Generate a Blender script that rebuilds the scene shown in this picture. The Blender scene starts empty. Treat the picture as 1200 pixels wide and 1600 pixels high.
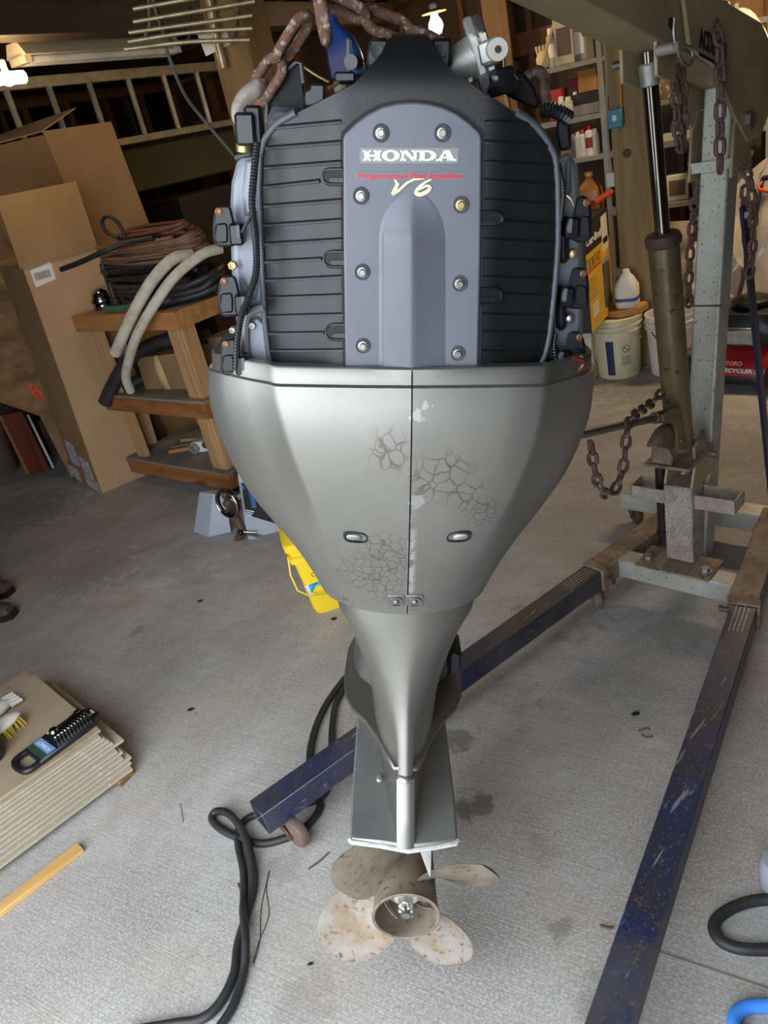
import bpy, math, random
from mathutils import Vector, Matrix
random.seed(7)
S = bpy.context.scene
COL = S.collection
# ------------------------------------------------------------------ camera
CAM_H = 1.72
FPX = 1200.0
_d = Vector((546, 2350, 1200)).normalized()          # plumb direction seen by the tilted phone (x right, y down, z forward)
_f = Vector((0, 0, 1))
_yw = (_f - _d * _f.dot(_d)).normalized()
_zw = -_d
_xw = _yw.cross(_zw)
RW = Matrix((_xw, _yw, _zw))                          # camera coords -> world
EYE = Vector((0, 0, CAM_H))
cam_data = bpy.data.cameras.new('camera')
cam = bpy.data.objects.new('camera', cam_data); COL.objects.link(cam)
cam_data.sensor_fit = 'VERTICAL'; cam_data.sensor_height = 36.0; cam_data.lens = 36.0 * FPX / 1600.0
cam_data.clip_start = 0.02
_r = RW @ Vector((1, 0, 0)); _u = RW @ Vector((0, -1, 0)); _b = RW @ Vector((0, 0, -1))
cam.matrix_world = Matrix(((_r.x, _u.x, _b.x, 0), (_r.y, _u.y, _b.y, 0), (_r.z, _u.z, _b.z, CAM_H), (0, 0, 0, 1)))
S.camera = cam
# ------------------------------------------------------------------ sky and exposure
wd = bpy.data.worlds.new('sky'); S.world = wd; wd.use_nodes = True
bg = wd.node_tree.nodes['Background']; bg.inputs[0].default_value = (0.88, 0.94, 1.0, 1); bg.inputs[1].default_value = 3.6
S.view_settings.view_transform = 'Standard'; S.view_settings.look = 'None'
S.view_settings.gamma = 1.0; S.view_settings.use_curve_mapping = False
S.view_settings.exposure = 0.92
# room axes: U runs along the shelf wall, V runs from the open door into the garage
_beta = math.radians(55.6)
U = Vector((math.sin(_beta), -math.cos(_beta), 0)); V = Vector((math.cos(_beta), math.sin(_beta), 0))
RZ = math.atan2(U.y, U.x)
DOOR_B = -0.15; DOOR_A0, DOOR_A1, DOOR_Z = -2.2, 0.25, 2.62
pl = bpy.data.lights.new('door_portal', 'AREA'); pl.shape = 'RECTANGLE'; pl.size = DOOR_A1 - DOOR_A0; pl.size_y = DOOR_Z
pl.cycles.is_portal = True
po = bpy.data.objects.new('door_portal', pl); COL.objects.link(po)
_c = U * ((DOOR_A0 + DOOR_A1) / 2) + V * DOOR_B + Vector((0, 0, DOOR_Z / 2))
po.matrix_world = Matrix(((U.x, 0, -V.x, _c.x), (U.y, 0, -V.y, _c.y), (0, 1, 0, _c.z), (0, 0, 0, 1)))
# ------------------------------------------------------------------ picture rays -> places in the garage
def ray(px, py): return RW @ Vector(((px - 600) / FPX, (py - 800) / FPX, 1.0))
def atZ(px, py, z=0.0):
    r = ray(px, py); return EYE + r * ((z - CAM_H) / r.z)
def atY(px, py, y):
    r = ray(px, py); return EYE + r * (y / r.y)
def atA(px, py, a):
    r = ray(px, py); return EYE + r * (a / r.dot(U))
def atB(px, py, b):
    r = ray(px, py); return EYE + r * (b / r.dot(V))
def rc(p): return Vector((p.dot(U), p.dot(V), p.z))
def W(a, b, z=0.0): return U * a + V * b + Vector((0, 0, z))
# ------------------------------------------------------------------ objects
def tag(o, label=None, cat=None, group=None, kind=None):
    if label: o['label'] = label
    if cat: o['category'] = cat
    if group: o['group'] = group
    if kind: o['kind'] = kind
    return o
def thing(name, label, cat, loc=(0, 0, 0), rotz=0.0, group=None):
    o = bpy.data.objects.new(name, None); COL.objects.link(o)
    o.location = loc; o.rotation_euler = (0, 0, rotz); o.empty_display_size = 0.05
    return tag(o, label, cat, group)
def rt(c): return c / 12.92 if c <= 0.04045 else ((c + 0.055) / 1.055) ** 2.4
def C(h):
    if isinstance(h, str): return tuple(rt(int(h[i:i + 2], 16) / 255) for i in (0, 2, 4)) + (1,)
    return tuple(h) + (1,)
class MB:
    def __init__(s): s.v = []; s.f = []
    def add(s, vs, fs):
        n = len(s.v); s.v += [Vector(q) for q in vs]; s.f += [tuple(i + n for i in t) for t in fs]; return s
    def box(s, c, d, M=None):
        c = Vector(c); vs = []
        for z in (-.5, .5):
            for x, y in ((-.5, -.5), (.5, -.5), (.5, .5), (-.5, .5)):
                p = Vector((x * d[0], y * d[1], z * d[2])); vs.append(c + (M @ p if M else p))
        return s.add(vs, [(3, 2, 1, 0), (4, 5, 6, 7), (0, 1, 5, 4), (1, 2, 6, 5), (2, 3, 7, 6), (3, 0, 4, 7)])
    def bx(s, x0, x1, y0, y1, z0, z1): return s.box(((x0 + x1) / 2, (y0 + y1) / 2, (z0 + z1) / 2), (abs(x1 - x0), abs(y1 - y0), abs(z1 - z0)))
    def bar(s, p0, p1, w, h, up=(0, 0, 1)):
        p0 = Vector(p0); p1 = Vector(p1); d = p1 - p0; L = d.length; d.normalize()
        sd = Vector(up).cross(d)
        if sd.length < 1e-5: sd = Vector((1, 0, 0)).cross(d)
        sd.normalize(); u = d.cross(sd)
        M = Matrix((d, sd, u)).transposed()
        return s.box((p0 + p1) / 2, (L, w, h), M)
    def loft(s, rings, cap0=True, cap1=True, closed=True):
        n = len(rings[0]); vs = [p for r in rings for p in r]; fs = []
        for i in range(len(rings) - 1):
            for j in range(n if closed else n - 1):
                k = (j + 1) % n
                fs.append((i * n + j, i * n + k, (i + 1) * n + k, (i + 1) * n + j))
        if closed and cap0: fs.append(tuple(range(n - 1, -1, -1)))
        if closed and cap1: fs.append(tuple((len(rings) - 1) * n + j for j in range(n)))
        return s.add(vs, fs)
    def grid(s, rows): return s.loft(rows, False, False, False)
    def cyl(s, p0, p1, r0, r1=None, n=16, cap=True):
        if r1 is None: r1 = r0
        p0 = Vector(p0); p1 = Vector(p1); d = (p1 - p0).normalized()
        a = d.orthogonal().normalized(); b = d.cross(a); rr = []
        for p, r in ((p0, r0), (p1, r1)):
            rr.append([p + (a * math.cos(2 * math.pi * i / n) + b * math.sin(2 * math.pi * i / n)) * r for i in range(n)])
        return s.loft(rr, cap, cap)
    def lathe(s, prof, p, axis=(0, 0, 1), n=24, cap=True):
        p = Vector(p); d = Vector(axis).normalized(); a = d.orthogonal().normalized(); b = d.cross(a)
        rr = [[p + d * z + (a * math.cos(2 * math.pi * i / n) + b * math.sin(2 * math.pi * i / n)) * max(r, 1e-4) for i in range(n)] for r, z in prof]
        return s.loft(rr, cap, cap)
    def tube(s, pts, r, n=8, closed=False, flat=1.0):
        pts = [Vector(p) for p in pts]; m = len(pts)
        rs = r if isinstance(r, (list, tuple)) else [r] * m
        tg = []
        for i in range(m):
            if closed: t = pts[(i + 1) % m] - pts[i - 1]
            else: t = pts[min(i + 1, m - 1)] - pts[max(i - 1, 0)]
            tg.append(t.normalized() if t.length > 1e-9 else Vector((0, 0, 1)))
        a = tg[0].orthogonal().normalized(); rr = []
        for i in range(m):
            a = (a - tg[i] * a.dot(tg[i]))
            a = a.normalized() if a.length > 1e-6 else tg[i].orthogonal().normalized()
            b = tg[i].cross(a)
            rr.append([pts[i] + (a * math.cos(2 * math.pi * k / n) + b * math.sin(2 * math.pi * k / n) * flat) * rs[i] for k in range(n)])
        if closed:
            rr.append(rr[0]); return s.loft(rr, False, False)
        return s.loft(rr, True, True)
    def prism(s, poly, fn, t0, t1):
        n = len(poly); vs = [fn(u, v, t0) for u, v in poly] + [fn(u, v, t1) for u, v in poly]
        fs = [tuple(range(n - 1, -1, -1)), tuple(range(n, 2 * n))] + [(i, (i + 1) % n, n + (i + 1) % n, n + i) for i in range(n)]
        return s.add(vs, fs)
    def ball(s, c, r, n=12, sc=(1, 1, 1)):
        c = Vector(c); rings = []
        for i in range(n // 2 + 1):
            th = math.pi * i / (n // 2); rr = max(math.sin(th), 1e-3)
            rings.append([c + Vector((r * sc[0] * rr * math.cos(2 * math.pi * k / n), r * sc[1] * rr * math.sin(2 * math.pi * k / n), -r * sc[2] * math.cos(th))) for k in range(n)])
        return s.loft(rings)
    def mesh(s, name, smooth=35, off=None):
        import bmesh
        me = bpy.data.meshes.new(name)
        o = Vector(off) if off is not None else Vector((0, 0, 0))
        me.from_pydata([tuple(q - o) for q in s.v], [], s.f); me.update()
        bm = bmesh.new(); bm.from_mesh(me); bmesh.ops.recalc_face_normals(bm, faces=bm.faces[:]); bm.to_mesh(me); bm.free()
        if smooth:
            for p in me.polygons: p.use_smooth = True
            me.set_sharp_from_angle(angle=math.radians(smooth))
        return me
    def build(s, name, mat, parent=None, smooth=35, bev=0, off=None, label=None, seg=1, solid=0):
        o = bpy.data.objects.new(name, s.mesh(name, smooth, off)); COL.objects.link(o)
        o.data.materials.append(mat)
        if parent: o.parent = parent
        if solid:
            m = o.modifiers.new('solid', 'SOLIDIFY'); m.thickness = solid; m.offset = 0
        if bev:
            m = o.modifiers.new('bevel', 'BEVEL'); m.width = bev; m.segments = seg; m.limit_method = 'ANGLE'; m.angle_limit = math.radians(40); m.use_clamp_overlap = True
            m.harden_normals = False
        if label: o['label'] = label
        return o
def solo(mb, name, mat, label, cat, loc=(0, 0, 0), rotz=0.0, group=None, **k):
    o = mb.build(name, mat, **k); o.location = loc; o.rotation_euler = (0, 0, rotz); return tag(o, label, cat, group)
def catmull(P, k=8, closed=False):
    P = [Vector(p) for p in P]; n = len(P); out = []
    rng = n if closed else n - 1
    for i in range(rng):
        p0 = P[(i - 1) % n] if closed or i > 0 else P[0] * 2 - P[1]
        p1 = P[i]; p2 = P[(i + 1) % n]
        p3 = P[(i + 2) % n] if closed or i + 2 < n else P[-1] * 2 - P[-2]
        for j in range(k):
            t = j / k
            out.append(0.5 * ((2 * p1) + (p2 - p0) * t + (2 * p0 - 5 * p1 + 4 * p2 - p3) * t * t + (3 * p1 - p0 - 3 * p2 + p3) * t ** 3))
    if not closed: out.append(P[-1].copy())
    return out
def interp(x, tab):
    if x <= tab[0][0]: return tab[0][1]
    for (x0, y0), (x1, y1) in zip(tab, tab[1:]):
        if x <= x1: return y0 + (y1 - y0) * (x - x0) / (x1 - x0)
    return tab[-1][1]
def sinterp(x, tab):   # smooth (cubic) table
    if x <= tab[0][0]: return tab[0][1]
    if x >= tab[-1][0]: return tab[-1][1]
    n = len(tab)
    sl = []
    for i in range(n):
        a = tab[max(i - 1, 0)]; b = tab[min(i + 1, n - 1)]; sl.append((b[1] - a[1]) / (b[0] - a[0]))
    for i in range(n - 1):
        if x <= tab[i + 1][0]:
            h = tab[i + 1][0] - tab[i][0]; t = (x - tab[i][0]) / h
            return (2 * t ** 3 - 3 * t * t + 1) * tab[i][1] + (t ** 3 - 2 * t * t + t) * h * sl[i] + (-2 * t ** 3 + 3 * t * t) * tab[i + 1][1] + (t ** 3 - t * t) * h * sl[i + 1]
def text_mb(txt, size, fn, depth=0.0006, shear=0.0, bold=0.0, space=1.0, fit=None):
    """flat print: the outlines of the built-in font, centred at 0,0, sent through fn(u, v, w)"""
    cu = bpy.data.curves.new('t', 'FONT'); cu.body = txt; cu.size = size; cu.extrude = depth; cu.shear = shear
    cu.offset = bold; cu.space_character = space; cu.align_x = 'CENTER'; cu.align_y = 'CENTER'; cu.resolution_u = 3
    ob = bpy.data.objects.new('t', cu); COL.objects.link(ob)
    dg = bpy.context.evaluated_depsgraph_get(); me = bpy.data.meshes.new_from_object(ob.evaluated_get(dg))
    xs = [q.co.x for q in me.vertices]; k = 1.0
    if fit and xs: k = fit / (max(xs) - min(xs))
    mb = MB(); mb.add([fn(q.co.x * k, q.co.y, q.co.z + depth) for q in me.vertices], [tuple(p.vertices) for p in me.polygons])
    bpy.data.objects.remove(ob); bpy.data.curves.remove(cu); bpy.data.meshes.remove(me)
    return mb
def plane_fn(o, ux, uy, un):
    o = Vector(o); ux = Vector(ux).normalized(); uy = Vector(uy).normalized(); un = Vector(un).normalized()
    return lambda u, v, w: o + ux * u + uy * v + un * w
# ------------------------------------------------------------------ materials (procedural, object coordinates)
def nd(nt, t, **k):
    n = nt.nodes.new(t)
    for a, b in k.items(): setattr(n, a, b)
    return n
def base(name):
    m = bpy.data.materials.new(name); m.use_nodes = True; nt = m.node_tree
    b = nt.nodes['Principled BSDF']; tc = nd(nt, 'ShaderNodeTexCoord')
    return m, nt, b, tc.outputs['Object']
def noise(nt, vec, scale, detail=4, rough=.6, stretch=None):
    if stretch:
        mp = nd(nt, 'ShaderNodeMapping'); mp.inputs['Scale'].default_value = stretch; nt.links.new(vec, mp.inputs[0]); vec = mp.outputs[0]
    n = nd(nt, 'ShaderNodeTexNoise'); n.inputs['Scale'].default_value = scale; n.inputs['Detail'].default_value = detail; n.inputs['Roughness'].default_value = rough
    nt.links.new(vec, n.inputs['Vector']); return n.outputs['Fac']
def ramp(nt, fac, lo, hi):
    r = nd(nt, 'ShaderNodeMapRange'); r.inputs[1].default_value = lo; r.inputs[2].default_value = hi; nt.links.new(fac, r.inputs[0]); return r.outputs[0]
def mixc(nt, fac, a, b):
    m = nd(nt, 'ShaderNodeMix', data_type='RGBA')
    if isinstance(fac, float): m.inputs[0].default_value = fac
    else: nt.links.new(fac, m.inputs[0])
    for s, q in ((6, a), (7, b)):
        if isinstance(q, tuple): m.inputs[s].default_value = q
        else: nt.links.new(q, m.inputs[s])
    return m.outputs[2]
def math_(nt, op, a, b):
    m = nd(nt, 'ShaderNodeMath', operation=op)
    for i, q in enumerate((a, b)):
        if isinstance(q, (int, float)): m.inputs[i].default_value = q
        else: nt.links.new(q, m.inputs[i])
    return m.outputs[0]
def bump(nt, b, h, strength, dist=.002):
    n = nd(nt, 'ShaderNodeBump'); n.inputs['Strength'].default_value = strength; n.inputs['Distance'].default_value = dist
    nt.links.new(h, n.inputs['Height']); nt.links.new(n.outputs[0], b.inputs['Normal'])
def mat(name, c1, rough=.5, metal=0.0, c2=None, scale=12, lo=.35, hi=.7, c3=None, s3=60, lo3=.6, hi3=.72, bmp=0.0, bs=80, coat=0.0, stretch=None, emit=None, trans=0.0, spec=None, alpha=None):
    m, nt, b, vec = base(name)
    b.inputs['Roughness'].default_value = rough; b.inputs['Metallic'].default_value = metal
    if coat: b.inputs['Coat Weight'].default_value = coat; b.inputs['Coat Roughness'].default_value = .15
    if spec is not None: b.inputs['Specular IOR Level'].default_value = spec
    col = C(c1)
    if c2: col = mixc(nt, ramp(nt, noise(nt, vec, scale, stretch=stretch), lo, hi), col, C(c2))
    if c3: col = mixc(nt, ramp(nt, noise(nt, vec, s3, 5), lo3, hi3), col, C(c3))
    if isinstance(col, tuple): b.inputs['Base Color'].default_value = col
    else: nt.links.new(col, b.inputs['Base Color'])
    if bmp: bump(nt, b, noise(nt, vec, bs, stretch=stretch), bmp)
    if emit: b.inputs['Emission Color'].default_value = C(emit[0]); b.inputs['Emission Strength'].default_value = emit[1]
    if trans: b.inputs['Transmission Weight'].default_value = trans
    if alpha is not None: b.inputs['Alpha'].default_value = alpha
    return m
def wood(name, c1, c2, axis=0, scale=9, rough=.65, knots=True, bmp=.25):
    m, nt, b, vec = base(name); b.inputs['Roughness'].default_value = rough
    st = [1.0, 1.0, 1.0]; st[axis] = .09
    g = noise(nt, vec, scale * 3, 5, .65, tuple(st)); g2 = noise(nt, vec, scale * .6, 3, .5, tuple(st))
    col = mixc(nt, ramp(nt, g, .35, .68), C(c1), C(c2))
    col = mixc(nt, math_(nt, 'MULTIPLY', ramp(nt, g2, .5, .8), .5), col, C(c2))
    if knots:
        kn = ramp(nt, noise(nt, vec, scale * .55, 1, .4, tuple([1, 1, 1] if False else [.6 if i == axis else 1.2 for i in range(3)])), .70, .78)
        dk = tuple(x * .35 for x in C(c2)[:3]) + (1,)
        col = mixc(nt, kn, col, dk)
    nt.links.new(col, b.inputs['Base Color']); bump(nt, b, g, bmp, .0015); return m
def card(name, c1, c2):
    m, nt, b, vec = base(name); b.inputs['Roughness'].default_value = .85
    n = noise(nt, vec, 3.0, 5); fl = noise(nt, vec, 120, 2)
    col = mixc(nt, ramp(nt, n, .35, .7), C(c1), C(c2))
    nt.links.new(col, b.inputs['Base Color']); bump(nt, b, fl, .08, .001); return m
M = {}
M['silver'] = None
M['black_plastic'] = mat('black_plastic', '1b1c1f', .45, c2='161719', scale=6, bmp=.15, bs=400)
M['black'] = mat('black', '15161a', .38, c2='1e2024', scale=9)
M['black_gloss'] = mat('black_gloss', '0b0c0e', .32)
M['rubber'] = mat('rubber', '1d1e20', .55, c2='2c2c2c', scale=14, bmp=.1)
M['seal'] = mat('seal', '4a4f57', .5)
M['engine_grey'] = mat('engine_grey', '848b96', .45, .15, c2='767d88', scale=5, c3='5f656e', s3=30, lo3=.68, hi3=.8)
M['panel_grey'] = mat('panel_grey', '626771', .4, .2, c2='5a5f68', scale=4, c3='666b72', s3=55, lo3=.70, hi3=.76)
M['steel'] = mat('steel', 'a19f9a', .36, .9, c2='7d7b76', scale=20)
M['dull_steel'] = mat('dull_steel', '9a9a98', .45, .8, c2='6f6c66', scale=14, c3='5a4636', s3=22, lo3=.64, hi3=.8)
M['cast'] = mat('cast', '9a9c9a', .5, .6, c2='b4b5b1', scale=30, bmp=.4, bs=90)
M['rust'] = mat('rust', '6e4f3f', .85, .1, c2='4a3226', scale=60, lo=.35, hi=.65, c3='94887f', s3=110, lo3=.52, hi3=.64, bmp=.5, bs=160)
M['rust_grey'] = mat('rust_grey', '7a6258', .65, .4, c2='54392f', scale=30, lo=.35, hi=.7, c3='8e8d8c', s3=70, lo3=.55, hi3=.68, bmp=.4, bs=160)
M['hook'] = mat('hook', '9b948b', .6, .35, c2='7d5f50', scale=45, lo=.5, hi=.65, c3='b8b3ab', s3=90, bmp=.4)
M['white'] = mat('white', 'e6e6e2', .5)
M['white_dirty'] = mat('white_dirty', 'dcdad2', .55, c2='b5afa2', scale=6, lo=.5, hi=.8)
M['copper'] = mat('copper', '7d5a42', .45, .7)
M['brass'] = mat('brass', 'a8966a', .4, .8)
M['dark'] = mat('dark', '0c0c0d', .7)
M['sticker_grey'] = mat('sticker_grey', '7d7f7d', .4)
M['print_white'] = mat('print_white', 'eceef2', .4)
M['print_red'] = mat('print_red', 'c0202c', .4)
M['print_cream'] = mat('print_cream', 'e3dfae', .4)
M['print_black'] = mat('print_black', '141414', .5)
M['cream'] = mat('cream', 'd8cfa4', .6)
M['wire_white'] = mat('wire_white', 'd9d5cb', .5)
# ------------------------------------------------------------------ the garage itself
def floor_mat():
    m, nt, b, vec = base('concrete')
    st = nd(nt, 'ShaderNodeMapping'); st.inputs['Rotation'].default_value = (0, 0, .12); st.inputs['Scale'].default_value = (.014, 1, 1); nt.links.new(vec, st.inputs[0])
    br = nd(nt, 'ShaderNodeTexNoise'); br.inputs['Scale'].default_value = 260; br.inputs['Detail'].default_value = 5; br.inputs['Roughness'].default_value = .6; nt.links.new(st.outputs[0], br.inputs[0])
    big = noise(nt, vec, 1.6, 6, .62); mid = noise(nt, vec, 6.5, 6, .65); fine = noise(nt, vec, 140, 3, .7); spk = noise(nt, vec, 48, 4, .6)
    col = mixc(nt, ramp(nt, big, .36, .64), C('8d8a88'), C('b6b5b4'))
    col = mixc(nt, math_(nt, 'MULTIPLY', ramp(nt, mid, .42, .70), .7), col, C('86817a'))
    pit = noise(nt, vec, 75, 5, .7)
    col = mixc(nt, math_(nt, 'MULTIPLY', ramp(nt, pit, .56, .68), .5), col, C('6f6a62'))
    col = mixc(nt, math_(nt, 'MULTIPLY', ramp(nt, br.outputs['Fac'], .44, .62), .34), col, C('7d776e'))
    col = mixc(nt, math_(nt, 'MULTIPLY', ramp(nt, fine, .45, .65), .45), col, C('d2d0cc'))
    col = mixc(nt, math_(nt, 'MULTIPLY', ramp(nt, spk, .69, .73), .75), col, C('5a544c'))
    # tan water stains
    tan = noise(nt, vec, 2.3, 4, .55)
    col = mixc(nt, math_(nt, 'MULTIPLY', ramp(nt, tan, .55, .72), .35), col, C('a09173'))
    # oil and water spots and broad darker patches, each with its own ragged outline
    wob = nd(nt, 'ShaderNodeTexNoise'); wob.inputs['Scale'].default_value = 20; wob.inputs['Detail'].default_value = 6; nt.links.new(vec, wob.inputs[0])
    spots = [((718, 1152), .055, .8), ((742, 1258), .055, .85), ((865, 1450), .035, .6), ((455, 1352), .06, .35), ((300, 905), .12, .25), ((215, 985), .035, .5),
             ((880, 960), .16, .35), ((560, 1130), .02, .5), ((305, 1115), .012, .7), ((1060, 980), .12, .3), ((800, 1085), .09, .3), ((1010, 600), .35, .4), ((1160, 700), .3, .3),
             ((930, 1560), .05, .4), ((480, 1560), .07, .25), ((840, 1330), .05, .25), ((150, 890), .25, .3), ((60, 800), .3, .4)]
    for (px, py), r, k in spots:
        p = rc(atZ(px, py))
        mp = nd(nt, 'ShaderNodeVectorMath', operation='SUBTRACT'); nt.links.new(vec, mp.inputs[0]); mp.inputs[1].default_value = (p.x, p.y, 0)
        ln = nd(nt, 'ShaderNodeVectorMath', operation='LENGTH'); nt.links.new(mp.outputs[0], ln.inputs[0])
        dd = math_(nt, 'ADD', ln.outputs['Value'], math_(nt, 'MULTIPLY', math_(nt, 'SUBTRACT', wob.outputs['Fac'], .5), r * 3.2))
        fac = math_(nt, 'MULTIPLY', ramp(nt, dd, r * 1.1, r * .6), k * .8)
        col = mixc(nt, fac, col, C('5b564d'))
    nt.links.new(col, b.inputs['Base Color']); b.inputs['Roughness'].default_value = .72
    h = math_(nt, 'ADD', math_(nt, 'MULTIPLY', br.outputs['Fac'], 1.0), math_(nt, 'MULTIPLY', fine, .35))
    bump(nt, b, h, .35, .003); return m
M['concrete'] = floor_mat()
M['wall_wood'] = wood('wall_wood', '5a4632', '3f3021', 2, 5)
M['wall_dark'] = wood('wall_dark', '42352a', '2c231b', 0, 4)
M['ceiling_wood'] = wood('ceiling_wood', '4a3a2b', '33271c', 1, 5)
M['stud_wood'] = wood('stud_wood', '8a5d38', '6a4527', 2, 8)
M['post_wood'] = wood('post_wood', '9c8458', '7d6740', 2, 7)
M['post_wood2'] = wood('post_wood2', '97754a', '7a5c37', 2, 7)
M['frame_wood'] = wood('frame_wood', '6b4526', '4a2c17', 0, 8)
M['night_glass'] = mat('night_glass', '07080a', .08, spec=.5)
def struct(mb, name, mt, rot=True, **k):
    o = mb.build(name, mt, **k); o['kind'] = 'structure'
    if rot: o.rotation_euler = (0, 0, RZ)
    return o
A0, A1, B1, CZ = -6.2, 4.6, 7.3, 2.72
floor = struct(MB().bx(-14, 14, -12, B1 + .2, -.2, 0), 'floor', M['concrete'], smooth=0)
# saw-cut joint is a shallow groove line: a thin dark strip of sealant lying in the slab
_j = rc(atZ(1040, 1490)); jl = MB().bx(_j.x - .1, 3.5, _j.y - .0025, _j.y + .0025, -.003, .0006)
joint = jl.build('joint_seal', mat('joint_grey', '77726a', .9), floor)
wl = struct(MB().bx(A0 - .15, A0, DOOR_B - .15, B1, 0, CZ), 'wall_left', M['wall_dark'], smooth=0)
wb = struct(MB().bx(A0 - .15, A1 + .15, B1, B1 + .15, 0, CZ), 'wall_back', M['wall_wood'], smooth=0)
wr = struct(MB().bx(A1, A1 + .15, DOOR_B - .15, B1, 0, CZ), 'wall_right', M['wall_wood'], smooth=0)
wf = struct(MB().bx(A0, DOOR_A0, DOOR_B - .15, DOOR_B, 0, CZ).bx(DOOR_A1, A1, DOOR_B - .15, DOOR_B, 0, CZ).bx(DOOR_A0, DOOR_A1, DOOR_B - .15, DOOR_B, DOOR_Z, CZ), 'wall_front', M['wall_wood'], smooth=0)
cl = struct(MB().bx(A0 - .15, A1 + .15, DOOR_B - .15, B1 + .15, CZ, CZ + .15), 'ceiling', M['ceiling_wood'], smooth=0)
jm = MB().bx(A0, A1, -.022, .022, CZ - .19, CZ).mesh('joist', 0); jm.materials.append(M['ceiling_wood'])
for i in range(13):
    o = bpy.data.objects.new('joist', jm); COL.objects.link(o); o.parent = cl; o.location = (0, -.6 + i * .62, 0)
sm = MB().bx(-.022, .022, B1 - .09, B1, 0, CZ - .19).mesh('stud', 0); sm.materials.append(M['stud_wood'])
for i in range(17):
    o = bpy.data.objects.new('stud', sm); COL.objects.link(o); o.parent = wb; o.location = (A0 + .3 + i * .58, 0, 0)
MB().bx(A0, A1, B1 - .13, B1 - .09, 1.95, 2.12).build('girt', M['stud_wood'], wb)
sm2 = MB().bx(A0, A0 + .09, -.022, .022, 0, CZ - .19).mesh('stud', 0); sm2.materials.append(M['wall_dark'])
for i in range(9):
    o = bpy.data.objects.new('stud', sm2); COL.objects.link(o); o.parent = wl; o.location = (0, 1.2 + i * .72, 0)
# row of small dark panes high in the left wall
win = struct(MB().bx(A0 + .005, A0 + .02, 3.6, 6.9, 2.0, 2.42), 'window_1', M['wall_dark'], smooth=0)
MB().bx(A0 + .02, A0 + .13, 3.55, 6.95, 2.42, 2.50).build('window_frame', M['frame_wood'], win)
MB().bx(A0 + .02, A0 + .13, 3.55, 6.95, 1.95, 2.02).build('window_sill', M['frame_wood'], win)
for i in range(8):
    y = 3.6 + i * .465
    MB().bx(A0 + .02, A0 + .11, y, y + .06, 2.02, 2.42).build('mullion', M['frame_wood'], win)
    if i < 7: MB().bx(A0 + .03, A0 + .035, y + .06, y + .465, 2.02, 2.42).build('pane', M['night_glass'], win)
# heavy header beam under the ceiling
hb = struct(MB().bx(-3.46, -3.30, .2, 6.6, 2.39, CZ - .19), 'trim_1', M['ceiling_wood'], bev=.004)
# posts
def post(px, py, y, w, label, mt):
    p = atY(px, py, y)                      # the post's left edge
    q = rc(p)
    t = thing('wooden_post', label, 'post', W(q.x + w / 2, q.y + w / 2, 0), RZ)
    MB().bx(-w / 2, w / 2, -w / 2, w / 2, 0, 2.53).build('timber', mt, t, bev=.006)
    return t, q
lp, lq = post(352, 160, 4.1, .205, 'thick timber post behind the outboard motor and the wall antenna', M['post_wood2'])
rp, rq = post(956, 230, 4.75, .205, 'thick timber post carrying the blue electrical box', M['post_wood'])
# scar and knot on the right post
MB().lathe([(.0, -.002), (.022, -.001), (.026, .0)], (-.02, -.1035, 1.27), (0, -1, 0), 14).build('knot', mat('knot', '6b4d2c', .7, c2='4d3520', scale=60), rp)
eb = thing('electrical_box', 'blue plastic electrical box with white switch on the timber post', 'electrical box', rp.matrix_basis @ Vector((-.062, -.106, 1.46)), RZ)
MB().bx(-.038, .038, -.06, 0, -.045, .05).build('body', mat('box_blue', '2f7f9c', .45), eb, bev=.004)
MB().bx(-.012, .012, -.064, -.060, -.008, .022).build('switch', M['white'], eb, bev=.002)
for z in (-.06, .058): MB().bx(-.008, .012, -.03, -.01, min(z, 0), max(z, 0)).build('tab', bpy.data.materials['box_blue'], eb)
MB().tube(catmull([(.03, -.014, .05), (.032, -.014, .25), (.028, -.014, .5), (.03, -.014, .8)], 5), .008, 6).build('yellow_cable', mat('cable_yellow', 'c99a2c', .5), eb, label='yellow cable')
cd = thing('conduit', 'thin grey conduit running down beside the timber post', 'conduit', rp.matrix_basis @ Vector((-.16, .08, 0)), RZ)
MB().tube(catmull([(0, 0, 1.95), (.01, 0, 1.7), (-.01, 0, 1.4), (0.0, 0, 1.15)], 6), .009, 6).build('tube', mat('conduit_grey', 'a5a49c', .5), cd)
MB().bx(-.03, .03, -.02, .02, 1.08, 1.16).build('end_box', M['white_dirty'], cd, bev=.004)
# ------------------------------------------------------------------ outboard motor, hanging askew from its chain
# MX: the motor's own upright frame with the eye at its origin (x right, y away, z along the motor)
_p = math.atan2(1200, math.hypot(546, 2350))
_cp, _sp = math.cos(_p), math.sin(_p)
def lp(px, py, Y):
    xc = (px - 600) / FPX; yc = (py - 800) / FPX
    t = Y / (_cp - yc * _sp); return Vector((xc * t, Y, (-_sp - _cp * yc) * t))
def lz(px, py, Z):
    xc = (px - 600) / FPX; yc = (py - 800) / FPX
    t = Z / (-_sp - _cp * yc); return Vector((xc * t, (_cp - yc * _sp) * t, Z))
def lproj(p):
    zc = p[1] * _cp - p[2] * _sp; yc = -p[1] * _sp - p[2] * _cp
    return 600 + FPX * p[0] / zc, 800 + FPX * yc / zc
ML = Matrix(((1, 0, 0), (0, -_sp, _cp), (0, -_cp, -_sp)))
MO = Vector((.042, 1.25, -1.70))
mot = bpy.data.objects.new('outboard_motor', None); COL.objects.link(mot)
tag(mot, 'grey outboard motor hanging from the rusty chain with its top cover off', 'outboard motor')
_mr = (RW @ ML.transposed())
mot.matrix_basis = Matrix.Translation(EYE + _mr @ MO) @ _mr.to_4x4()
def m2w(p): return EYE + _mr @ Vector(p)
X0 = .042
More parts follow.
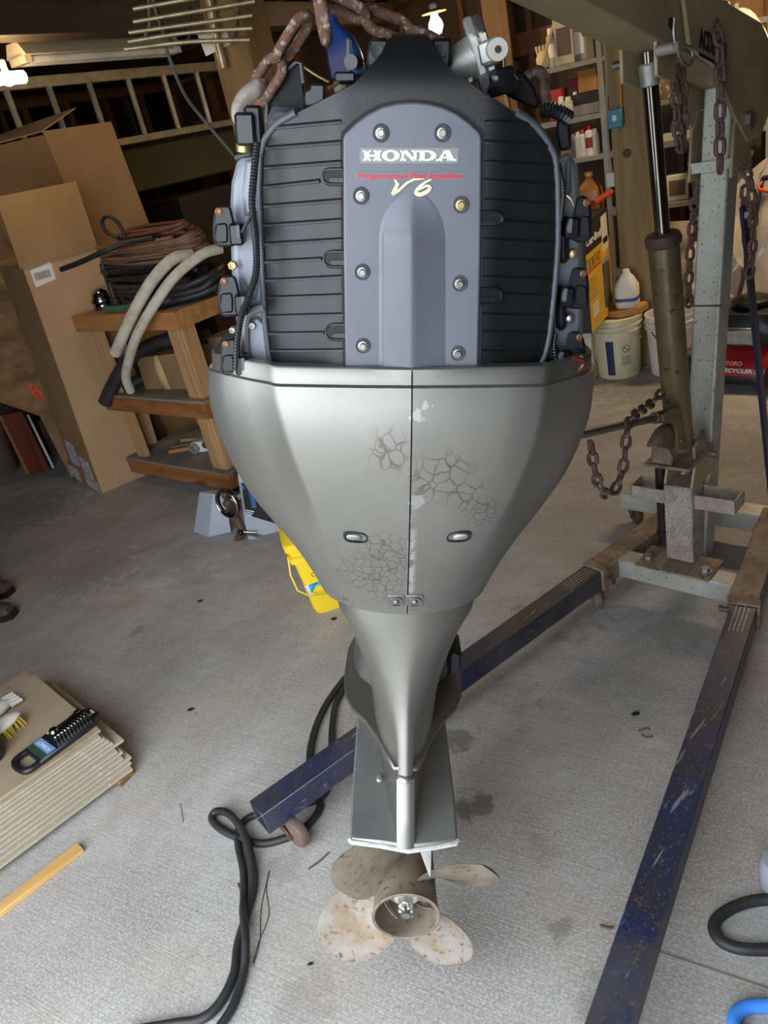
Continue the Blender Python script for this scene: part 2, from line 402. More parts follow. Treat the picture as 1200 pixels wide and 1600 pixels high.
def silver_mat(name, crackle=False):
    m, nt, b, vec = base(name)
    b.inputs['Metallic'].default_value = .8; b.inputs['Roughness'].default_value = .38
    n = noise(nt, vec, 5, 4); fl = noise(nt, vec, 900, 2); sc = noise(nt, vec, 60, 3, .6, (.1, .1, 1))
    col = mixc(nt, ramp(nt, n, .35, .7), C('85847f'), C('7a7975'))
    col = mixc(nt, math_(nt, 'MULTIPLY', ramp(nt, fl, .45, .7), .25), col, C('9b9a96'))
    rgh = None
    if crackle:
        vo = nd(nt, 'ShaderNodeTexVoronoi', feature='DISTANCE_TO_EDGE'); vo.inputs['Scale'].default_value = 75; vo.inputs['Randomness'].default_value = 1.0
        wv = nd(nt, 'ShaderNodeTexNoise'); wv.inputs['Scale'].default_value = 30; nt.links.new(vec, wv.inputs[0])
        av = nd(nt, 'ShaderNodeVectorMath', operation='MULTIPLY_ADD'); nt.links.new(wv.outputs['Color'], av.inputs[0]); av.inputs[1].default_value = (.02, .02, .02); nt.links.new(vec, av.inputs[2])
        nt.links.new(av.outputs[0], vo.inputs['Vector'])
        crack = ramp(nt, vo.outputs['Distance'], .075, .03)
        vb = nd(nt, 'ShaderNodeTexVoronoi', feature='DISTANCE_TO_EDGE'); vb.inputs['Scale'].default_value = 42; nt.links.new(av.outputs[0], vb.inputs['Vector'])
        crack2 = ramp(nt, vb.outputs['Distance'], .07, .025)
        hf = nd(nt, 'ShaderNodeTexNoise'); hf.inputs['Scale'].default_value = 85; hf.inputs['Detail'].default_value = 4; nt.links.new(vec, hf.inputs[0])
        def spot(px, py, r, soft=.5, jag=0.0):
            c = cowl_pt(px, py) - MO
            s_ = nd(nt, 'ShaderNodeVectorMath', operation='SUBTRACT'); nt.links.new(vec, s_.inputs[0]); s_.inputs[1].default_value = c
            l = nd(nt, 'ShaderNodeVectorMath', operation='LENGTH'); nt.links.new(s_.outputs[0], l.inputs[0])
            dd = math_(nt, 'ADD', l.outputs['Value'], math_(nt, 'MULTIPLY', math_(nt, 'SUBTRACT', wv.outputs['Fac'], .5), max(r * .9, .013)))
            if jag: dd = math_(nt, 'ADD', l.outputs['Value'], math_(nt, 'MULTIPLY', math_(nt, 'SUBTRACT', hf.outputs['Fac'], .5), jag))
            return ramp(nt, dd, r, r * soft)
        z1 = math_(nt, 'MAXIMUM', math_(nt, 'MAXIMUM', spot(585, 900, .075), spot(600, 860, .05)), math_(nt, 'MAXIMUM', spot(540, 940, .03), spot(755, 800, .035)))
        z2 = math_(nt, 'MAXIMUM', math_(nt, 'MAXIMUM', spot(690, 745, .06), spot(610, 705, .04)), spot(735, 775, .04))
        k = math_(nt, 'MULTIPLY', math_(nt, 'MAXIMUM', math_(nt, 'MULTIPLY', crack, z1), math_(nt, 'MULTIPLY', crack2, z2)), .8)
        col = mixc(nt, k, col, C('5c5954'))
        # peeled paint along the middle seam: bare pale primer
        ch = noise(nt, vec, 46, 4, .62)
        sx = nd(nt, 'ShaderNodeSeparateXYZ'); nt.links.new(vec, sx.inputs[0])
        near = ramp(nt, math_(nt, 'ABSOLUTE', math_(nt, 'SUBTRACT', sx.outputs[0], .005), 0), .009, .001)
        low = ramp(nt, sx.outputs[2], 1.16, 1.06)
        chip = math_(nt, 'MULTIPLY', math_(nt, 'MULTIPLY', ramp(nt, ch, .46, .50), near), low)
        bare = math_(nt, 'MAXIMUM', spot(651, 785, .013, .85, .035), spot(654, 648, .010, .8, .04))
        bare = math_(nt, 'MAXIMUM', bare, spot(664, 636, .008, .8, .04))
        bits = math_(nt, 'MULTIPLY', ramp(nt, noise(nt, vec, 90, 3), .70, .715), spot(720, 900, .09))
        bare = math_(nt, 'MAXIMUM', bare, bits)
        col = mixc(nt, chip, col, C('b0b0ad')); col = mixc(nt, bare, col, C('9a9a97'))
        b.inputs['Metallic'].default_value = .7
    bump(nt, b, fl, .05, .0006)
    nt.links.new(col, b.inputs['Base Color']); return m
# ---- lower cowl (two halves): plan rings stacked from the rim down
LSIL = [(575, 322), (605, 320), (632, 324), (660, 331), (715, 353), (770, 386), (815, 425), (855, 460), (900, 491), (935, 511), (960, 524)]
RSIL = [(575, 934), (605, 932), (640, 928), (680, 915), (735, 889), (790, 850), (840, 810), (890, 775), (925, 755), (960, 735)]
LFAC = [(605, 428), (640, 436), (690, 450), (750, 471), (820, 502), (880, 528), (960, 560)]
RFAC = [(605, 854), (650, 848), (700, 835), (770, 806), (830, 776), (880, 750), (960, 715)]
YB = [(-.80, 1.168), (-.76, 1.158), (-.70, 1.142), (-.62, 1.122), (-.54, 1.108), (-.46, 1.099), (-.41, 1.099), (-.37, 1.104), (-.34, 1.112), (-.30, 1.12)]
YS = [(-.80, 1.262), (-.70, 1.24), (-.6, 1.225), (-.5, 1.215), (-.3, 1.21)]
def side_w(tab, Y, Z):
    px, py = lproj((X0, Y, Z)); return abs(sinterp(py, tab) - px) * (Y * _cp - Z * _sp) / FPX
def half_w(tabL, tabR, Y, Z):
    px, py = lproj((X0, Y, Z)); t = (Y * _cp - Z * _sp)
    return ((sinterp(py, tabR) - sinterp(py, tabL)) / 2) * t / FPX
def cowl_half(Z, grow=0.0, side=1):
    yb = sinterp(Z, YB) - grow; ys = sinterp(Z, YS)
    Wd = side_w(RSIL if side > 0 else LSIL, ys, Z) + grow; w = side_w(RFAC if side > 0 else LFAC, yb + .01, Z)
    w = min(w, Wd * .93)
    q = max(0, min(1, (-.5 - Z) / .28)); q = q * q * (3 - 2 * q)   # 0: faceted at the top, 1: round at the bottom
    P = [(0, yb), (w * .35, yb + .0015), (w * .7, yb + .005), (w * .96, yb + .0085), (w, yb + .0115), (w + .007, yb + .019),
         (w + (Wd - w) * .38, yb + (ys - yb) * .42), (w + (Wd - w) * .7, yb + (ys - yb) * .70), (w + (Wd - w) * .93, yb + (ys - yb) * .93), (Wd, ys + .02), (Wd, ys + .09),
         (Wd * .985, ys + .18), (Wd * .90, ys + .27), (Wd * .6, ys + .33), (Wd * .3, ys + .345), (0, ys + .35)]
    E = []
    for i, (x, y) in enumerate(P):
        th = (math.pi / 2) * min(1, i / 9.0)
        if i <= 9: E.append((Wd * math.sin(th), ys + .02 - (ys + .02 - yb) * math.cos(th)))
        else: E.append((x, y))
    return [((1 - q) * a[0] + q * c[0], (1 - q) * a[1] + q * c[1], Z) for a, c in zip(P, E)]
def cowl_pt(px, py):
    Y = 1.1
    for _ in range(12):
        p = lp(px, py, Y); x = abs(p.x - X0)
        h = cowl_half(p.z, 0, 1 if p.x > X0 else -1); Y = interp(x, [(a[0], a[1]) for a in h[:10]])
    return lp(px, py, Y)
M['silver'] = silver_mat('silver_paint'); M['silver_crackle'] = silver_mat('silver_paint_crackled', True)
ZT, ZBOT = -.346, -.787
zs = [ZT + (ZBOT - ZT) * i / 22 for i in range(23)]
for sgn, lab in ((-1, 'silver cowl half with crackled paint'), (1, 'silver cowl half with peeling paint along the seam')):
    rows = []
    for Z in zs:
        h = cowl_half(Z, 0, sgn); rows.append([(X0 + sgn * max(p[0], .0011), p[1], Z) for p in h])
    mb = MB().grid(rows)
    o = mb.build('cowl_half', M['silver_crackle'], mot, 50, off=MO, label=lab)
    # rim strip standing up inside the shoulder
    def rim(z, inset): return [(X0 + sgn * max(p[0], .0011), p[1], z) for p in cowl_half(ZT, -inset, sgn)]
    rr = [rim(ZT, .001), rim(ZT + .003, .006), rim(ZT + .026, .008), rim(ZT + .029, .011), rim(ZT + .029, .03)]
    MB().grid(rr).build('cowl_rim', M['silver'], mot, 40, off=MO)
inner = [[(X0 + sx * p[0] * .94, 1.36 + (p[1] - 1.36) * .93, Z) for sx, p in ([(1, q) for q in cowl_half(Z)] + [(-1, q) for q in cowl_half(Z, 0, -1)[-2:0:-1]])] for Z in (ZT + .010, -.45, -.55, -.65, -.775)]
MB().loft(inner).build('shade_core', M['dark'], mot, 40, off=MO)  # added dark core, puts shade behind the seam and inside the cowl
# oval latches
for px, py, s in ((556, 839, -1), (717, 838, 1)):
    c = cowl_pt(px, py); n = Vector((0, -1, -.18)).normalized(); ux = Vector((1, 0, 0)); uz = n.cross(ux) * -1
    fn = plane_fn(c, ux, uz, n); tl = -s * .12
    def oval(a, b_, k=20): return [(a * math.copysign(abs(math.cos(t)) ** .7, math.cos(t)), b_ * math.copysign(abs(math.sin(t)) ** .8, math.sin(t)) + tl * a * math.cos(t)) for t in [2 * math.pi * i / k for i in range(k)]]
    la = MB().loft([[fn(u, v, w) for u, v in oval(a, b_)] for a, b_, w in ((.0215, .0115, -.002), (.0205, .0108, .003), (.018, .009, .003), (.0165, .0078, -.003))], True, True).build('latch_bezel', M['black'], mot, 40, off=MO)
    MB().loft([[fn(u + .003 * s, v, w) for u, v in oval(a, b_)] for a, b_, w in ((.0135, .0062, -.004), (.013, .006, .0025), (.010, .004, .004))], True, True).build('latch_button', M['dull_steel'], mot, 40, off=MO)
# bolted clips at the bottom of the seam
for px, s in ((619, -1), (648, 1)):
    c = cowl_pt(px, 938); fn = plane_fn(c, (1, 0, 0), (0, -.28, 1), (0, -1, -.28))
    def rr_(a, b_, r, k=5):
        out = []
        for cx, cy, a0 in ((a - r, b_ - r, 0), (-(a - r), b_ - r, 90), (-(a - r), -(b_ - r), 180), (a - r, -(b_ - r), 270)):
            for i in range(k): t = math.radians(a0 + 90 * i / (k - 1)); out.append((cx + r * math.cos(t), cy + r * math.sin(t)))
        return out
    cp_ = MB().prism(rr_(.0155, .0145, .004), fn, -.004, .0022).build('clip_plate', M['silver'], mot, 40, off=MO, bev=.0008)
    MB().loft([[fn(u, v + .002, w) for u, v in rr_(a, b_, b_ * .98)] for a, b_, w in ((.0125, .0092, .002), (.0115, .0082, .005), (.0085, .0062, .0052))]).build('clip_boss', M['silver'], mot, 40, off=MO)
    MB().lathe([(.0052, .005), (.005, .008), (.0034, .0095), (.0, .0098)], fn(0, .002, 0), (0, -1, -.28), 10).build('bolt', M['silver'], mot, 30, off=MO)
    MB().prism([(-.006, -.0125), (.006, -.0125), (.006, -.0105), (-.006, -.0105)], fn, .002, .0026).build('slot', M['dark'], mot, 0, off=MO)
# ---- driveshaft housing: trumpet from the cowl down to the joint
LL = [(950, 521), (981, 535), (1007, 550), (1034, 563), (1050, 569), (1072, 573), (1110, 578), (1147, 586), (1185, 594), (1215, 601)]
RL = [(948, 741), (978, 714), (1007, 703), (1040, 690), (1072, 679), (1110, 672), (1147, 666), (1182, 660), (1222, 656)]
YR = [(-1.24, 1.062), (-1.20, 1.075), (-1.13, 1.100), (-1.06, 1.124), (-1.0, 1.142), (-.94, 1.155), (-.88, 1.163), (-.82, 1.166), (-.787, 1.166)]
def leg_ring(Z, n=28, flatk=0.0):
    yr = sinterp(Z, YR); yc = sinterp(Z, [(-1.24, 1.30), (-1.13, 1.29), (-1.0, 1.28), (-.87, 1.27), (-.787, 1.27)])
    Wd = half_w(LL, RL, yc - .03, Z); yf = sinterp(Z, [(-1.24, 1.62), (-1.1, 1.58), (-.95, 1.5), (-.787, 1.56)])
    Wd *= 1.0
    k = max(0, min(1, (-.86 - Z) / .24))
    out = []
    for i in range(n):
        th = 2 * math.pi * i / n - math.pi / 2
        c, s = math.cos(th), math.sin(th)
        if s < 0:
            e = 1 + .55 * k                        # the tail gets keel shaped towards the bottom
            x = Wd * math.copysign(abs(c) ** e, c); x = math.copysign(max(abs(x), min(.017 * k, abs(c) * .06)), c); y = yc + (yc - yr) * s
        else: x = Wd * c; y = yc + (yf - yc) * s
        out.append((X0 + x, y, Z))
    return out
zl = [-.787 - (1.125 - .787) * i / 16 for i in range(17)]
MB().loft([leg_ring(Z) for Z in zl], False, True).build('driveshaft_housing', M['silver'], mot, 60, off=MO)
# cast bead at the joint
def scale_ring(r, k, Z=None):
    cy = 1.30; return [(X0 + (p[0] - X0) * k, cy + (p[1] - cy) * k, p[2] if Z is None else Z) for p in r]
MB().loft([scale_ring(leg_ring(-1.121), 1.0), scale_ring(leg_ring(-1.123), 1.035), scale_ring(leg_ring(-1.131), 1.035), scale_ring(leg_ring(-1.133), 1.0)], False, False).build('joint_bead', M['silver'], mot, 60, off=MO)
def gear_ring(Z):
    k = (-1.125 - Z) / .105
    yr = 1.102 - .05 * k - .02 * max(0, k - .7) / .3; out = []
    base_w = .047 + .008 * k
    pts = [(.0175, yr), (.0185, yr + .012), (.021, yr + .035), (.030, yr + .09), (base_w, 1.30), (base_w * 1.02, 1.38), (base_w * .9, 1.48), (base_w * .55, 1.56), (.0, 1.60)]
    return [(X0 + a, b_, Z) for a, b_ in pts] + [(X0 - a, b_, Z) for a, b_ in pts[-2::-1]] + [(X0 - .010, yr - .004, Z), (X0, yr - .005, Z), (X0 + .010, yr - .004, Z)]
MB().loft([gear_ring(-1.125 - .105 * i / 8) for i in range(9)], True, True).build('gearcase_neck', M['silver'], mot, 50, off=MO)
# splash plate flange
SPL = [(.024, 1.112), (.040, 1.155), (.058, 1.20), (.082, 1.245), (.112, 1.285), (.128, 1.33), (.133, 1.39), (.128, 1.50), (.10, 1.60), (.05, 1.66), (0, 1.67)]
ring = [(X0 + a, b_) for a, b_ in SPL] + [(X0 - a, b_) for a, b_ in SPL[-2::-1]]
MB().loft([[(a, b_, z) for a, b_ in ring] for z in (-1.118, -1.108)]).build('splash_plate', M['silver'], mot, 40, off=MO, bev=.003)
ring2 = [((a - X0) * .86 + X0, (b_ - 1.4) * .75 + 1.47) for a, b_ in ring]
ring3 = [((a - X0) * .80 + X0, (b_ - 1.4) * .62 + 1.50) for a, b_ in ring]
MB().loft([[(a, b_, -1.109) for a, b_ in ring2], [(a, b_, -1.06) for a, b_ in ring3], [(a, b_, -.86) for a, b_ in ring3]]).build('mount_housing', M['silver'], mot, 50, off=MO, bev=.004)
MB().bx(X0 + .1, X0 + .128, 1.36, 1.44, -1.085, -1.02).build('mount_cover', M['black'], mot, off=MO, bev=.006)
# transom clamp and swivel on the far side of the leg
MB().bx(X0 - .075, X0 + .075, 1.58, 1.70, -1.05, -.62).build('swivel_bracket', M['silver'], mot, off=MO, bev=.02, seg=2)
for s in (-1, 1):
    MB().prism([(1.62, -.62), (1.80, -.60), (1.84, -.72), (1.80, -1.08), (1.72, -1.10), (1.66, -.95)], lambda u, v, w, s=s: Vector((X0 + s * (.10 + w), u, v)), 0, .03).build('clamp_bracket', M['silver'], mot, off=MO, bev=.006)
# anti-ventilation plate
PL_ = [(-.128, 1.052), (-.124, 1.046), (-.06, 1.040), (0, 1.030), (.06, 1.036), (.106, 1.043), (.110, 1.050)]
zp = -1.235
plate = [(X0 + .004 + x * .88, y) for x, y in PL_] + [(X0 + .103, 1.15), (X0 + .100, 1.42), (X0 + .085, 1.56), (X0, 1.66), (X0 - .085, 1.56), (X0 - .104, 1.42), (X0 - .109, 1.15)]
MB().loft([[(a, b_, zp) for a, b_ in plate], [(a, b_, zp + .009) for a, b_ in plate]]).build('anti_ventilation_plate', mat('plate_grey', '7f8181', .42, .45, c2='93948f', scale=9, c3='a8a49c', s3=26, lo3=.64, hi3=.74), mot, 40, off=MO, bev=.004)
rear = [(a, b_) for a, b_ in plate[:7]]
MB().tube([(a, b_ - .001, zp + .003 - .006 * (1 - abs(a - X0) / .1)) for a, b_ in rear], .0052, 8, flat=.9).build('plate_lip', mat('chalk', 'b9b9b5', .6, c2='999893', scale=60), mot, off=MO, label='chalky worn rear edge')
MB().box((X0 - .052, 1.20, zp + .011), (.012, .02, .008)).build('vent_boss', M['cast'], mot, off=MO, bev=.003)
# torpedo, skeg and trim tab
prof = [(.0, -.30), (.028, -.28), (.05, -.22), (.062, -.12), (.066, .0), (.066, .18)]
ZH = -1.44
MB().lathe([(r, z) for r, z in prof], (X0 + .003, 1.42, ZH), (0, -1, 0), 28).build('gearcase', M['silver'], mot, 50, off=MO)
MB().loft([[(X0 + .003 + x * k, y, z) for x, y in ((.0, y0), (.028, y0 + .06), (.032, (y0 + y1) / 2), (.02, y1 - .05), (0, y1), (-.02, y1 - .05), (-.032, (y0 + y1) / 2), (-.028, y0 + .06))] for z, y0, y1, k in ((-1.41, 1.27, 1.66, 1), (-1.30, 1.20, 1.64, 1), (-1.232, 1.12, 1.62, 1.2))]).build('gearcase_strut', M['silver'], mot, 50, off=MO)
MB().loft([[(X0 + .003 + x, y, z) for x, y in ((-.007 * k, y1), (.0, y0), (.007 * k, y1), (0, y2))] for z, y0, y1, y2, k in ((-1.49, 1.28, 1.40, 1.60, 1.2), (-1.58, 1.31, 1.40, 1.52, .8), (-1.655, 1.36, 1.40, 1.46, .4))]).build('skeg', M['silver'], mot, 50, off=MO)
c0, c1, c2 = lp(653, 1322, 1.065), lp(675, 1322, 1.065), lp(674, 1371, 1.03)
tt = MB(); tt.loft([[c0, c1, c1 + Vector((0, .05, 0)), c0 + Vector((0, .05, 0))], [c2 + Vector((-.004, 0, 0)), c2, c2 + Vector((0, .03, 0)), c2 + Vector((-.004, .03, 0))]]).build('trim_tab', mat('tab_zinc', 'a3a3a0', .6, c2='8b8b88', scale=30), mot, 30, off=MO, bev=.002, label='pale sacrificial trim tab')
# ---- propeller
prop = bpy.data.objects.new('propeller', None); COL.objects.link(prop); prop.parent = mot; prop.location = Vector((X0 + .003, 1.036, ZH)) - MO
PO = Vector((X0 + .003, 1.036, ZH))
def prop_mat(name, c1, c2, c3):
    return mat(name, c1, .55, .3, c2=c2, scale=18, lo=.4, hi=.68, c3=c3, s3=60, lo3=.56, hi3=.68, bmp=.15, bs=120)
pm_dark = prop_mat('prop_hub', '857b6e', '6c6153', '544838'); pm_rust = prop_mat('prop_blade', '8c8780', '7d6b55', '64432b'); 
hub_prof = [(.0690, .0), (.0705, .0008), (.0685, .006), (.066, .03), (.064, .10), (.063, .195), (.0605, .2), (.058, .195), (.0585, .10), (.060, .02), (.0640, .001)]
MB().loft([[PO + Vector((r * math.cos(2 * math.pi * k / 40), z, r * math.sin(2 * math.pi * k / 40))) for k in range(40)] for r, z in hub_prof + [hub_prof[0]]], False, False).build('barrel', pm_dark, prop, 50, off=PO)
MB().lathe([(.058, .0), (.058, .01)], PO + Vector((0, .15, 0)), (0, 1, 0), 32).build('bulkhead', M['dark'], prop, 50, off=PO)
MB().lathe([(.036, .15), (.036, .055), (.033, .052), (.030, .055), (.029, .075), (.0, .075)], PO, (0, 1, 0), 28, cap=False).build('inner_hub', mat('inner_hub', 'b5ada0', .5, .3, c2='8f867a', scale=20), prop, 50, off=PO)
for a in (90, 210, 330):
    d = Vector((math.cos(math.radians(a)), 0, math.sin(math.radians(a))))
    MB().bar(PO + d * .033 + Vector((0, .10, 0)), PO + d * .061 + Vector((0, .10, 0)), .008, .09, (0, 1, 0)).build('spoke', pm_dark, prop, off=PO)
MB().lathe([(.027, .075), (.027, .05), (.024, .045), (.016, .043), (.0, .043)], PO, (0, 1, 0), 24).build('thrust_washer', mat('washer', 'cfccc4', .5, .4), prop, 40, off=PO)
nut = MB().cyl(PO + Vector((0, .046, 0)), PO + Vector((0, .022, 0)), .0165, .0165, 6)
for k in range(6):
    t = math.radians(60 * k); nut.box(PO + Vector((.0115 * math.cos(t), .017, .0115 * math.sin(t))), (.006, .012, .006), Matrix.Rotation(-t, 3, 'Y'))
nut.build('castle_nut', mat('nut_steel', 'dad8d2', .35, .6), prop, 30, off=PO, bev=.001)
MB().cyl(PO + Vector((0, .04, 0)), PO + Vector((0, .002, 0)), .0095, .009, 14).build('shaft_end', M['steel'], prop, 40, off=PO)
MB().tube([PO + Vector((-.016, .014, 0)), PO + Vector((.012, .013, -.001)), PO + Vector((.014, .008, -.012))], .0016, 6).build('cotter_pin', M['steel'], prop, off=PO)
def blade(theta, mt, lab):
    R0, R1 = .056, .206; pitch = .33; rows = []; nr, nu = 18, 14
    for side in (1, -1):
        g = []
        for i in range(nr + 1):
            q = i / nr; r = R0 + (R1 - R0) * q
            h = .080 * math.sqrt(max(0, 1 - abs((q - .52) / .53) ** 2.5)) + .004
            if q < .3: h = max(h, .050)
            phi = math.atan(pitch / (2 * math.pi * r)); row = []
            for j in range(nu + 1):
                u = -1 + 2 * j / nu
                tang = u * h * math.cos(phi); axial = u * h * math.sin(phi)
                ang = theta - tang / r - .25 * (q - .5) * 0
                th = side * (.0035 + .003 * (1 - q)) * (1 - u * u * .85)
                row.append(PO + Vector((r * math.cos(ang), .072 + axial + th + .018 * u * u * 0 - .052 * q, r * math.sin(ang))))
            g.append(row)
        rows.append(g)
    mb = MB(); mb.grid(rows[0]); mb.grid(rows[1])
    # rim joining both faces
    loop = [(i, 0) for i in range(nr + 1)] + [(nr, j) for j in range(1, nu + 1)] + [(i, nu) for i in range(nr - 1, -1, -1)]
    mb.loft([[rows[0][i][j] for i, j in loop], [rows[1][i][j] for i, j in loop]], False, False, False)
    return mb.build('blade', mt, prop, 60, off=PO, label=lab)
for a, mt, lab in ((124, pm_dark, 'brown stained upper blade under the plate'), (33, pm_dark, 'brown stained blade beside the trim tab'), (216, pm_rust, 'pale blade with rust blooms'), (300, pm_rust, 'pale blade with rust on its tip')):
    blade(math.radians(a), mt, lab)
# ---- rear intake cover: ribbed black wings around a grey panel
CL = [(57, 612), (66, 603), (82, 596), (108, 575), (130, 553), (152, 510), (173, 467), (191, 436), (204, 424), (217, 415), (243, 408), (303, 406), (378, 409), (492, 414), (550, 420), (570, 424), (590, 431)]
CR = [(57, 668), (66, 676), (82, 684), (108, 703), (139, 748), (152, 769), (169, 796), (191, 831), (204, 843), (217, 853), (243, 866), (282, 871), (378, 871), (463, 865), (534, 856), (565, 847), (590, 832)]
def coverY(px, py):
    x = abs(lp(px, py, 1.15).x - X0)
    y = 1.140 + interp(x, [(0, 0), (.105, 0), (.118, .004), (.13, .012), (.20, .05), (.22, .064)])
    return y + sinterp(py, [(50, .07), (75, .035), (105, .010), (150, .0), (600, .0)])
def cov(px, py, up=0.0): return lp(px, py, coverY(px, py) - up)
rows = []
pys = [57, 60, 66, 74, 82, 95, 108, 120, 130, 141, 152, 162, 173, 182, 191, 197, 204, 210, 217, 230, 243, 270, 303, 340, 378, 420, 460, 492, 520, 550, 570, 590]
for py in pys:
    l, r = interp(py, CL), interp(py, CR)
    row = [lp(l + 3, py, coverY(l, py) + .10), lp(l, py, coverY(l, py) + .035), lp(l + .5, py, coverY(l, py) + .006)]
    n = 26
    for i in range(n + 1): row.append(cov(l + (r - l) * (.012 + .976 * i / n), py))
    row += [lp(r - .5, py, coverY(r, py) + .006), lp(r, py, coverY(r, py) + .035), lp(r - 3, py, coverY(r, py) + .10)]
    rows.append(row)
top = [lp(640 + (p_ - 15.5) * 1.5, 60, 1.26) for p_ in range(len(rows[0]))]
rows.insert(0, [Vector((q.x, q.y + .03, q.z + .006)) for q in rows[0]]); rows.insert(0, [Vector((q.x, 1.36, q.z - .01)) for q in rows[1]])
cover = MB().grid(rows).build('intake_cover', M['black_plastic'], mot, 40, off=MO)
# edge seal rail
for tab, s in ((CL, 1), (CR, -1)):
    pts = [lp(interp(py, tab) - s * 1, py, coverY(interp(py, tab), py) - .001 + .002) for py in ([175, 191, 204, 217, 230, 243, 270, 303, 378, 440, 492, 534, 560, 575, 588])]
    MB().tube(catmull(pts, 3), .0058, 8, flat=.8).build('edge_seal', M['seal'], mot, 60, off=MO)
# raised horizontal ribs
ribL = [(199.8, 190, 424, 533), (231, 222, 416, 533), (262, 253, 414, 533), (292, 282.5, 413, 500), (322, 312.6, 413, 534), (352, 343.5, 413, 534), (381, 374, 414, 535), (409, 404, 415, 503), (438, 432, 416, 536), (465, 461, 418, 536), (494, 491, 419, 537), (521, 520, 420, 507), (548, 547, 423, 537), (573, 573, 427, 538)]
ribR = [(191, 192, 757, 838), (222, 228, 757, 858), (253, 260, 757, 863), (282, 290, 757, 864), (312.6, 320, 757, 864), (346, 352, 788, 863), (374, 380, 755, 863), (404.6, 410, 755, 862), (433, 437, 754, 860), (460, 463, 786, 858), (491.6, 494, 753, 856), (519, 521, 752, 852), (549, 551, 752, 845), (574, 575, 752, 836)]
for y0, y1, x0, x1 in ribL + ribR:
    pts = [cov(x0 + (x1 - x0) * i / 12, y0 + (y1 - y0) * i / 12, .0006) for i in range(13)]
    MB().tube(pts, .0034, 6, flat=.8).build('rib', M['black_plastic'], cover, 60, off=MO)
# finger slots beside the panel: dark raised pills stand in for their inner shade
def pill(x0, x1, y0, y1, open_left):
    h = (y1 - y0) / 2; out = []
    for i in range(9):
        t = math.pi / 2 + math.pi * i / 8; out.append((x0 + h + h * math.cos(t), y0 + h - h * math.sin(t)))
    out += [(x1, y1), (x1, y0)]
    return out if open_left else [(x0 + x1 - a, b_) for a, b_ in out]
for x0, x1, y0, y1, left in ((504, 536, 264, 288, 1), (506, 538, 393, 417, 1), (509, 540, 507, 531, 1), (752, 785, 331, 355, 0), (750, 784, 451, 475, 0)):
    pp = pill(x0, x1, y0, y1, left)
    MB().loft([[cov(a, b_, -.001) for a, b_ in pp], [cov(a, b_, .0032) for a, b_ in pp]]).build('slot_shade', M['dark'], cover, 40, off=MO)
    bd = [cov(a, b_, .0028) for a, b_ in pp[:-2]]
    MB().tube([cov(pp[-1][0], pp[-1][1], .0028)] + bd + [cov(pp[-2][0], pp[-2][1], .0028)], .0022, 6).build('slot_lip', M['black_plastic'], cover, 60, off=MO)
    p2 = pill(x0 + 10, x1, y0 + 14, y1 - 3, 1) if left else pill(x0, x1 - 10, y0 + 14, y1 - 3, 0)
    MB().loft([[cov(a, b_, 0) for a, b_ in p2], [cov(a, b_, .0046) for a, b_ in p2]]).build('slot_tab', M['black_plastic'], cover, 40, off=MO)
# grey centre panel
PY = 1.133
arch_l = [(540, 586), (537, 400), (536, 218), (538, 210), (545, 203), (556, 192), (575, 178), (596, 167), (620, 161), (644, 159)]
arch_r = [(668, 161), (692, 167), (714, 177), (733, 191), (745, 202), (751, 209), (753, 218), (751, 400), (747, 570), (744, 580), (736, 584)]
outl = arch_l + arch_r
cx_, cy_ = 644, 380
def grow(pts, d):
    return [(a + d * (1 if a > cx_ else -1) * (0 if abs(a - cx_) < 5 else 1), b_ + (-d if b_ < 230 else 0)) for a, b_ in pts]
MB().loft([[lp(a, b_, 1.142) for a, b_ in grow(outl, 4)], [lp(a, b_, 1.1375) for a, b_ in grow(outl, 4)]]).build('groove_shade', M['dark'], mot, 0, off=MO)  # dark plate stands in for the shaded groove round the panel
panel = MB().loft([[lp(a, b_, PY + .008) for a, b_ in outl], [lp(a, b_, PY) for a, b_ in outl]]).build('center_panel', M['panel_grey'], mot, 30, off=MO, bev=.003, seg=3)
# raised keel down the middle of the panel
rows = []
for py in [299, 301, 305, 311, 320, 332, 346, 360, 372, 390, 430, 500, 581]:
    q = max(0.0, min(1.0, (372 - py) / 73)); hw = math.sqrt(max(.002, 1 - q * q)); k = (1 - q) ** .8 * (.25 + .75 * (1 - q)) if q > 0 else 1.0
    row = []
    for px, h in ((644 - 54, 0), (644 - 48, .12), (644 - 44, .45), (640, 1.0), (646, 1.0), (652, .82), (644 + 40, .22), (644 + 48, .06), (644 + 56, 0)):
        row.append(lp(644 + (px - 644) * hw, py, PY - .0002 + (.001 if h == 0 else 0) - .0115 * h * k))
    rows.append(row)
MB().grid(rows).build('panel_keel', M['panel_grey'], panel, 28, off=MO)
# bolts
for px, py, mt in ((595, 208, 'steel'), (691, 208, 'steel'), (564, 306, 'steel'), (720, 320, 'brass'), (566, 425, 'steel'), (718, 443, 'steel'), (567, 540, 'steel'), (715, 552, 'steel')):
    c = lp(px, py, PY)
    bo = MB().lathe([(.0115, -.001), (.0115, .0012), (.0102, .0024), (.0092, .0012), (.008, .0008)], c, (0, -1, 0), 22).build('bolt_cup', M['seal'], panel, 40, off=MO)
    b2 = MB().lathe([(.0078, .0008), (.0076, .003), (.006, .0034)], c, (0, -1, 0), 16); b2.cyl(c + Vector((0, -.003, 0)), c + Vector((0, -.0085, 0)), .0054, .005, 6)
    b2.build('bolt', M[mt], mot, 30, off=MO, bev=.0006)
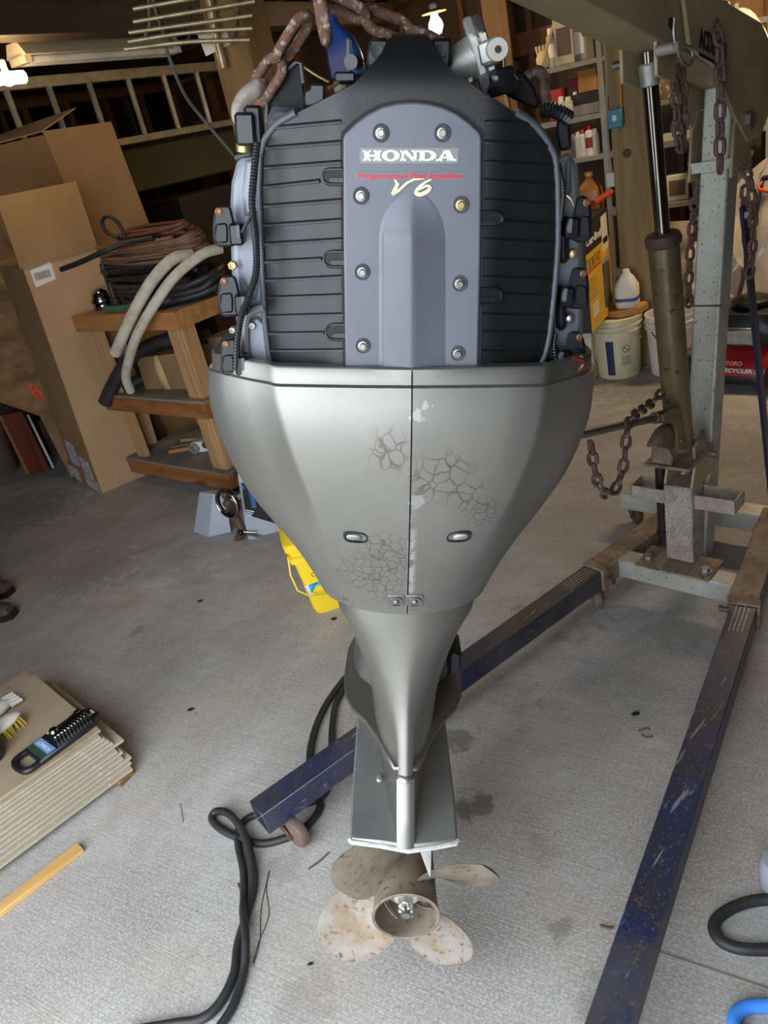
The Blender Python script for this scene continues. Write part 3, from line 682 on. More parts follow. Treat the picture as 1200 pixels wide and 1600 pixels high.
# lettering
def fpan(px, py, up=.0004): return plane_fn(lp(px, py, PY - up), (1, 0, 0), (0, 0, 1), (0, -1, 0))
kx = 1.133 / (_cp + .465 * _sp) / FPX      # metres per pixel on the panel up there
def zpx(py): return lp(640, py, PY).z
f = fpan(639, 243)
def rect(mb, fn, x0, x1, y0, y1, w=.0006): mb.prism([(x0, y0), (x1, y0), (x1, y1), (x0, y1)], fn, 0, w); return mb
hh = (zpx(231.5) - zpx(255.5)) / 2
rect(MB(), f, -77 * kx, 77 * kx, -hh, hh, .0003).build('decal_background', M['sticker_grey'], panel, 0, off=MO)
# slab-serif capitals drawn as strokes (unit box 0..1 wide, 0..1 high)
def slab(ch):
    R = []; A_ = []
    sf = .17; st = .27
    if ch == 'H': R = [(.08, .08 + st, 0, 1), (.92 - st, .92, 0, 1), (.3, .7, .40, .60), (0, .43, 0, sf), (0, .43, 1 - sf, 1), (.57, 1, 0, sf), (.57, 1, 1 - sf, 1)]
    if ch == 'D': R = [(.06, .06 + st, 0, 1), (0, .4, 0, sf), (0, .4, 1 - sf, 1)]; A_ = [('d',)]
    if ch == 'O': A_ = [('o',)]
    if ch == 'N': R = [(.08, .22, 0, 1), (.74, .90, 0, 1), (0, .34, 0, sf), (0, .2, 1 - sf, 1), (.62, 1.0, 1 - sf, 1)]; A_ = [('n',)]
    if ch == 'A': R = [(-.05, .30, 0, sf), (.55, 1.05, 0, sf), (.3, .7, .24, .38)]; A_ = [('a',)]
    return R, A_
let = MB(); capw = [29, 28, 28.5, 28, 29]; x = -72 * kx; ch_h = hh * 2 * .70
for ch, w_ in zip('HONDA', capw):
    w_ *= kx; R, A_ = slab(ch); g = lambda u, v: (x + u * w_, (v - .5) * ch_h)
    for x0, x1, y0, y1 in R:
        a, b_ = g(x0, y0); c_, d_ = g(x1, y1); rect(let, lambda u, v, w: f(u, v, w + .0003), a, c_, b_, d_)
    f2 = lambda u, v, w: f(u, v, w + .0003)
    def ringp(po, pi_):
        n = len(po)
        for i in range(n):
            j = (i + 1) % n; let.prism([g(*po[i]), g(*po[j]), g(*pi_[j]), g(*pi_[i])], f2, 0, .0006)
    for k, in A_:
        if k == 'o':
            T = [2 * math.pi * i / 28 for i in range(28)]
            ringp([(.5 + .5 * math.cos(t), .5 + .52 * math.sin(t)) for t in T], [(.5 + .21 * math.cos(t), .5 + .36 * math.sin(t)) for t in T])
        if k == 'd':
            T = [-math.pi / 2 + math.pi * i / 14 for i in range(15)]
            po = [(.4 + .58 * math.cos(t), .5 + .5 * math.sin(t)) for t in T]; pi_ = [(.4 + .30 * math.cos(t), .5 + .34 * math.sin(t)) for t in T]
            for i in range(14): let.prism([g(*po[i]), g(*po[i + 1]), g(*pi_[i + 1]), g(*pi_[i])], f2, 0, .0006)
        if k == 'n': let.prism([g(.08, 1), g(.36, 1), g(.90, 0), (g(.66, 0))], f2, 0, .0006)
        if k == 'a':
            let.prism([g(.03, 0), g(.18, 0), g(.50, 1), g(.38, 1)], f2, 0, .0006); let.prism([g(.62, 0), g(.97, 0), g(.66, 1), g(.36, 1)], f2, 0, .0006)
    x += w_ + .6 * kx
let.build('lettering', M['print_white'], panel, 0, off=MO, label='white slab letters on a grey decal')
f = fpan(639, 275); hh2 = (zpx(269.5) - zpx(280.5)) / 2
rect(MB(), f, -86 * kx, 86 * kx, -hh2, hh2, .0003).build('decal_background', mat('sticker2', '666b74', .4), panel, 0, off=MO)
text_mb('Programmed Fuel Injection', hh2 * 2.0, lambda u, v, w: f(u, v, w + .0003), .0003, .25, .0003, fit=166 * kx).build('lettering', M['print_red'], panel, 0, off=MO, label='red italic lettering')
f = fpan(641, 293)
sv = MB()
def stroke(pts, ws):
    pts = [Vector((a * kx * .92, b_ * kx * .85, 0)) for a, b_ in pts]; L_, R_ = [], []
    for i, p in enumerate(pts):
        t = (pts[min(i + 1, len(pts) - 1)] - pts[max(i - 1, 0)]).normalized(); n_ = Vector((-t.y, t.x, 0)) * ws[i] * kx / 2
        L_.append(p + n_); R_.append(p - n_)
    for i in range(len(pts) - 1): sv.prism([(L_[i].x, L_[i].y), (L_[i + 1].x, L_[i + 1].y), (R_[i + 1].x, R_[i + 1].y), (R_[i].x, R_[i].y)], lambda u, v, w: f(u, v, w + .0012), 0, .0005)
stroke([(-27, 14), (-22, 6), (-27, -4), (-31, -12)], [2, 6, 6, 5]); stroke([(-31, -13), (-20, -5), (-6, 8), (6, 14), (24, 15)], [3, 4, 3.5, 3, 1])
P6 = catmull([(36, 14, 0), (24, 8, 0), (13, -2, 0), (10, -9, 0), (17, -12, 0), (29, -7, 0), (34, 0, 0), (28, 3, 0), (15, -4, 0)], 4)
stroke([(q.x, q.y) for q in P6], [2 + 4 * math.sin(math.pi * i / (len(P6) - 1)) for i in range(len(P6))])
sv.build('lettering', M['print_cream'], panel, 0, off=MO, label='cream script model numeral')
# ---- powerhead behind the cover
MB().bx(X0 - .19, X0 + .19, 1.30, 1.62, -.33, -.02).build('engine_block', M['dark'], mot, off=MO, bev=.01)
MB().bx(X0 - .17, X0 + .17, 1.25, 1.60, -.02, .025).build('belt_cover', M['black'], mot, off=MO, bev=.02, seg=2)
MB().lathe([(.11, 0), (.115, .01), (.11, .045), (.09, .055)], (X0, 1.43, .025), (0, 0, 1), 32).build('flywheel_cover', M['black'], mot, 40, off=MO)
for px, s in ((590, -1), (688, 1)):
    c = lp(px, 80, 1.215)
    MB().loft([[c + Vector((x * k, y, z)) for x, z in ((-.016, -.02), (.016, -.02), (.016, .016), (-.012, .016))] for y, k in ((-.0, 1), (.02, 1.05), (.1, 1.0))]).build('cover_corner', M['black_plastic'], mot, 30, off=MO, bev=.005)
    MB().lathe([(.009, 0), (.0085, .004), (.003, .003)], c + Vector((0, 0, 0)), (0, -1, 0), 16).build('grommet', M['rubber'], mot, off=MO)
# cylinder heads
HG = M['engine_grey']
def pxloft(polys, name, mt, parent=mot, **k):
    mb = MB().loft([[lp(a, b_, Y) for a, b_ in poly] for poly, Y in polys]); return mb.build(name, mt, parent, k.pop('smooth', 40), off=MO, **k)
head = [(372, 246), (400, 243), (412, 300), (414, 420), (416, 560), (424, 584), (382, 584), (372, 560), (368, 480), (362, 420), (361, 380), (360, 320), (362, 285)]
hl = pxloft([([(a + (6 if a < 390 else 0), b_ + (4 if b_ < 300 else 0)) for a, b_ in head], 1.215), (head, 1.225), (head, 1.42)], 'cylinder_head', HG, bev=.004)
pxloft([([(384, 252), (405, 250), (408, 330), (384, 336), (380, 300)], 1.205), ([(380, 250), (405, 248), (410, 336), (380, 342), (376, 300)], 1.225)], 'head_cover', HG, bev=.003)
pxloft([([(374, 352), (405, 345), (410, 420), (398, 470), (376, 430)], 1.21), ([(368, 348), (405, 340), (412, 424), (400, 476), (370, 436)], 1.226)], 'head_cover', HG, bev=.003)
pxloft([([(386, 505), (402, 496), (416, 510), (420, 575), (398, 577), (386, 560)], 1.203), ([(382, 501), (402, 490), (418, 506), (423, 580), (394, 582), (382, 564)], 1.226)], 'water_jacket_cover', HG, bev=.003)
for px, py, r in ((363, 415, .0075), (394, 509, .006), (397, 567, .006), (363, 516, .006)):
    c = lp(px, py, 1.20)
    bo = MB().lathe([(r, .006), (r, -.001), (r * .8, -.0025), (r * .55, -.0025), (r * .5, .001)], c, (0, 1, 0), 6 if px == 363 else 16).build('bolt', M['brass' if px == 363 and py < 430 else 'steel'], mot, 30, off=MO)
hr = pxloft([([(868, 246), (890, 238), (900, 260), (905, 330), (908, 430), (905, 584), (850, 584), (866, 500)], 1.245), ([(868, 246), (890, 238), (903, 260), (908, 330), (912, 430), (909, 584), (850, 584), (866, 500)], 1.44)], 'cylinder_head', M['engine_grey'], bev=.004)
for (x0, x1, y0, y1) in ((872, 888, 348, 410), (870, 884, 452, 515)):
    pxloft([([(x0, y0), (x1, y0), (x1, y1), (x0, y1)], 1.215), ([(x0 - 2, y0 - 2), (x1 + 2, y0 - 2), (x1 + 2, y1 + 2), (x0 - 2, y1 + 2)], 1.25)], 'fuel_rail', M['black_plastic'], bev=.006)
# ignition coils
def coil(px, py, w, h, Y, s, mt):
    """s: +1 coil on the left bank (lobe to the left)"""
    g = lambda u, v: (px + s * u * w, py + v * h)
    out = [(-.30, -.48), (.10, -.5), (.22, -.42), (.38, .0), (.42, .42), (.30, .5), (-.30, .5), (-.46, .38), (-.47, .0), (-.42, -.3)]
    c = pxloft([([g(*q) for q in out], Y), ([g(*q) for q in out], Y + .028)], 'ignition_coil', mt, bev=.004)
    face = [(-.36, -.05), (.05, -.08), (.1, .1), (.1, .40), (-.36, .42), (-.41, .25)]
    pxloft([([g(*q) for q in face], Y - .003), ([g(*q) for q in face], Y + .004)], 'coil_face', mt, c, bev=.0025)
    MB().lathe([(.0052, .003), (.0052, -.0015), (.0038, -.002), (.003, -.0005)], lp(*g(-.24, -.34), Y), (0, 1, 0), 12).build('bolt', M['copper'], c, off=MO)
    q = lp(*g(.46, .18), Y + .004)
    pl_ = MB().box(q, (.020, .03, .03)).build('plug', M['black_gloss'], c, off=MO, bev=.003)
    MB().box(q + Vector((s * .004, -.016, .004)), (.006, .004, .02)).build('plug_clip', M['seal'], c, off=MO, bev=.001)
for px, py, w, h in ((352, 353, 42, 66), (360, 462, 42, 66), (362, 558, 38, 58)): coil(px, py, w, h, 1.175, 1, M['black_plastic'])
for px, py, w, h in ((908, 342, 36, 74), (902, 450, 40, 66), (896, 548, 40, 62)): coil(px, py, w, h, 1.20, -1, M['black'])
# corrugated wiring looms
def loom(pts, r, name='wiring_loom'):
    P = catmull(pts, 14); n = len(P); out = []; rs = []
    L = sum((P[i + 1] - P[i]).length for i in range(n - 1)); steps = int(L / .0022)
    acc = 0; k = 0; Q = []
    for i in range(steps + 1):
        t = i / steps * (n - 1); j = min(int(t), n - 2); Q.append(P[j].lerp(P[j + 1], t - j)); rs.append(r * (1.0 if i % 2 else .82))
    return MB().tube(Q, rs, 8).build(name, M['black'], mot, 20, off=MO)
loom([lp(402, 222, 1.165), lp(397, 270, 1.163), lp(394, 320, 1.163), lp(400, 380, 1.163), (lp(400, 425, 1.163)), lp(390, 460, 1.163), lp(378, 490, 1.163), lp(371, 530, 1.165), lp(369, 578, 1.168)], .0056)
loom([lp(873, 255, 1.19), lp(880, 300, 1.19), lp(876, 345, 1.19)], .004)
loom([lp(845, 172, 1.215), lp(862, 172, 1.215), lp(878, 178, 1.215), lp(890, 186, 1.22)], .011)
loom([lp(868, 522, 1.2), lp(866, 545, 1.2), lp(872, 575, 1.2)], .004)
MB().tube(catmull([lp(394, 335, 1.16), lp(385, 350, 1.158), lp(378, 363, 1.16)], 5), .0022, 6).build('wire', M['rubber'], mot, off=MO)
MB().tube(catmull([lp(393, 585, 1.2), lp(386, 560, 1.2), lp(384, 505, 1.2), lp(395, 486, 1.2), lp(412, 480, 1.2)], 6), .0065, 8).build('coolant_hose', mat('hose_grey', '6b6c6b', .5), mot, off=MO)
MB().tube(catmull([lp(862, 572, 1.18), lp(880, 566, 1.175), lp(902, 560, 1.175), lp(912, 566, 1.18), lp(905, 578, 1.18), lp(880, 580, 1.185)], 6), .005, 8).build('orange_lead', mat('orange_lead', '4a2410', .3), mot, off=MO)
MB().tube(catmull([lp(886, 305, 1.19), lp(893, 312, 1.187), lp(897, 322, 1.19)], 5), .0016, 6).build('wire', M['brass'], mot, off=MO)
for px, py in ((890, 444 - 117, ), (893, 443 - 120,)): pass
for px, py in ((896, 397), (891, 498)): MB().lathe([(.007, .008), (.007, -.003), (.004, -.005)], lp(px, py, 1.225), (0, 1, 0), 12).build('bolt', M['brass' if py < 450 else 'steel'], mot, off=MO)
# left top: lifting hook, sensor connector, air scoop
hk = catmull([lp(404, 108, 1.34), lp(408, 122, 1.34), lp(404, 138, 1.335), lp(388, 150, 1.33), lp(376, 166, 1.325), lp(373, 184, 1.32), lp(380, 200, 1.32)], 5)
MB().tube(hk, [.009 + .006 * math.sin(math.pi * i / (len(hk) - 1)) for i in range(len(hk))], 10, flat=.7).build('lifting_eye', M['hook'], mot, 60, off=MO)
MB().bx(-.005, .005, -.02, .02, -.03, .03).build('lug', M['hook'], mot, off=MO - lp(398, 190, 1.36))
MB().box(lp(385, 202, 1.20), (.028, .03, .042)).build('connector', M['black'], mot, off=MO, bev=.004)
MB().box(lp(398, 196, 1.21), (.024, .03, .05)).build('connector', M['black_plastic'], mot, off=MO, bev=.004)
MB().cyl(lp(382, 238, 1.22), lp(382, 222, 1.22), .012, .012, 14).build('sensor', M['brass'], mot, off=MO)
MB().cyl(lp(368, 247, 1.23), lp(392, 240, 1.23), .009, .009, 12).build('pipe_stub', M['black'], mot, off=MO)
sc = [(417, 192), (417, 152), (430, 130), (446, 112), (462, 98), (470, 99), (474, 130), (478, 165), (474, 190)]
pxloft([(sc, 1.33), ([(a + 2, b_) for a, b_ in sc], 1.38)], 'air_scoop', M['dark'], bev=.003)
MB().tube([lp(a, b_, 1.325) for a, b_ in sc[:-2]], .0028, 8).build('scoop_lip', M['seal'], mot, off=MO)
MB().tube(catmull([lp(474, 104, 1.33), lp(495, 118, 1.33), lp(514, 128, 1.33)], 4), .002, 6).build('scoop_lip', M['brass'], mot, off=MO)
pxloft([([(416, 210), (418, 175), (428, 166), (470, 168), (470, 200)], 1.27), ([(416, 210), (418, 175), (428, 166), (470, 168), (470, 200)], 1.33)], 'intake_duct', M['seal'], bev=.008)
pxloft([([(474, 168), (474, 142), (482, 138), (484, 130), (508, 130), (508, 150), (506, 166)], 1.235), ([(474, 168), (474, 142), (482, 138), (484, 130), (508, 130), (508, 150), (506, 166)], 1.27)], 'sensor_block', M['black'], bev=.005)
MB().box(lp(540, 122, 1.27), (.03, .05, .014)).build('terminal_block', M['black'], mot, off=MO, bev=.003)
MB().box(lp(545, 92, 1.30), (.008, .03, .05)).build('bracket', M['seal'], mot, off=MO, bev=.002)
MB().cyl(lp(548, 97, 1.26), lp(558, 97, 1.30), .010, .010, 14).build('relay', M['black'], mot, off=MO)
MB().tube(catmull([lp(512, 138, 1.24), lp(522, 134, 1.245), lp(530, 128, 1.25)], 4), .0022, 6).build('wire', M['brass'], mot, off=MO)
# thermostat housing
ax0, ax1 = lp(690, 112, 1.262), lp(752, 86, 1.258); dx = (ax1 - ax0).normalized()
MB().lathe([(.019, 0), (.022, .016), (.027, .036), (.031, .050)], ax0, dx, 24).build('thermostat_housing', M['cast'], mot, 50, off=MO)
e1 = dx.cross(Vector((0, 1, 0))).normalized(); e2 = dx.cross(e1)
hexa = [(.052 * math.cos(t) * 1.0, .036 * math.sin(t)) for t in [math.radians(a) for a in (15, 60, 120, 165, 195, 240, 300, 345)]]
MB().prism(hexa, lambda u, v, w: ax0 + dx * w + e1 * u + e2 * v, .046, .060).build('flange', M['cast'], mot, 30, off=MO, bev=.003)
MB().prism([(a * .96, b_ * .96) for a, b_ in hexa], lambda u, v, w: ax0 + dx * w + e1 * u + e2 * v, .060, .072).build('cover', M['steel'], mot, 30, off=MO, bev=.002)
cc = lp(778, 77, 1.19)
MB().lathe([(.0145, 0), (.0145, .045)], cc, (0, 1, .1), 24).build('plug_boss', mat('plug_grey', 'b0aca4', .45, .5), mot, 40, off=MO, bev=.001)
MB().lathe([(.005, -.0015), (.0045, .002)], cc, (0, 1, .1), 6).build('hex_socket', M['black'], mot, off=MO)
MB().bar(lp(752, 88, 1.225), lp(777, 78, 1.215), .026, .03, (0, 0, 1)).build('boss_arm', M['cast'], mot, off=MO, bev=.004)
for px, py in ((775, 122), (748, 62), (735, 125)): MB().lathe([(.006, .012), (.006, 0), (.003, -.002)], lp(px, py, 1.23), (0, 1, 0), 10).build('bolt', M['steel'], mot, off=MO)
MB().lathe([(.020, 0), (.024, .006), (.020, .012), (.024, .02), (.018, .03)], lp(780, 110, 1.25), (.3, -.1, -1), 18).build('water_hose_end', M['black'], mot, off=MO)
sr = [(790, 150), (785, 125), (792, 108), (806, 106), (822, 118), (836, 138), (843, 160), (840, 172)]
pxloft([(sr, 1.31), (sr, 1.40)], 'air_scoop', M['dark'], bev=.004)
pxloft([([(872, 178), (890, 182), (893, 234), (874, 236), (868, 205)], 1.22), ([(872, 178), (890, 182), (893, 234), (874, 236), (868, 205)], 1.27)], 'connector', M['black'], bev=.004)
pxloft([([(884, 252), (892, 244), (892, 300), (884, 310)], 1.21), ([(884, 252), (892, 244), (892, 300), (884, 310)], 1.26)], 'side_guard', M['seal'], bev=.003)
hk2 = catmull([lp(822, 122, 1.36), lp(838, 112, 1.355), lp(850, 122, 1.35), lp(850, 145, 1.35), lp(856, 170, 1.35)], 5)
MB().tube(hk2, .010, 10, flat=.8).build('lifting_eye', M['rust_grey'], mot, 60, off=MO)
# ------------------------------------------------------------------ engine hoist; local frame: x forward along the boom, y towards the viewer's right, z up
HP = Vector((1.02, 2.27, 0)); _ha = math.radians(42)
HA = Vector((-math.cos(_ha), -math.sin(_ha), 0)); HN = Vector((math.sin(_ha), -math.cos(_ha), 0))
hoist = thing('engine_hoist', 'wheeled engine hoist with pale grey mast, hydraulic ram and blue legs', 'engine hoist', HP, math.atan2(HA.y, HA.x))
def h2w(s, n, z): return HP + HA * s + HN * n + Vector((0, 0, z))
def hS(px, py, n=0.0):
    r = ray(px, py); t = ((HP + HN * n - EYE).dot(HN)) / r.dot(HN); p = EYE + r * t; q = p - HP; return Vector((q.dot(HA), n, p.z))
M['hoist_grey'] = mat('hoist_grey', 'b4b5ae', .42, .25, c2='9a9a90', scale=7, c3='4d3f34', s3=110, lo3=.61, hi3=.67, bmp=.1)
M['hoist_shaded'] = mat('hoist_shaded', 'ab9f7e', .5, .15, c2='94886a', scale=8, c3='5a4a34', s3=60, lo3=.68, hi3=.74, bmp=.1)  # same paint as the mast, with shade put into this darker copy
M['hoist_rusty'] = mat('hoist_rusty', '8f8373', .6, .2, c2='6c5a49', scale=9, lo=.35, hi=.65, c3='574132', s3=45, lo3=.55, hi3=.7, bmp=.2)
M['hoist_speck'] = mat('hoist_speck', 'b3aba0', .5, .2, c2='8f8478', scale=12, c3='5b4030', s3=240, lo3=.54, hi3=.62, bmp=.2)
M['ram_olive'] = mat('ram_olive', '796d50', .42, .35, c2='5d523c', scale=9, c3='453b2c', s3=24, lo3=.62, hi3=.67, bmp=.1)
M['chrome'] = mat('chrome', 'b5b3af', .16, 1.0, c2='8d8a85', scale=6)
def leg_paint():
    m, nt, b, vec = base('leg_blue'); b.inputs['Roughness'].default_value = .42
    n = noise(nt, vec, 10, 6, .7); n2 = noise(nt, vec, 45, 5, .7); n3 = noise(nt, vec, 60, 4, .6, (.12, 1, 1)); dirt = noise(nt, vec, 4, 4, .6)
    col = mixc(nt, ramp(nt, n, .45, .70), C('1a2749'), C('2b2c2f'))
    col = mixc(nt, math_(nt, 'MULTIPLY', ramp(nt, noise(nt, vec, 2.5, 4, .6), .48, .66), .8), col, C('26272c'))
    col = mixc(nt, math_(nt, 'MULTIPLY', ramp(nt, noise(nt, vec, 120, 4, .7), .56, .68), .45), col, C('6d6c6c'))
    sx = nd(nt, 'ShaderNodeSeparateXYZ'); nt.links.new(vec, sx.inputs[0])
    col = mixc(nt, math_(nt, 'MULTIPLY', ramp(nt, n2, .58, .70), .8), col, C('6b4a33'))
    col = mixc(nt, math_(nt, 'MULTIPLY', ramp(nt, n3, .64, .70), .6), col, C('8d8e92'))
    col = mixc(nt, math_(nt, 'MULTIPLY', ramp(nt, dirt, .5, .68), .55), col, C('56524c'))
    nt.links.new(col, b.inputs['Base Color']); bump(nt, b, n2, .15, .001); return m
M['leg_blue'] = leg_paint()
M['strap_blue'] = mat('strap_blue', '1d2847', .35, .1, c2='2a2c36', scale=6)
M['caster_rust'] = mat('caster_rust', '6f625a', .65, .25, c2='6b5145', scale=20, c3='a39a94', s3=40)
M['caster_dark'] = mat('caster_dark', '4a413b', .6, .3, c2='6b5145', scale=25)
def caster(parent, x, y, ztop, ang, R=.045, mt='caster_rust', swivel=.02):
    d = Vector((math.cos(ang), math.sin(ang), 0)); sd = Vector((-d.y, d.x, 0)); c = Vector((x, y, 0)) + d * swivel + Vector((0, 0, R))
    f = MB(); f.cyl((x, y, ztop), (x, y, ztop - .012), .032, .032, 16)
    for s in (-1, 1):
        a = Vector((x, y, ztop - .012)) + sd * s * .020
        f.add([a - d * .022, a + d * .026, c + sd * s * .020 + d * .008 + Vector((0, 0, -.008)), c + sd * s * .020 - d * .008 + Vector((0, 0, -.008)),
               a - d * .022 + sd * s * .003, a + d * .026 + sd * s * .003, c + sd * s * .023 + d * .008 + Vector((0, 0, -.008)), c + sd * s * .023 - d * .008 + Vector((0, 0, -.008))],
              [(0, 1, 2, 3), (7, 6, 5, 4), (0, 4, 5, 1), (1, 5, 6, 2), (2, 6, 7, 3), (3, 7, 4, 0)])
    f.cyl(c - sd * .028, c + sd * .028, .007, .007, 8)
    fo = f.build('caster_fork', M['caster_dark'], parent)
    MB().lathe([(.012, -.016), (R * .72, -.013), (R * .93, -.014), (R, -.008), (R, .008), (R * .93, .014), (R * .72, .013), (.012, .016)], c, sd, 24).build('caster_wheel', M[mt], parent, 40)
# legs
ZL0, ZL1 = .085, .160
for s, back, front, lab in ((-1, (.17, -.245), (1.625, -.50), 'scuffed blue leg'), (1, (.17, .262), (1.64, .525), 'scuffed blue leg with rusty edge')):
    b_ = Vector((back[0], back[1], (ZL0 + ZL1) / 2)); f_ = Vector((front[0], front[1], (ZL0 + ZL1) / 2)); d = (f_ - b_).normalized(); sd = Vector((-d.y, d.x, 0))
    tb = MB(); w = .0375; t = .004
    o_ = [(-w, -w), (w, -w), (w, w), (-w, w)]; i_ = [(-w + t, -w + t), (w - t, -w + t), (w - t, w - t), (-w + t, w - t)]
    def sec(p, q): return [p + sd * a + Vector((0, 0, c)) for a, c in q]
    rg = [sec(b_ - d * .18, o_), sec(f_, o_), sec(f_, i_), sec(f_ - d * .15, i_)]
    tb.loft(rg, True, True)
    lg = tb.build('leg', M['leg_blue'], hoist, 30, bev=.003, label=lab)
    e = f_ - d * (.06 if s < 0 else .06)
    caster(lg, e.x, e.y, ZL0, math.pi / 2 if s < 0 else math.atan2(d.y, d.x) + 2.9, swivel=.05 if s < 0 else .02)
    # rating text, worn
    for k in range(4):
        q = b_ + d * (.13) + sd * (-.02 + .012 * k) + Vector((0, 0, .0375))
        fq = plane_fn(q, d * 1, sd, (0, 0, 1)); ln = MB(); u = -.075 + .008 * (k % 2); r5 = random.Random(k + 10 * s)
        while u < .055:
            w5 = r5.uniform(.004, .013); ln.prism([(u, -.0014), (u + w5, -.0014), (u + w5, .0014), (u, .0014)], fq, 0, .0003); u += w5 + .003
        ln.build('worn_print', M['hoist_grey'], lg, 0)
    # socket collar with set bolt
    cl_ = MB()
    r2 = [sec(b_ + d * .02, [(-.046, -.045), (.046, -.045), (.046, .045), (-.046, .045)]), sec(b_ + d * .055, [(-.046, -.045), (.046, -.045), (.046, .045), (-.046, .045)])]
    cl_.loft(r2); cl_.build('collar', M['hoist_rusty'], hoist, bev=.003)
    q = b_ + d * .037 - sd * s * .046
    MB().cyl(q, q - sd * s * .022, .009, .009, 10).cyl(q - sd * s * .022, q - sd * s * .032, .013, .013, 6).build('set_bolt', M['caster_dark'], hoist)
    # rear caster by the collar
    caster(hoist, b_.x + d.x * .045, b_.y + d.y * .045, ZL0 - .01, .6 if s < 0 else -.4, R=.043, mt='caster_rust')
    # side rail from collar to the rear beam
    sr_ = MB().loft([[Vector((x, y0 + s * 0, z)) for y0, z in ((yb - .045, .085), (yb + .045, .085), (yb + .045, .162), (yb - .045, .162))] for x, yb in ((.20, s * .255), (-.40, s * .150 if s < 0 else .16))])
    sr_.build('side_rail', M['hoist_rusty'], hoist, bev=.004)
MB().bx(.06, .135, -.215, .225, .085, .160).build('front_beam', M['hoist_grey'], hoist, bev=.004)
MB().bx(-.435, -.345, -.44, .44, .075, .150).build('rear_beam', M['hoist_grey'], hoist, bev=.004)
for s in (-1, 1): caster(hoist, -.39, s * .40, .075, .9, R=.034, mt='caster_dark')
# foot plate, stub column
MB().bx(.01, .15, -.13, .13, .160, .168).build('foot_plate', M['hoist_rusty'], hoist, bev=.002)
for n in (-.10, .10): MB().cyl((.10, n, .168), (.10, n, .172), .022, .022, 16).cyl((.10, n, .172), (.10, n, .184), .016, .015, 6).build('bolt', M['dull_steel'], hoist)
MB().bx(-.02, .072, -.048, .048, .168, .46).build('stub_column', M['hoist_speck'], hoist, bev=.004)
for s in (-1, 1):
    t_ = MB(); y0, y1 = (s * .048, s * .178)
    ya, yb = min(y0, y1), max(y0, y1); x0, x1 = -.035, .05; z0, z1 = .375, .425
    t_.bx(x1 - .004, x1, ya, yb, z0, z1).bx(x0, x0 + .004, ya, yb, z0, z1).bx(x0, x1, (yb - .004) if s > 0 else ya, yb if s > 0 else ya + .004, z0, z1)
    t_.build('leg_holder', M['hoist_speck'], hoist)
MB().lathe([(.019, 0), (.019, .03), (.023, .032), (.023, .05), (.019, .052), (.019, .30)], (-.02, -.098, .175), (0, 0, 1), 16).build('jack_handle', M['black'], hoist, label='black rubber sleeved handle standing by the column')
# mast: leans back
m0 = Vector((-.075, 0, .12)); m1 = Vector((-.345, 0, 1.60)); md = (m1 - m0).normalized(); mf = Vector((0, 1, 0)).cross(md) * 1
mast = MB()
mw = .043
mast.loft([[p + Vector((0, a, 0)) + mf * b_ for a, b_ in ((-mw, -mw), (mw, -mw), (mw, mw), (-mw, mw))] for p in (m0, m1)])
mast.build('mast', M['hoist_grey'], hoist, bev=.006, seg=2)
def mpt(z, f=0.0, n=0.0):   # a point on the mast at height z, f out of its front face
    p = m0 + md * ((z - m0.z) / md.z); return p + mf * (mw + f) + Vector((0, n, 0))
if mf.x < 0: mf = -mf
# weld seam and rust patch
MB().bar(mpt(.98, .0, -.05), mpt(.98, .0, .05), .004, .006).build('weld', M['caster_dark'], hoist)
# pivot bracket: open collar near the top
for n in (-.062, .062):
    MB().prism([(-.115, 1.36), (.035, 1.36), (.035, 1.50), (.0, 1.55), (-.115, 1.55)], lambda u, v, w, n=n: Vector((mpt(v).x + u, n + w, v)), -.005, .005).build('pivot_cheek', M['hoist_shaded'], hoist, bev=.002)
MB().bar(mpt(1.385, .028, -.062), mpt(1.385, .028, .062), .006, .03, (0, 0, 1)).build('pivot_web', M['hoist_grey'], hoist)
pv = mpt(1.50, -.05)
MB().cyl(pv + Vector((0, -.085, 0)), pv + Vector((0, .085, 0)), .016, .016, 16).cyl(pv + Vector((0, .068, 0)), pv + Vector((0, .088, 0)), .026, .026, 6).build('pivot_bolt', M['dull_steel'], hoist)
# boom
bs = lambda s: 1.735 + .285 * (s - .14)
boom = MB(); y0 = .055
prof = [(-.40, bs(-.40) + .0), (1.42, bs(1.42)), (1.42, bs(1.42) + .135), (-.40, bs(-.40) + .165)]
boom.prism(prof, lambda u, v, w: Vector((u, w, v)), -y0, y0)
bm_ = boom.build('boom', M['hoist_shaded'], hoist, bev=.006, seg=2)
for n in (-.066, .066):
    ch = [(.06, bs(.06) + .01), (.10, bs(.10) + .155), (-.44, bs(-.44) + .175), (-.53, bs(-.53) + .13), (-.52, 1.50), (-.45, 1.44), (-.34, 1.44), (-.24, 1.52), (-.10, bs(-.10) - .005)]
    MB().prism(ch, lambda u, v, w, n=n: Vector((u, n + w, v)), -.006, .006).build('boom_cheek', M['hoist_shaded'], hoist, bev=.003)
q0 = hS(1114, 72, .0725); fnb = plane_fn(Vector((q0.x, .0725, q0.z)), (-1, 0, -.285), (-.285, 0, 1) if False else (.0, 0, 1), (0, 1, 0))
text_mb('ACDelco'.upper(), .062, lambda u, v, w: fnb(u, v - 0, w), .0004, .15, .003, fit=.19).build('lettering', M['print_black'], hoist, 0, label='black capital lettering')
MB().prism([(-.095, -.040), (.095, -.040), (.095, -.032), (-.095, -.032)], fnb, 0, .0006).build('underline', M['print_black'], hoist, 0)
qh = hS(1048, 36, .073)
MB().lathe([(.013, 0), (.013, .0008)], Vector((qh.x, .0725, qh.z)), (0, 1, 0), 18).build('pin_hole', M['dark'], hoist)
qp = hS(1045, 76, .09)
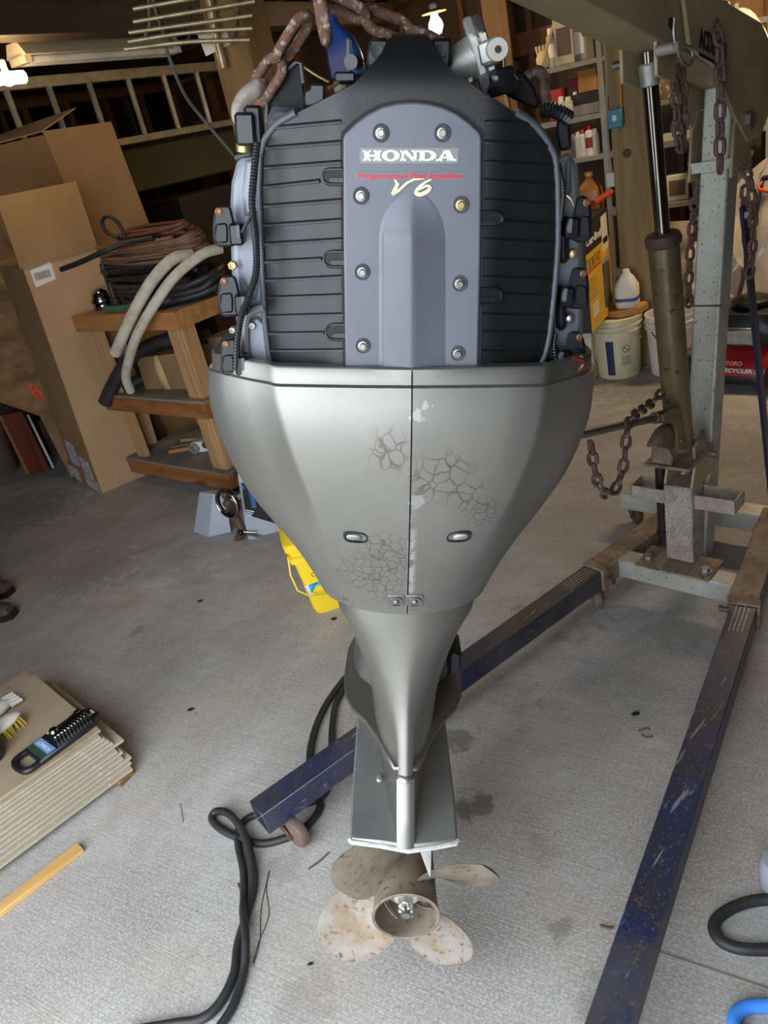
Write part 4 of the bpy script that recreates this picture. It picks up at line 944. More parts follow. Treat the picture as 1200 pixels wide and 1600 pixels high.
MB().cyl((qp.x, .06, qp.z), (qp.x, .118, qp.z), .013, .013, 16).build('clevis_pin', M['hook'], hoist)
MB().tube(catmull([(qp.x + .005, .108, qp.z + .06), (qp.x + .01, .108, qp.z + .02), (qp.x - .01, .115, qp.z - .03), (qp.x - .04, .12, qp.z - .045), (qp.x - .062, .12, qp.z - .03), (qp.x - .055, .118, qp.z - .008), (qp.x - .02, .115, qp.z)], 6), .0035, 6).build('hitch_clip', M['dull_steel'], hoist)
for (px, py, n0, n1) in ((928, 45, -.02, .12), (975, 100, .0, .13)):
    q = hS(px, py, -.10); MB().cyl((q.x, -.13, q.z), (q.x, -.02, q.z), .011, .011, 14).build('cross_pin', M['dull_steel'], hoist)
# ram lugs and ram
rt_ = Vector((.145, 0, bs(.145) - .02)); rb = Vector((.035, 0, .565))
for n in (-.045, .045):
    MB().prism([(.09, bs(.09) + .03), (.20, bs(.20) + .03), (.205, bs(.2) - .075), (.10, bs(.1) - .07)], lambda u, v, w, n=n: Vector((u, n + w, v)), -.005, .005).build('ram_lug', M['hoist_shaded'], hoist, bev=.002)
rd = (rt_ - rb).normalized()
MB().cyl(rb + rd * .5, rt_ + rd * .02, .021, .021, 24).build('ram_rod', M['chrome'], hoist)
MB().lathe([(.020, 0), (.025, .004), (.025, .05), (.020, .056)], rt_ - rd * .06, rd, 20).build('rod_end', M['cast'], hoist)
cyl_top = rb + rd * .70
MB().lathe([(.039, .02), (.043, .03), (.043, .68), (.040, .69)], rb, rd, 28).build('ram_cylinder', M['ram_olive'], hoist)
MB().lathe([(.043, .685), (.050, .69), (.052, .705), (.047, .718), (.038, .722), (.026, .722)], rb, rd, 12).build('gland_nut', M['caster_dark'], hoist)
MB().lathe([(.007, 0), (.006, .006)], rb + rd * .50 + Vector((.04, .03, 0)), (.8, .6, 0), 12).build('vent_plug', M['caster_dark'], hoist)
# ram foot, pump and handle
MB().bx(-.075, .12, -.09, .065, .545, .556).build('ram_base', M['hoist_rusty'], hoist, bev=.002)
MB().prism([(-.06, .556), (.05, .556), (.055, .60), (-.02, .635)], lambda u, v, w: Vector((u, w, v)), .045, .056).build('base_ear', M['hoist_rusty'], hoist, bev=.002)
pb = Vector((.085, -.03, .556))
MB().loft([[pb + Vector((a, b_, z)) for a, b_ in ((-.035, -.035), (.03, -.035), (.03, .035), (-.035, .035))] for z in (0, .03)] + [[pb + Vector((a * .7, b_ * .6 - .01, .075)) for a, b_ in ((-.035, -.035), (.03, -.035), (.03, .035), (-.035, .035))]]).build('pump_body', M['hoist_rusty'], hoist, bev=.006)
MB().cyl(pb + Vector((.01, .01, .02)), pb + Vector((.0, .01, .16)), .012, .012, 14).build('pump_piston', M['ram_olive'], hoist)
def pplate(pxs, n0, n1, nm, mt, **k): return MB().prism([(hS(a, c, (n0 + n1) / 2).x, hS(a, c, (n0 + n1) / 2).z) for a, c in pxs], lambda u, v, w: Vector((u, w, v)), n0, n1).build(nm, mt, hoist, bev=.002, **k)
pplate([(1034, 648), (1050, 636), (1060, 640), (1066, 668), (1073, 702), (1058, 703), (1056, 672), (1052, 662), (1036, 660)], .028, .038, 'pump_link', M['ram_olive'])
pplate([(1034, 648), (1050, 636), (1060, 640), (1062, 652), (1054, 660), (1036, 660)], -.03, -.02, 'pump_link', M['ram_olive'])
for (a, c) in ((1057, 647), (1064, 688), (1045, 656)):
    q = hS(a, c, .039); MB().cyl((q.x, .034, q.z), (q.x, .043, q.z), .007, .006, 10).build('link_pin', M['rust'], hoist)
pplate([(1017, 699), (1019, 692), (1031, 671), (1040, 664), (1045, 680), (1046, 699)], -.02, .012, 'pump_casting', M['hoist_rusty'])
ha, hb_ = hS(1060, 645, -.02), hS(1015, 655, -.03)
MB().cyl(ha, ha + (hb_ - ha).normalized() * .16, .021, .019, 16).build('handle_socket', M['ram_olive'], hoist)
hc = atB(912, 698, 1.75)
hd = (hb_ - ha).normalized()
MB().cyl(ha + hd * .12, ha + hd * .62, .0125, .0125, 14).build('pump_handle', M['dull_steel'], hoist)
# triangular bracket joining stub column and mast under the ram
for n in (-.045, .045): MB().prism([(.0, .44), (.065, .46), (.03, .545), (-.11, .545), (-.10, .45)], lambda u, v, w, n=n: Vector((u, n + w, v)), -.004, .004).build('ram_gusset', M['hoist_shaded'], hoist, bev=.001)
MB().cyl((-.05, -.07, .535), (-.05, .085, .535), .012, .012, 10).build('foot_bolt', M['steel'], hoist)
# rear braces
tp = mpt(1.26, -.09, .06)
for s in (-1, 1):
    a = Vector((tp.x, s * .062, 1.26)); b2 = Vector((-.40, s * .15, .15))
    MB().bar(a, b2, .012, .040, (1, 0, 0)).build('brace', M['strap_blue'], hoist, bev=.002)
    MB().cyl(a + Vector((0, -s * .005, -.03)), a + Vector((0, s * .03, -.03)), .016, .016, 6).build('bolt', M['dull_steel'], hoist)
MB().bar((-.05, -.062, bs(-.05) + .10), (.35, -.062, bs(.35) + .36), .008, .07, (0, 1, 0)).build('spare_arm', M['hoist_shaded'], hoist, bev=.002)
q = hS(1118, 18, .02)
MB().tube(catmull([q + Vector((.05, 0, -.03)), q + Vector((.0, .02, .01)), q + Vector((-.035, .02, .0)), q + Vector((-.03, .0, -.035)), q + Vector((.0, 0, -.045))], 5), .009, 8).build('shackle', M['steel'], hoist)
# lifting hook under the boom end
be = Vector((1.36, .06, bs(1.36)))
MB().tube(catmull([be + Vector((0, -.06, .02)), be + Vector((0, -.02, -.05)), be + Vector((0, .0, -.085)), be + Vector((.015, .02, -.12)), be + Vector((0, .03, -.15)), be + Vector((-.03, .02, -.15)), be + Vector((-.045, .01, -.12))], 6), .012, 8).build('grab_hook', M['rust_grey'], hoist)
# ------------------------------------------------------------------ chains: every link its own mesh object
LINKS = {}
def link_mesh(Lk, wd, r, mt, ch):
    key = (Lk, wd, r, mt)
    if key not in LINKS:
        hw = wd / 2 - r; hl = Lk / 2 - r - hw; pts = []
        for i in range(7): t = -math.pi / 2 + math.pi * i / 6; pts.append(Vector((hl + hw * math.cos(t), hw * math.sin(t), 0)))
        for i in range(7): t = math.pi / 2 + math.pi * i / 6; pts.append(Vector((-hl + hw * math.cos(t), hw * math.sin(t), 0)))
        me = MB().tube(pts, r, 8, closed=True).mesh('link', 60); me.materials.append(M[mt]); LINKS[key] = me
    return LINKS[key]
def chain(label, pts, Lk=.052, wd=.034, r=.0055, mt='rust_grey', ref=(0, 0, 1), phase=0, name='steel_chain', group=None):
    P = catmull(pts, 12); step = Lk - 2.1 * r
    seg = [0]
    for i in range(len(P) - 1): seg.append(seg[-1] + (P[i + 1] - P[i]).length)
    n = max(1, int(seg[-1] / step)); ref = Vector(ref).normalized()
    t = thing(name, label, 'chain', P[0])
    if group: t['group'] = group
    def at(s):
        for i in range(len(P) - 1):
            if s <= seg[i + 1] or i == len(P) - 2:
                q = (s - seg[i]) / max(1e-9, seg[i + 1] - seg[i]); return P[i].lerp(P[i + 1], q)
    for k in range(n):
        a, b_ = at(k * step), at((k + 1) * step); d = (b_ - a).normalized(); c = (a + b_) / 2
        s1 = ref.cross(d)
        if s1.length < 1e-3: s1 = Vector((1, 0, 0)).cross(d)
        s1.normalize(); s2 = d.cross(s1)
        rot = (k + phase) % 2 * math.pi / 2 + random.uniform(-.15, .15) + math.pi / 4 * 0
        y = s1 * math.cos(rot) + s2 * math.sin(rot); z = d.cross(y)
        o = bpy.data.objects.new('link', link_mesh(Lk, wd, r, mt, 0)); COL.objects.link(o); o.parent = t
        Mx = Matrix((d, y, z)).transposed().to_4x4(); Mx.translation = c - P[0]; o.matrix_basis = Mx
    return t
vd = (RW @ Vector((0, 0, 1)))     # towards the scene, used as reference for link faces
mL = lambda px, py, Y: m2w(lp(px, py, Y))
big = dict(Lk=.088, wd=.046, r=.0078, mt='rust')
apx = mL(497, -12, 1.30)
chain('heavy rusty chain sling holding up the outboard motor', [mL(396, 158, 1.335), mL(425, 112, 1.325), mL(452, 72, 1.315), mL(478, 30, 1.305), apx], ref=vd, **big)
chain('heavy rusty chain run crossing behind the black motor cover to the right hook', [mL(500, -8, 1.31), mL(535, 12, 1.32), mL(585, 32, 1.33), mL(640, 52, 1.345), mL(700, 82, 1.36), mL(765, 100, 1.36), mL(826, 122, 1.36)], ref=vd, phase=1, **big)
chain('loose end of heavy rusty chain dangling above the blue jug', [mL(495, -30, 1.27), mL(505, 22, 1.27), mL(513, 90, 1.27)], ref=vd, phase=1, **big)
chain('heavy chain going up to the boom hook above the motor', [apx, apx * .5 + h2w(be.x, be.y, be.z - .13) * .5, h2w(be.x, be.y, be.z - .13)], ref=vd, **big)
sm_ = dict(Lk=.050, wd=.034, r=.0058, mt='rust_grey')
hw = lambda px, py, n: h2w(*hS(px, py, n))
chain('rusty chain hanging down the front of the mast', [hw(1098, 28, .02), hw(1112, 36, .05), hw(1122, 50, .085), hw(1125, 90, .09), hw(1125, 180, .09), hw(1125, 280, .09)], ref=vd, Lk=.058, wd=.036, r=.0062, mt='rust_grey')
chain('rusty doubled chain loop hanging under the boom behind the mast', [hw(1052, 95, .0), hw(1057, 160, .0), hw(1060, 215, .0), hw(1064, 238, .0), hw(1068, 215, .0), hw(1067, 160, .0), hw(1065, 98, .0)], ref=vd, **sm_)
chain('dark rusty chain draped on the left edge of the mast', [hw(1100, 270, -.06), hw(1088, 300, -.075), hw(1082, 350, -.08), hw(1078, 400, -.08), hw(1076, 450, -.08), hw(1077, 495, -.08)], ref=vd, **sm_)
chain('second dark rusty chain run behind the left edge of the mast', [hw(1100, 300, -.11), hw(1092, 340, -.12), hw(1088, 380, -.12)], ref=vd, **sm_)
chain('shiny worn chain draped on the right side of the mast', [hw(1163, 260, .09), hw(1172, 285, .11), hw(1176, 330, .11), hw(1176, 380, .11), hw(1172, 420, .11), hw(1165, 450, .11)], ref=vd, **sm_)
chain('shiny worn chain strand behind the blue brace', [hw(1165, 290, .06), hw(1163, 330, .06), hw(1170, 400, .06), hw(1172, 440, .06)], ref=vd, **sm_)
c0_ = h2w(*(ha + hd * .60)); 
chain('rusty chain slung low from the pump handle beside the cowl', [hw(1035, 612, .0), hw(1015, 632, -.0), hw(985, 655, .03), hw(978, 690, .05), hw(974, 730, .05), hw(955, 775, .05), hw(935, 755, .05), hw(926, 715, .05), hw(922, 682, .05)], ref=vd, Lk=.046, wd=.032, r=.0056, mt='rust_grey')
# ------------------------------------------------------------------ left side: cart, boxes, ladder, antenna
M['pine'] = wood('pine', 'c08a54', 'a06c3b', 0, 6)
M['pine_v'] = wood('pine_v', 'c9a073', 'ab8050', 2, 7)
M['pine_old'] = wood('pine_old', 'a96f3f', '82502a', 0, 7)
M['shelf_dust'] = mat('shelf_dust', '7d7368', .85, c2='938a7c', scale=6)
ca = rc(atZ(205, 740, .06)); cb = rc(atZ(365, 778, .05))
pa = W(-3.92, 3.02); pb_ = W(-2.94, 2.86); cdir = (pb_ - pa); CW = cdir.length; crz = math.atan2(cdir.y, cdir.x)
cart = thing('wooden_cart', 'home built wooden cart with three shelves on small casters', 'cart', pa, crz)
def c2w(x, y, z): return pa + Vector((math.cos(crz) * x - math.sin(crz) * y, math.sin(crz) * x + math.cos(crz) * y, z))
CD = .62; TOPZ = 1.085
for z0, z1, nm in ((TOPZ - .09, TOPZ, 'top'), (.50, .59, 'mid'), (.07, .16, 'low')):
    mt = M['pine_old'] if nm != 'top' else M['pine']
    MB().bx(0, CW, 0, .038, z0, z1).build('rail', mt, cart, bev=.003)
    MB().bx(0, CW, CD - .038, CD, z0, z1).build('rail', mt, cart, bev=.003)
    for x in (0, CW - .038): MB().bx(x, x + .038, .0385, CD - .0385, z0, z1).build('rail', mt, cart, bev=.003)
    if nm == 'top': MB().bx(.039, CW - .039, .039, CD - .039, z1 - .016, z1 - .002).build('shelf_board', M['shelf_dust'], cart)
    else: MB().bx(.0, CW, .0, CD, z1, z1 + .012).build('shelf_board', M['shelf_dust'], cart)
for x in (.075, CW - .165):
    for y in (.042, CD - .08):
        for z0, z1 in ((.172, .50), (.602, TOPZ - .09)): MB().bx(x, x + .09, y, y + .038, z0, z1).build('leg', M['pine_v'], cart, bev=.003)
for x in (CW - .075,):
    for z0, z1 in ((.172, .50), (.602, TOPZ - .09)): MB().bx(x, x + .038, .042, .132, z0, z1).build('leg', M['pine_v'], cart, bev=.003)
for x in (.10, CW - .1):
    for y in (.1, CD - .1):
        cs = MB().lathe([(.01, -.012), (.027, -.012), (.03, -.006), (.03, .006), (.027, .012), (.01, .012)], (x, y, .03), (.8, .6, 0), 16); cs.bx(x - .02, x + .02, y - .02, y + .02, .055, .07)
        cs.build('caster', M['black'], cart)
# things on the cart: cart-local spots sent to the world
def on_cart(name, label, cat, x, y, z, rz=0): return thing(name, label, cat, c2w(x, y, z), crz + rz)
T = TOPZ
M['hose_black'] = mat('hose_black', '2b2b2d', .5, c2='3b3a3a', scale=10, bmp=.15)
M['hose_white'] = mat('hose_white', 'd6cfbf', .6, c2='b9ae97', scale=14, lo=.45, hi=.7, c3='6a6257', s3=70, lo3=.64, hi3=.7)
M['cord_brown'] = mat('cord_brown', '8a6a52', .6, c2='6f5340', scale=18)
M['cord_red'] = mat('cord_red', '7c4a3f', .6, c2='5f382f', scale=18)
M['green'] = mat('green', '3f7f66', .6, c2='2f6350', scale=22)
def bundle(name, label, cat, mt, r, loops, z0, ax, ay, seed, cx=.5, cy=.3, wob=.03, zs=.012, tail=None, tw=0):
    rnd = random.Random(seed); t = on_cart(name, label, cat, cx, cy, z0)
    pts = []
    for k in range(loops):
        for i in range(10):
            a = 2 * math.pi * i / 10
            pts.append((ax * math.cos(a + tw) + rnd.uniform(-wob, wob), ay * math.sin(a + tw) + rnd.uniform(-wob, wob), r + zs * k + rnd.uniform(0, .012)))
    if tail: pts += tail
    MB().tube(catmull(pts, 4), r, 7).build('coil', mt, t, 60); return t
bundle('black_hose_bundle', 'coiled black rubber hose under the brown cord on the cart top', 'hose', M['hose_black'], .019, 4, T + .002, .40, .20, 3, .62, .30, zs=.032)
bundle('black_hose_bundle', 'second coil of thin black hose lying across the heap', 'hose', M['rubber'], .012, 5, T + .135, .40, .17, 4, .55, .28, zs=.017)
bundle('extension_cord', 'brown extension cord coiled on top of the hose heap', 'cord', M['cord_brown'], .010, 8, T + .225, .43, .14, 5, .60, .26, zs=.013, wob=.022)
bundle('extension_cord', 'dark red cord looped at the very top of the hose heap', 'cord', M['cord_red'], .011, 3, T + .335, .30, .10, 6, .60, .32, zs=.014)
dk = on_cart('duct_roll', 'crumpled black sheet roll in the middle of the hose heap', 'roll', .55, .33, T + .09)
rnd = random.Random(9)
MB().tube([(-.34 + .075 * i, .02 * math.sin(i), .035 + .02 * math.sin(i * 1.7)) for i in range(10)], [.03 + .02 * rnd.random() for i in range(10)], 9).build('sheet', M['rubber'], dk, 60)
gr = on_cart('green_hose', 'flat green hose under the black hoses on the cart top', 'hose', .42, .05, T + .004)
MB().tube(catmull([(-.16, .02, .02), (.0, .0, .02), (.2, .05, .03), (.42, .18, .05), (.52, .34, .06)], 5), .016, 8, flat=.5).build('tube', M['green'], gr, 60)
g2 = on_cart('foam_tube', 'dark grey tube lying along the right end of the cart top', 'tube', .72, .02, T + .035)
MB().tube([(-.02, .0, 0), (.1, .1, .0), (.22, .35, .0)], .032, 14).build('tube', M['hose_black'], g2, 50)
for k, (lab, ps, r) in enumerate((('thick off-white hose hanging over the cart edge, shorter of the two', [atB(300, 398, 3.05), atB(270, 405, 2.95), atB(237, 440, 2.84), atB(208, 490, 2.80), atB(192, 525, 2.79), atB(180, 552, 2.79)], .030),
                                  ('thick off-white hose hanging down to the middle shelf, longer of the two', [atB(345, 388, 3.10), atB(315, 398, 3.0), atB(275, 430, 2.88), atB(245, 470, 2.80), atB(216, 520, 2.78), atB(202, 560, 2.80), atB(197, 590, 2.85), atB(204, 610, 2.90)], .026))):
    t = thing('white_hose', lab, 'hose', ps[0])
    MB().tube([p - ps[0] for p in catmull(ps, 6)], r, 12).build('tube', M['hose_white'], t, 60)
bt = [atB(112, 420, 2.92), atB(150, 398, 2.9), atB(185, 385, 2.92), atB(240, 375, 3.0)]
bt = [atB(96, 421, 2.86), atB(125, 410, 2.86), atB(160, 394, 2.88), atB(195, 380, 2.95), atB(240, 372, 3.0)]
t = thing('cable_end', 'stiff grey cable end sticking out left of the hose heap', 'cable', bt[0]); MB().tube([p - bt[0] for p in catmull(bt, 5)], [.014] * 21, 8).build('tube', M['rubber'], t, 60)
lo = [atB(196, 372, 3.0), atB(186, 350, 3.0), atB(170, 338, 3.0), atB(160, 345, 3.0), atB(166, 362, 3.0), atB(185, 372, 3.0)]
t = thing('cable_loop', 'upright loop of grey cable above the hose heap', 'cable', lo[0]); MB().tube([p - lo[0] for p in catmull(lo, 5)], .010, 8).build('tube', M['rubber'], t, 60)
bl = [atB(160, 405, 2.95), atB(150, 415, 2.9), atB(148, 425, 2.88), atB(156, 428, 2.88), atB(200, 412, 2.9)]
st = on_cart('chrome_cap', 'stack of shiny chrome caps on the left end of the cart top', 'cap', .115, .16, T - .002)
MB().lathe([(.05, 0), (.056, .01), (.056, .03), (.05, .04), (.062, .042), (.064, .05), (.06, .062), (.05, .066), (.052, .07), (.045, .095), (.025, .115), (0, .12)], (0, 0, 0), (0, 0, 1), 24).build('cap', M['chrome'], st)
st = on_cart('black_pipe', 'short black pipe standing by the chrome caps', 'pipe', .225, .18, T - .002)
MB().lathe([(.03, 0), (.032, .05), (.018, .06), (.018, .25)], (0, 0, 0), (0, 0, 1), 14).build('pipe', M['hose_black'], st)
# middle shelf
bx = on_cart('carton', 'dusty brown carton with a torn paper strip on the middle shelf', 'box', .50, .28, .602, .12)
M['carton_old'] = card('carton_old', '9a7d57', '84694a')
cbm = MB(); cbm.loft([[(-.20, -.15, 0), (.22, -.15, 0), (.22, .15, 0), (-.20, .15, 0)], [(-.185, -.15, .20), (.215, -.15, .215), (.21, .15, .215), (-.19, .15, .20)]]); cbm.build('body', M['carton_old'], bx, bev=.005)
MB().add([(-.045, -.153, .002), (.025, -.153, .002), (.01, -.153, .21), (-.05, -.153, .2), (-.035, -.158, .1)], [(0, 1, 4), (1, 2, 4), (2, 3, 4), (3, 0, 4)]).build('paper_strip', mat('kraft', 'c9ac78', .8), bx, solid=.001)
bh = [c2w(.05, -.02, .56), c2w(.16, .03, .68), c2w(.30, .10, .80), c2w(.48, .22, .86), c2w(.75, .35, .85)]
t = thing('black_hose', 'fat black hose poking out of the middle shelf of the cart', 'hose', bh[0]); MB().tube([p - bh[0] for p in catmull(bh, 6)], .043, 14).build('tube', M['hose_black'], t, 60)
bh = [c2w(.20, .06, .62), c2w(.28, .12, .66), c2w(.4, .3, .66), c2w(.45, .45, .68)]
t = thing('black_elbow', 'black pipe elbow behind the white hose on the middle shelf', 'pipe', bh[0]); MB().tube([p - bh[0] for p in catmull(bh, 6)], .036, 12).build('tube', M['rubber'], t, 60)
t = on_cart('plastic_bag', 'shiny black bag on top of the carton on the middle shelf', 'bag', .52, .30, .83)
MB().ball((0, 0, .035), .1, 10, (1.3, .8, .35)).build('bag', M['black_gloss'], t, 60)
t = on_cart('carton', 'small brown carton at the right rear of the middle shelf', 'box', .86, .42, .602, -.1)
MB().bx(-.1, .1, -.1, .1, 0, .25).build('body', M['carton_old'], t, bev=.006)
# low shelf
for k, (lab, x, y, z, rz, L) in enumerate((('weathered board lying on the bottom shelf', .46, .34, .175, .55, .5), ('second weathered board on top of the scraps on the bottom shelf', .50, .36, .205, .42, .46), ('short orange-brown stick on the bottom shelf', .42, .22, .174, .6, .3))):
    t = on_cart('scrap_board', lab, 'board', x, y, z, rz)
    MB().bx(-L / 2, L / 2, -.045 if k < 2 else -.02, .045 if k < 2 else .02, 0, .022).build('board', (wood('old_board%d' % k, '9c8a72', '7b6a54', 0, 8) if k < 2 else M['pine']), t, bev=.002)
t = on_cart('metal_bracket', 'white metal bracket with two bolts on the bottom shelf', 'bracket', .62, .26, .175, .55)
MB().bx(-.15, .2, -.02, .03, 0, .07).build('bar', M['white_dirty'], t, bev=.004)
MB().lathe([(.03, 0), (.035, .02), (.018, .025), (.015, .04)], (-.13, -.02, .035), (-.3, -1, 0), 12).build('knob', M['cast'], t)
MB().lathe([(.02, 0), (.025, .02), (.012, .025)], (-.05, -.02, .05), (-.1, -1, 0), 12).build('knob', M['rust_grey'], t)
# ---- cardboard boxes
M['card_shaded'] = card('card_shaded', 'a07f58', '8e6f4b'); M['card2'] = card('card2', 'b08b5f', '9f7b50'); M['card_in'] = card('card_in', '8f6d48', '7d5d3c'); M['card_lit'] = card('card_lit', 'bf9d79', 'ad8b64')  # one cardboard: light and shade of the faces put into paler and darker copies
e0 = atZ(160, 771, 0)
rdir = Vector((.41, .91, 0)).normalized(); rdir = Vector((.845, .535, 0)); ldir = Vector((-.535, .845, 0)); sdir = (atZ(109, 748) - e0).normalized()
brz = math.atan2(rdir.y, rdir.x)
b1 = thing('cardboard_box', 'tall open cardboard box with a barcode label and shipping labels near its foot', 'box', e0, brz)
BW, BD, BH = .44, .40, 1.40
def wallp(mb, x0, y0, x1, y1, z0, z1, t=.006):
    return mb.bar((x0, y0, (z0 + z1) / 2), (x1, y1, (z0 + z1) / 2), t, z1 - z0)
# the box leans back a little to the left like in the heap
_sk = sdir.dot(rdir), sdir.dot(ldir)      # the open box is racked out of square
def lean(p): return Vector((p[0] + p[1] * _sk[0] + p[2] * .055, p[1] * _sk[1] + p[2] * .02, p[2]))
def panel_(pts, nm, mt, parent, t=.006):
    o = MB().add([lean(p) for p in pts], [tuple(range(len(pts)))]).build(nm, mt, parent, 0, solid=t); return o
panel_([(0, 0, 0), (BW, 0, 0), (BW, 0, BH), (0, 0, BH)], 'side', M['card_lit'], b1)
panel_([(0, 0, 0), (0, BD, 0), (0, BD, BH + .02), (0, 0, BH)], 'side', M['card_shaded'], b1)
panel_([(BW, 0, 0), (BW, BD, 0), (BW, BD, BH), (BW, 0, BH)], 'side', M['card_in'], b1)
panel_([(0, BD, 0), (BW, BD, 0), (BW, BD, BH + .05), (0, BD, BH + .05)], 'side', M['card_in'], b1)
panel_([(-.02, -.012, BH + .002), (BW - .0, -.012, BH + .002), (BW - .055, -.13, BH + .37), (-.055, -.13, BH + .38)], 'flap', M['card2'], b1)
fb = lambda u, v, w: lean((u, -.0035 - w, v))
MB().prism([(.03, BH - .115), (.155, BH - .10), (.155, BH - .005), (.03, BH - .02)], fb, 0, .001).build('label', M['white'], b1, 0)
bc = MB(); xx = .045
rnd = random.Random(2)
while xx < .135:
    wv_ = rnd.uniform(.0015, .004); bc.prism([(xx, BH - .080), (xx + wv_, BH - .080), (xx + wv_, BH - .040), (xx, BH - .040)], fb, .0011, .0015); xx += wv_ + rnd.uniform(.002, .004)
bc.build('barcode', M['print_black'], b1, 0)
fl_ = lambda u, v, w: lean((-.0035 - w, u, v))
for u0, v0, w_, h_, mt in ((.22, .14, .14, .16, 'white'), (.06, .06, .13, .15, 'white'), (.30, .02, .16, .09, 'white'), (.02, .0, .18, .07, 'white')):
    MB().prism([(u0, v0), (u0 + w_, v0 + .02), (u0 + w_, v0 + h_ + .02), (u0, v0 + h_)], fl_, 0, .001).build('label', mat('lab%d' % int(u0 * 100), 'c9c6ce', .6, c2='8f8f9a', scale=40, lo=.5, hi=.6), b1, 0)
# orange tag on the left side
tg = [(.50, .62), (.67, .70), (.66, .86), (.55, .80)]
b2 = thing('cardboard_box', 'larger cardboard box standing open behind the tall one', 'box', e0 + rdir * .15 + ldir * .44, brz)
P2 = lambda pts, nm, mt: MB().add([Vector(p) for p in pts], [tuple(range(len(pts)))]).build(nm, mt, b2, 0, solid=.006)
def at_box(px, py):   # spot on the front plane of the second box
    r = ray(px, py); n = Vector((-rdir.y, rdir.x, 0)); o = b2.location; t = (o - EYE).dot(n) / r.dot(n); q = EYE + r * t - o; return (q.dot(rdir), 0, q.z)
tl, tr, rr_b, ml = at_box(66, 205), at_box(173, 190), at_box(232, 372), at_box(80, 285)
P2([tl, tr, (tr[0] + .10, 0, .0), (tl[0] + .10, 0, .0)], 'side', M['card2'])
P2([(tl[0], .0, tl[2] - .02), (tl[0] + .1, .0, 0), (tl[0] - .5, .35, 0), (tl[0] - .55, .35, tl[2] - .02)], 'side', M['card_in'])
fa, fb_, fc = at_box(4, 222), at_box(48, 210), at_box(116, 170)
P2([(tl[0] - .0, .004, tl[2]), (tl[0] - .55, .35, tl[2] - .02), (fc[0] - .25, .30, fc[2] - .02), (fc[0], -.02, fc[2])], 'flap', M['card_lit'])
P2([tr, (tr[0] + .1, 0, 0), (tr[0] + .1, .5, 0), (tr[0], .5, tr[2])], 'side', M['card_in'])
P2([(tl[0] + .10, 0.01, .004), (tr[0] + .10, .01, .004), (tr[0] + .1, .5, .004), (tl[0] - .4, .5, .004)], 'bottom', M['card_in'])
# leaning plywood with an orange tag, wooden panels and a bin at the far left
def cmat0(h): return bpy.data.materials.get('ink_' + h) or mat('ink_' + h, h, .6)
M['ply'] = wood('ply', '9a774d', '5f4529', 0, 2.6, knots=False)
def vplane(p, nrm):
    def f(px, py):
        r = ray(px, py); return EYE + r * ((p - EYE).dot(nrm) / r.dot(nrm))
    return f
pp0 = atZ(112, 752, 0); nrm = Vector((.55, -.8, .12)).normalized()
fp = vplane(pp0, nrm)
pts = [fp(-30, 618), fp(62, 650), fp(114, 752), fp(52, 445), fp(-30, 300)]
pl0 = pts[2]
t = thing('plywood_sheet', 'brown plywood sheet leaning behind the tall cardboard box with an orange tag', 'plywood', pl0)
MB().add([p - pl0 for p in pts] + [p - pl0 - nrm * .012 for p in pts], [(0, 1, 2, 3, 4), (9, 8, 7, 6, 5)] + [(i, (i + 1) % 5, 5 + (i + 1) % 5, 5 + i) for i in range(5)]).build('sheet', M['ply'], t, 0)
tgp = [fp(43, 597), fp(66, 612), fp(64, 629), fp(52, 616)]
MB().add([p - pl0 + nrm * .003 for p in tgp], [(0, 1, 2, 3)]).build('tag', mat('tag_orange', 'f2552c', .6), t, 0, solid=.001, label='bright orange tag')
_tc = sum(tgp, Vector()) / 4 - pl0 + nrm * .0042; _tx = (tgp[0] - tgp[2]).normalized(); _ty = nrm.cross(_tx)
text_mb('TOP LOAD ONLY', .028, plane_fn(_tc, _tx, _ty, nrm), .0002, fit=.10).build('lettering', cmat0('7d1408'), t, 0)
t = thing('wooden_plank', 'reddish brown wooden plank standing under the plywood', 'panel', atZ(45, 742, 0), 0)
q0, q1 = atZ(43, 744, 0), atZ(75, 738, 0); h = .46
dxy = (q1 - q0); nn = Vector((-dxy.y, dxy.x, 0)).normalized()
MB().add([Vector((0, 0, 0)), dxy, dxy + Vector((-.02, .02, h)), Vector((-.02, .02, h)), nn * .03, dxy + nn * .03, dxy + nn * .03 + Vector((-.02, .02, h)), nn * .03 + Vector((-.02, .02, h))], [(0, 1, 2, 3), (7, 6, 5, 4), (0, 4, 5, 1), (1, 5, 6, 2), (2, 6, 7, 3), (3, 7, 4, 0)]).build('board', wood('mahog', '7a3a1e', '562412', 2, 5), t, bev=.004)
MB().bar(Vector((0, 0, .01)), Vector((-.02, .02, h)), .012, .02, (1, 0, 0)).build('edge', M['pine_old'], t)
t = thing('wooden_table', 'dark low wooden table with the plywood resting on it', 'table', atZ(10, 745, 0) + Vector((.02, .45, 0)))
MB().bx(-.3, .22, -.15, .3, .44, .48).build('top', wood('dk', '4a2c1a', '331c10', 0, 5), t, bev=.004)
MB().bx(-.3, .2, -.13, -.11, .36, .44).build('apron', wood('dk2', '4a2c1a', '331c10', 0, 5), t)
for x, y in ((-.28, -.13), (.15, -.13), (-.28, .22), (.15, .22)): MB().bx(x, x + .05, y, y + .05, 0, .36).build('leg', bpy.data.materials['dk2'], t)
t = thing('plastic_bin', 'dull brown plastic bin standing beside the reddish panel', 'bin', atZ(2, 745, 0) + Vector((-.02, .08, 0)))
MB().lathe([(.12, 0), (.15, .34), (.165, .345), (.165, .375), (.15, .38), (.14, .36), (.11, .02)], (0, 0, 0), (0, 0, 1), 24).build('body', mat('bin_brown', '6e5b49', .6, c2='5b4a3b', scale=5), t)
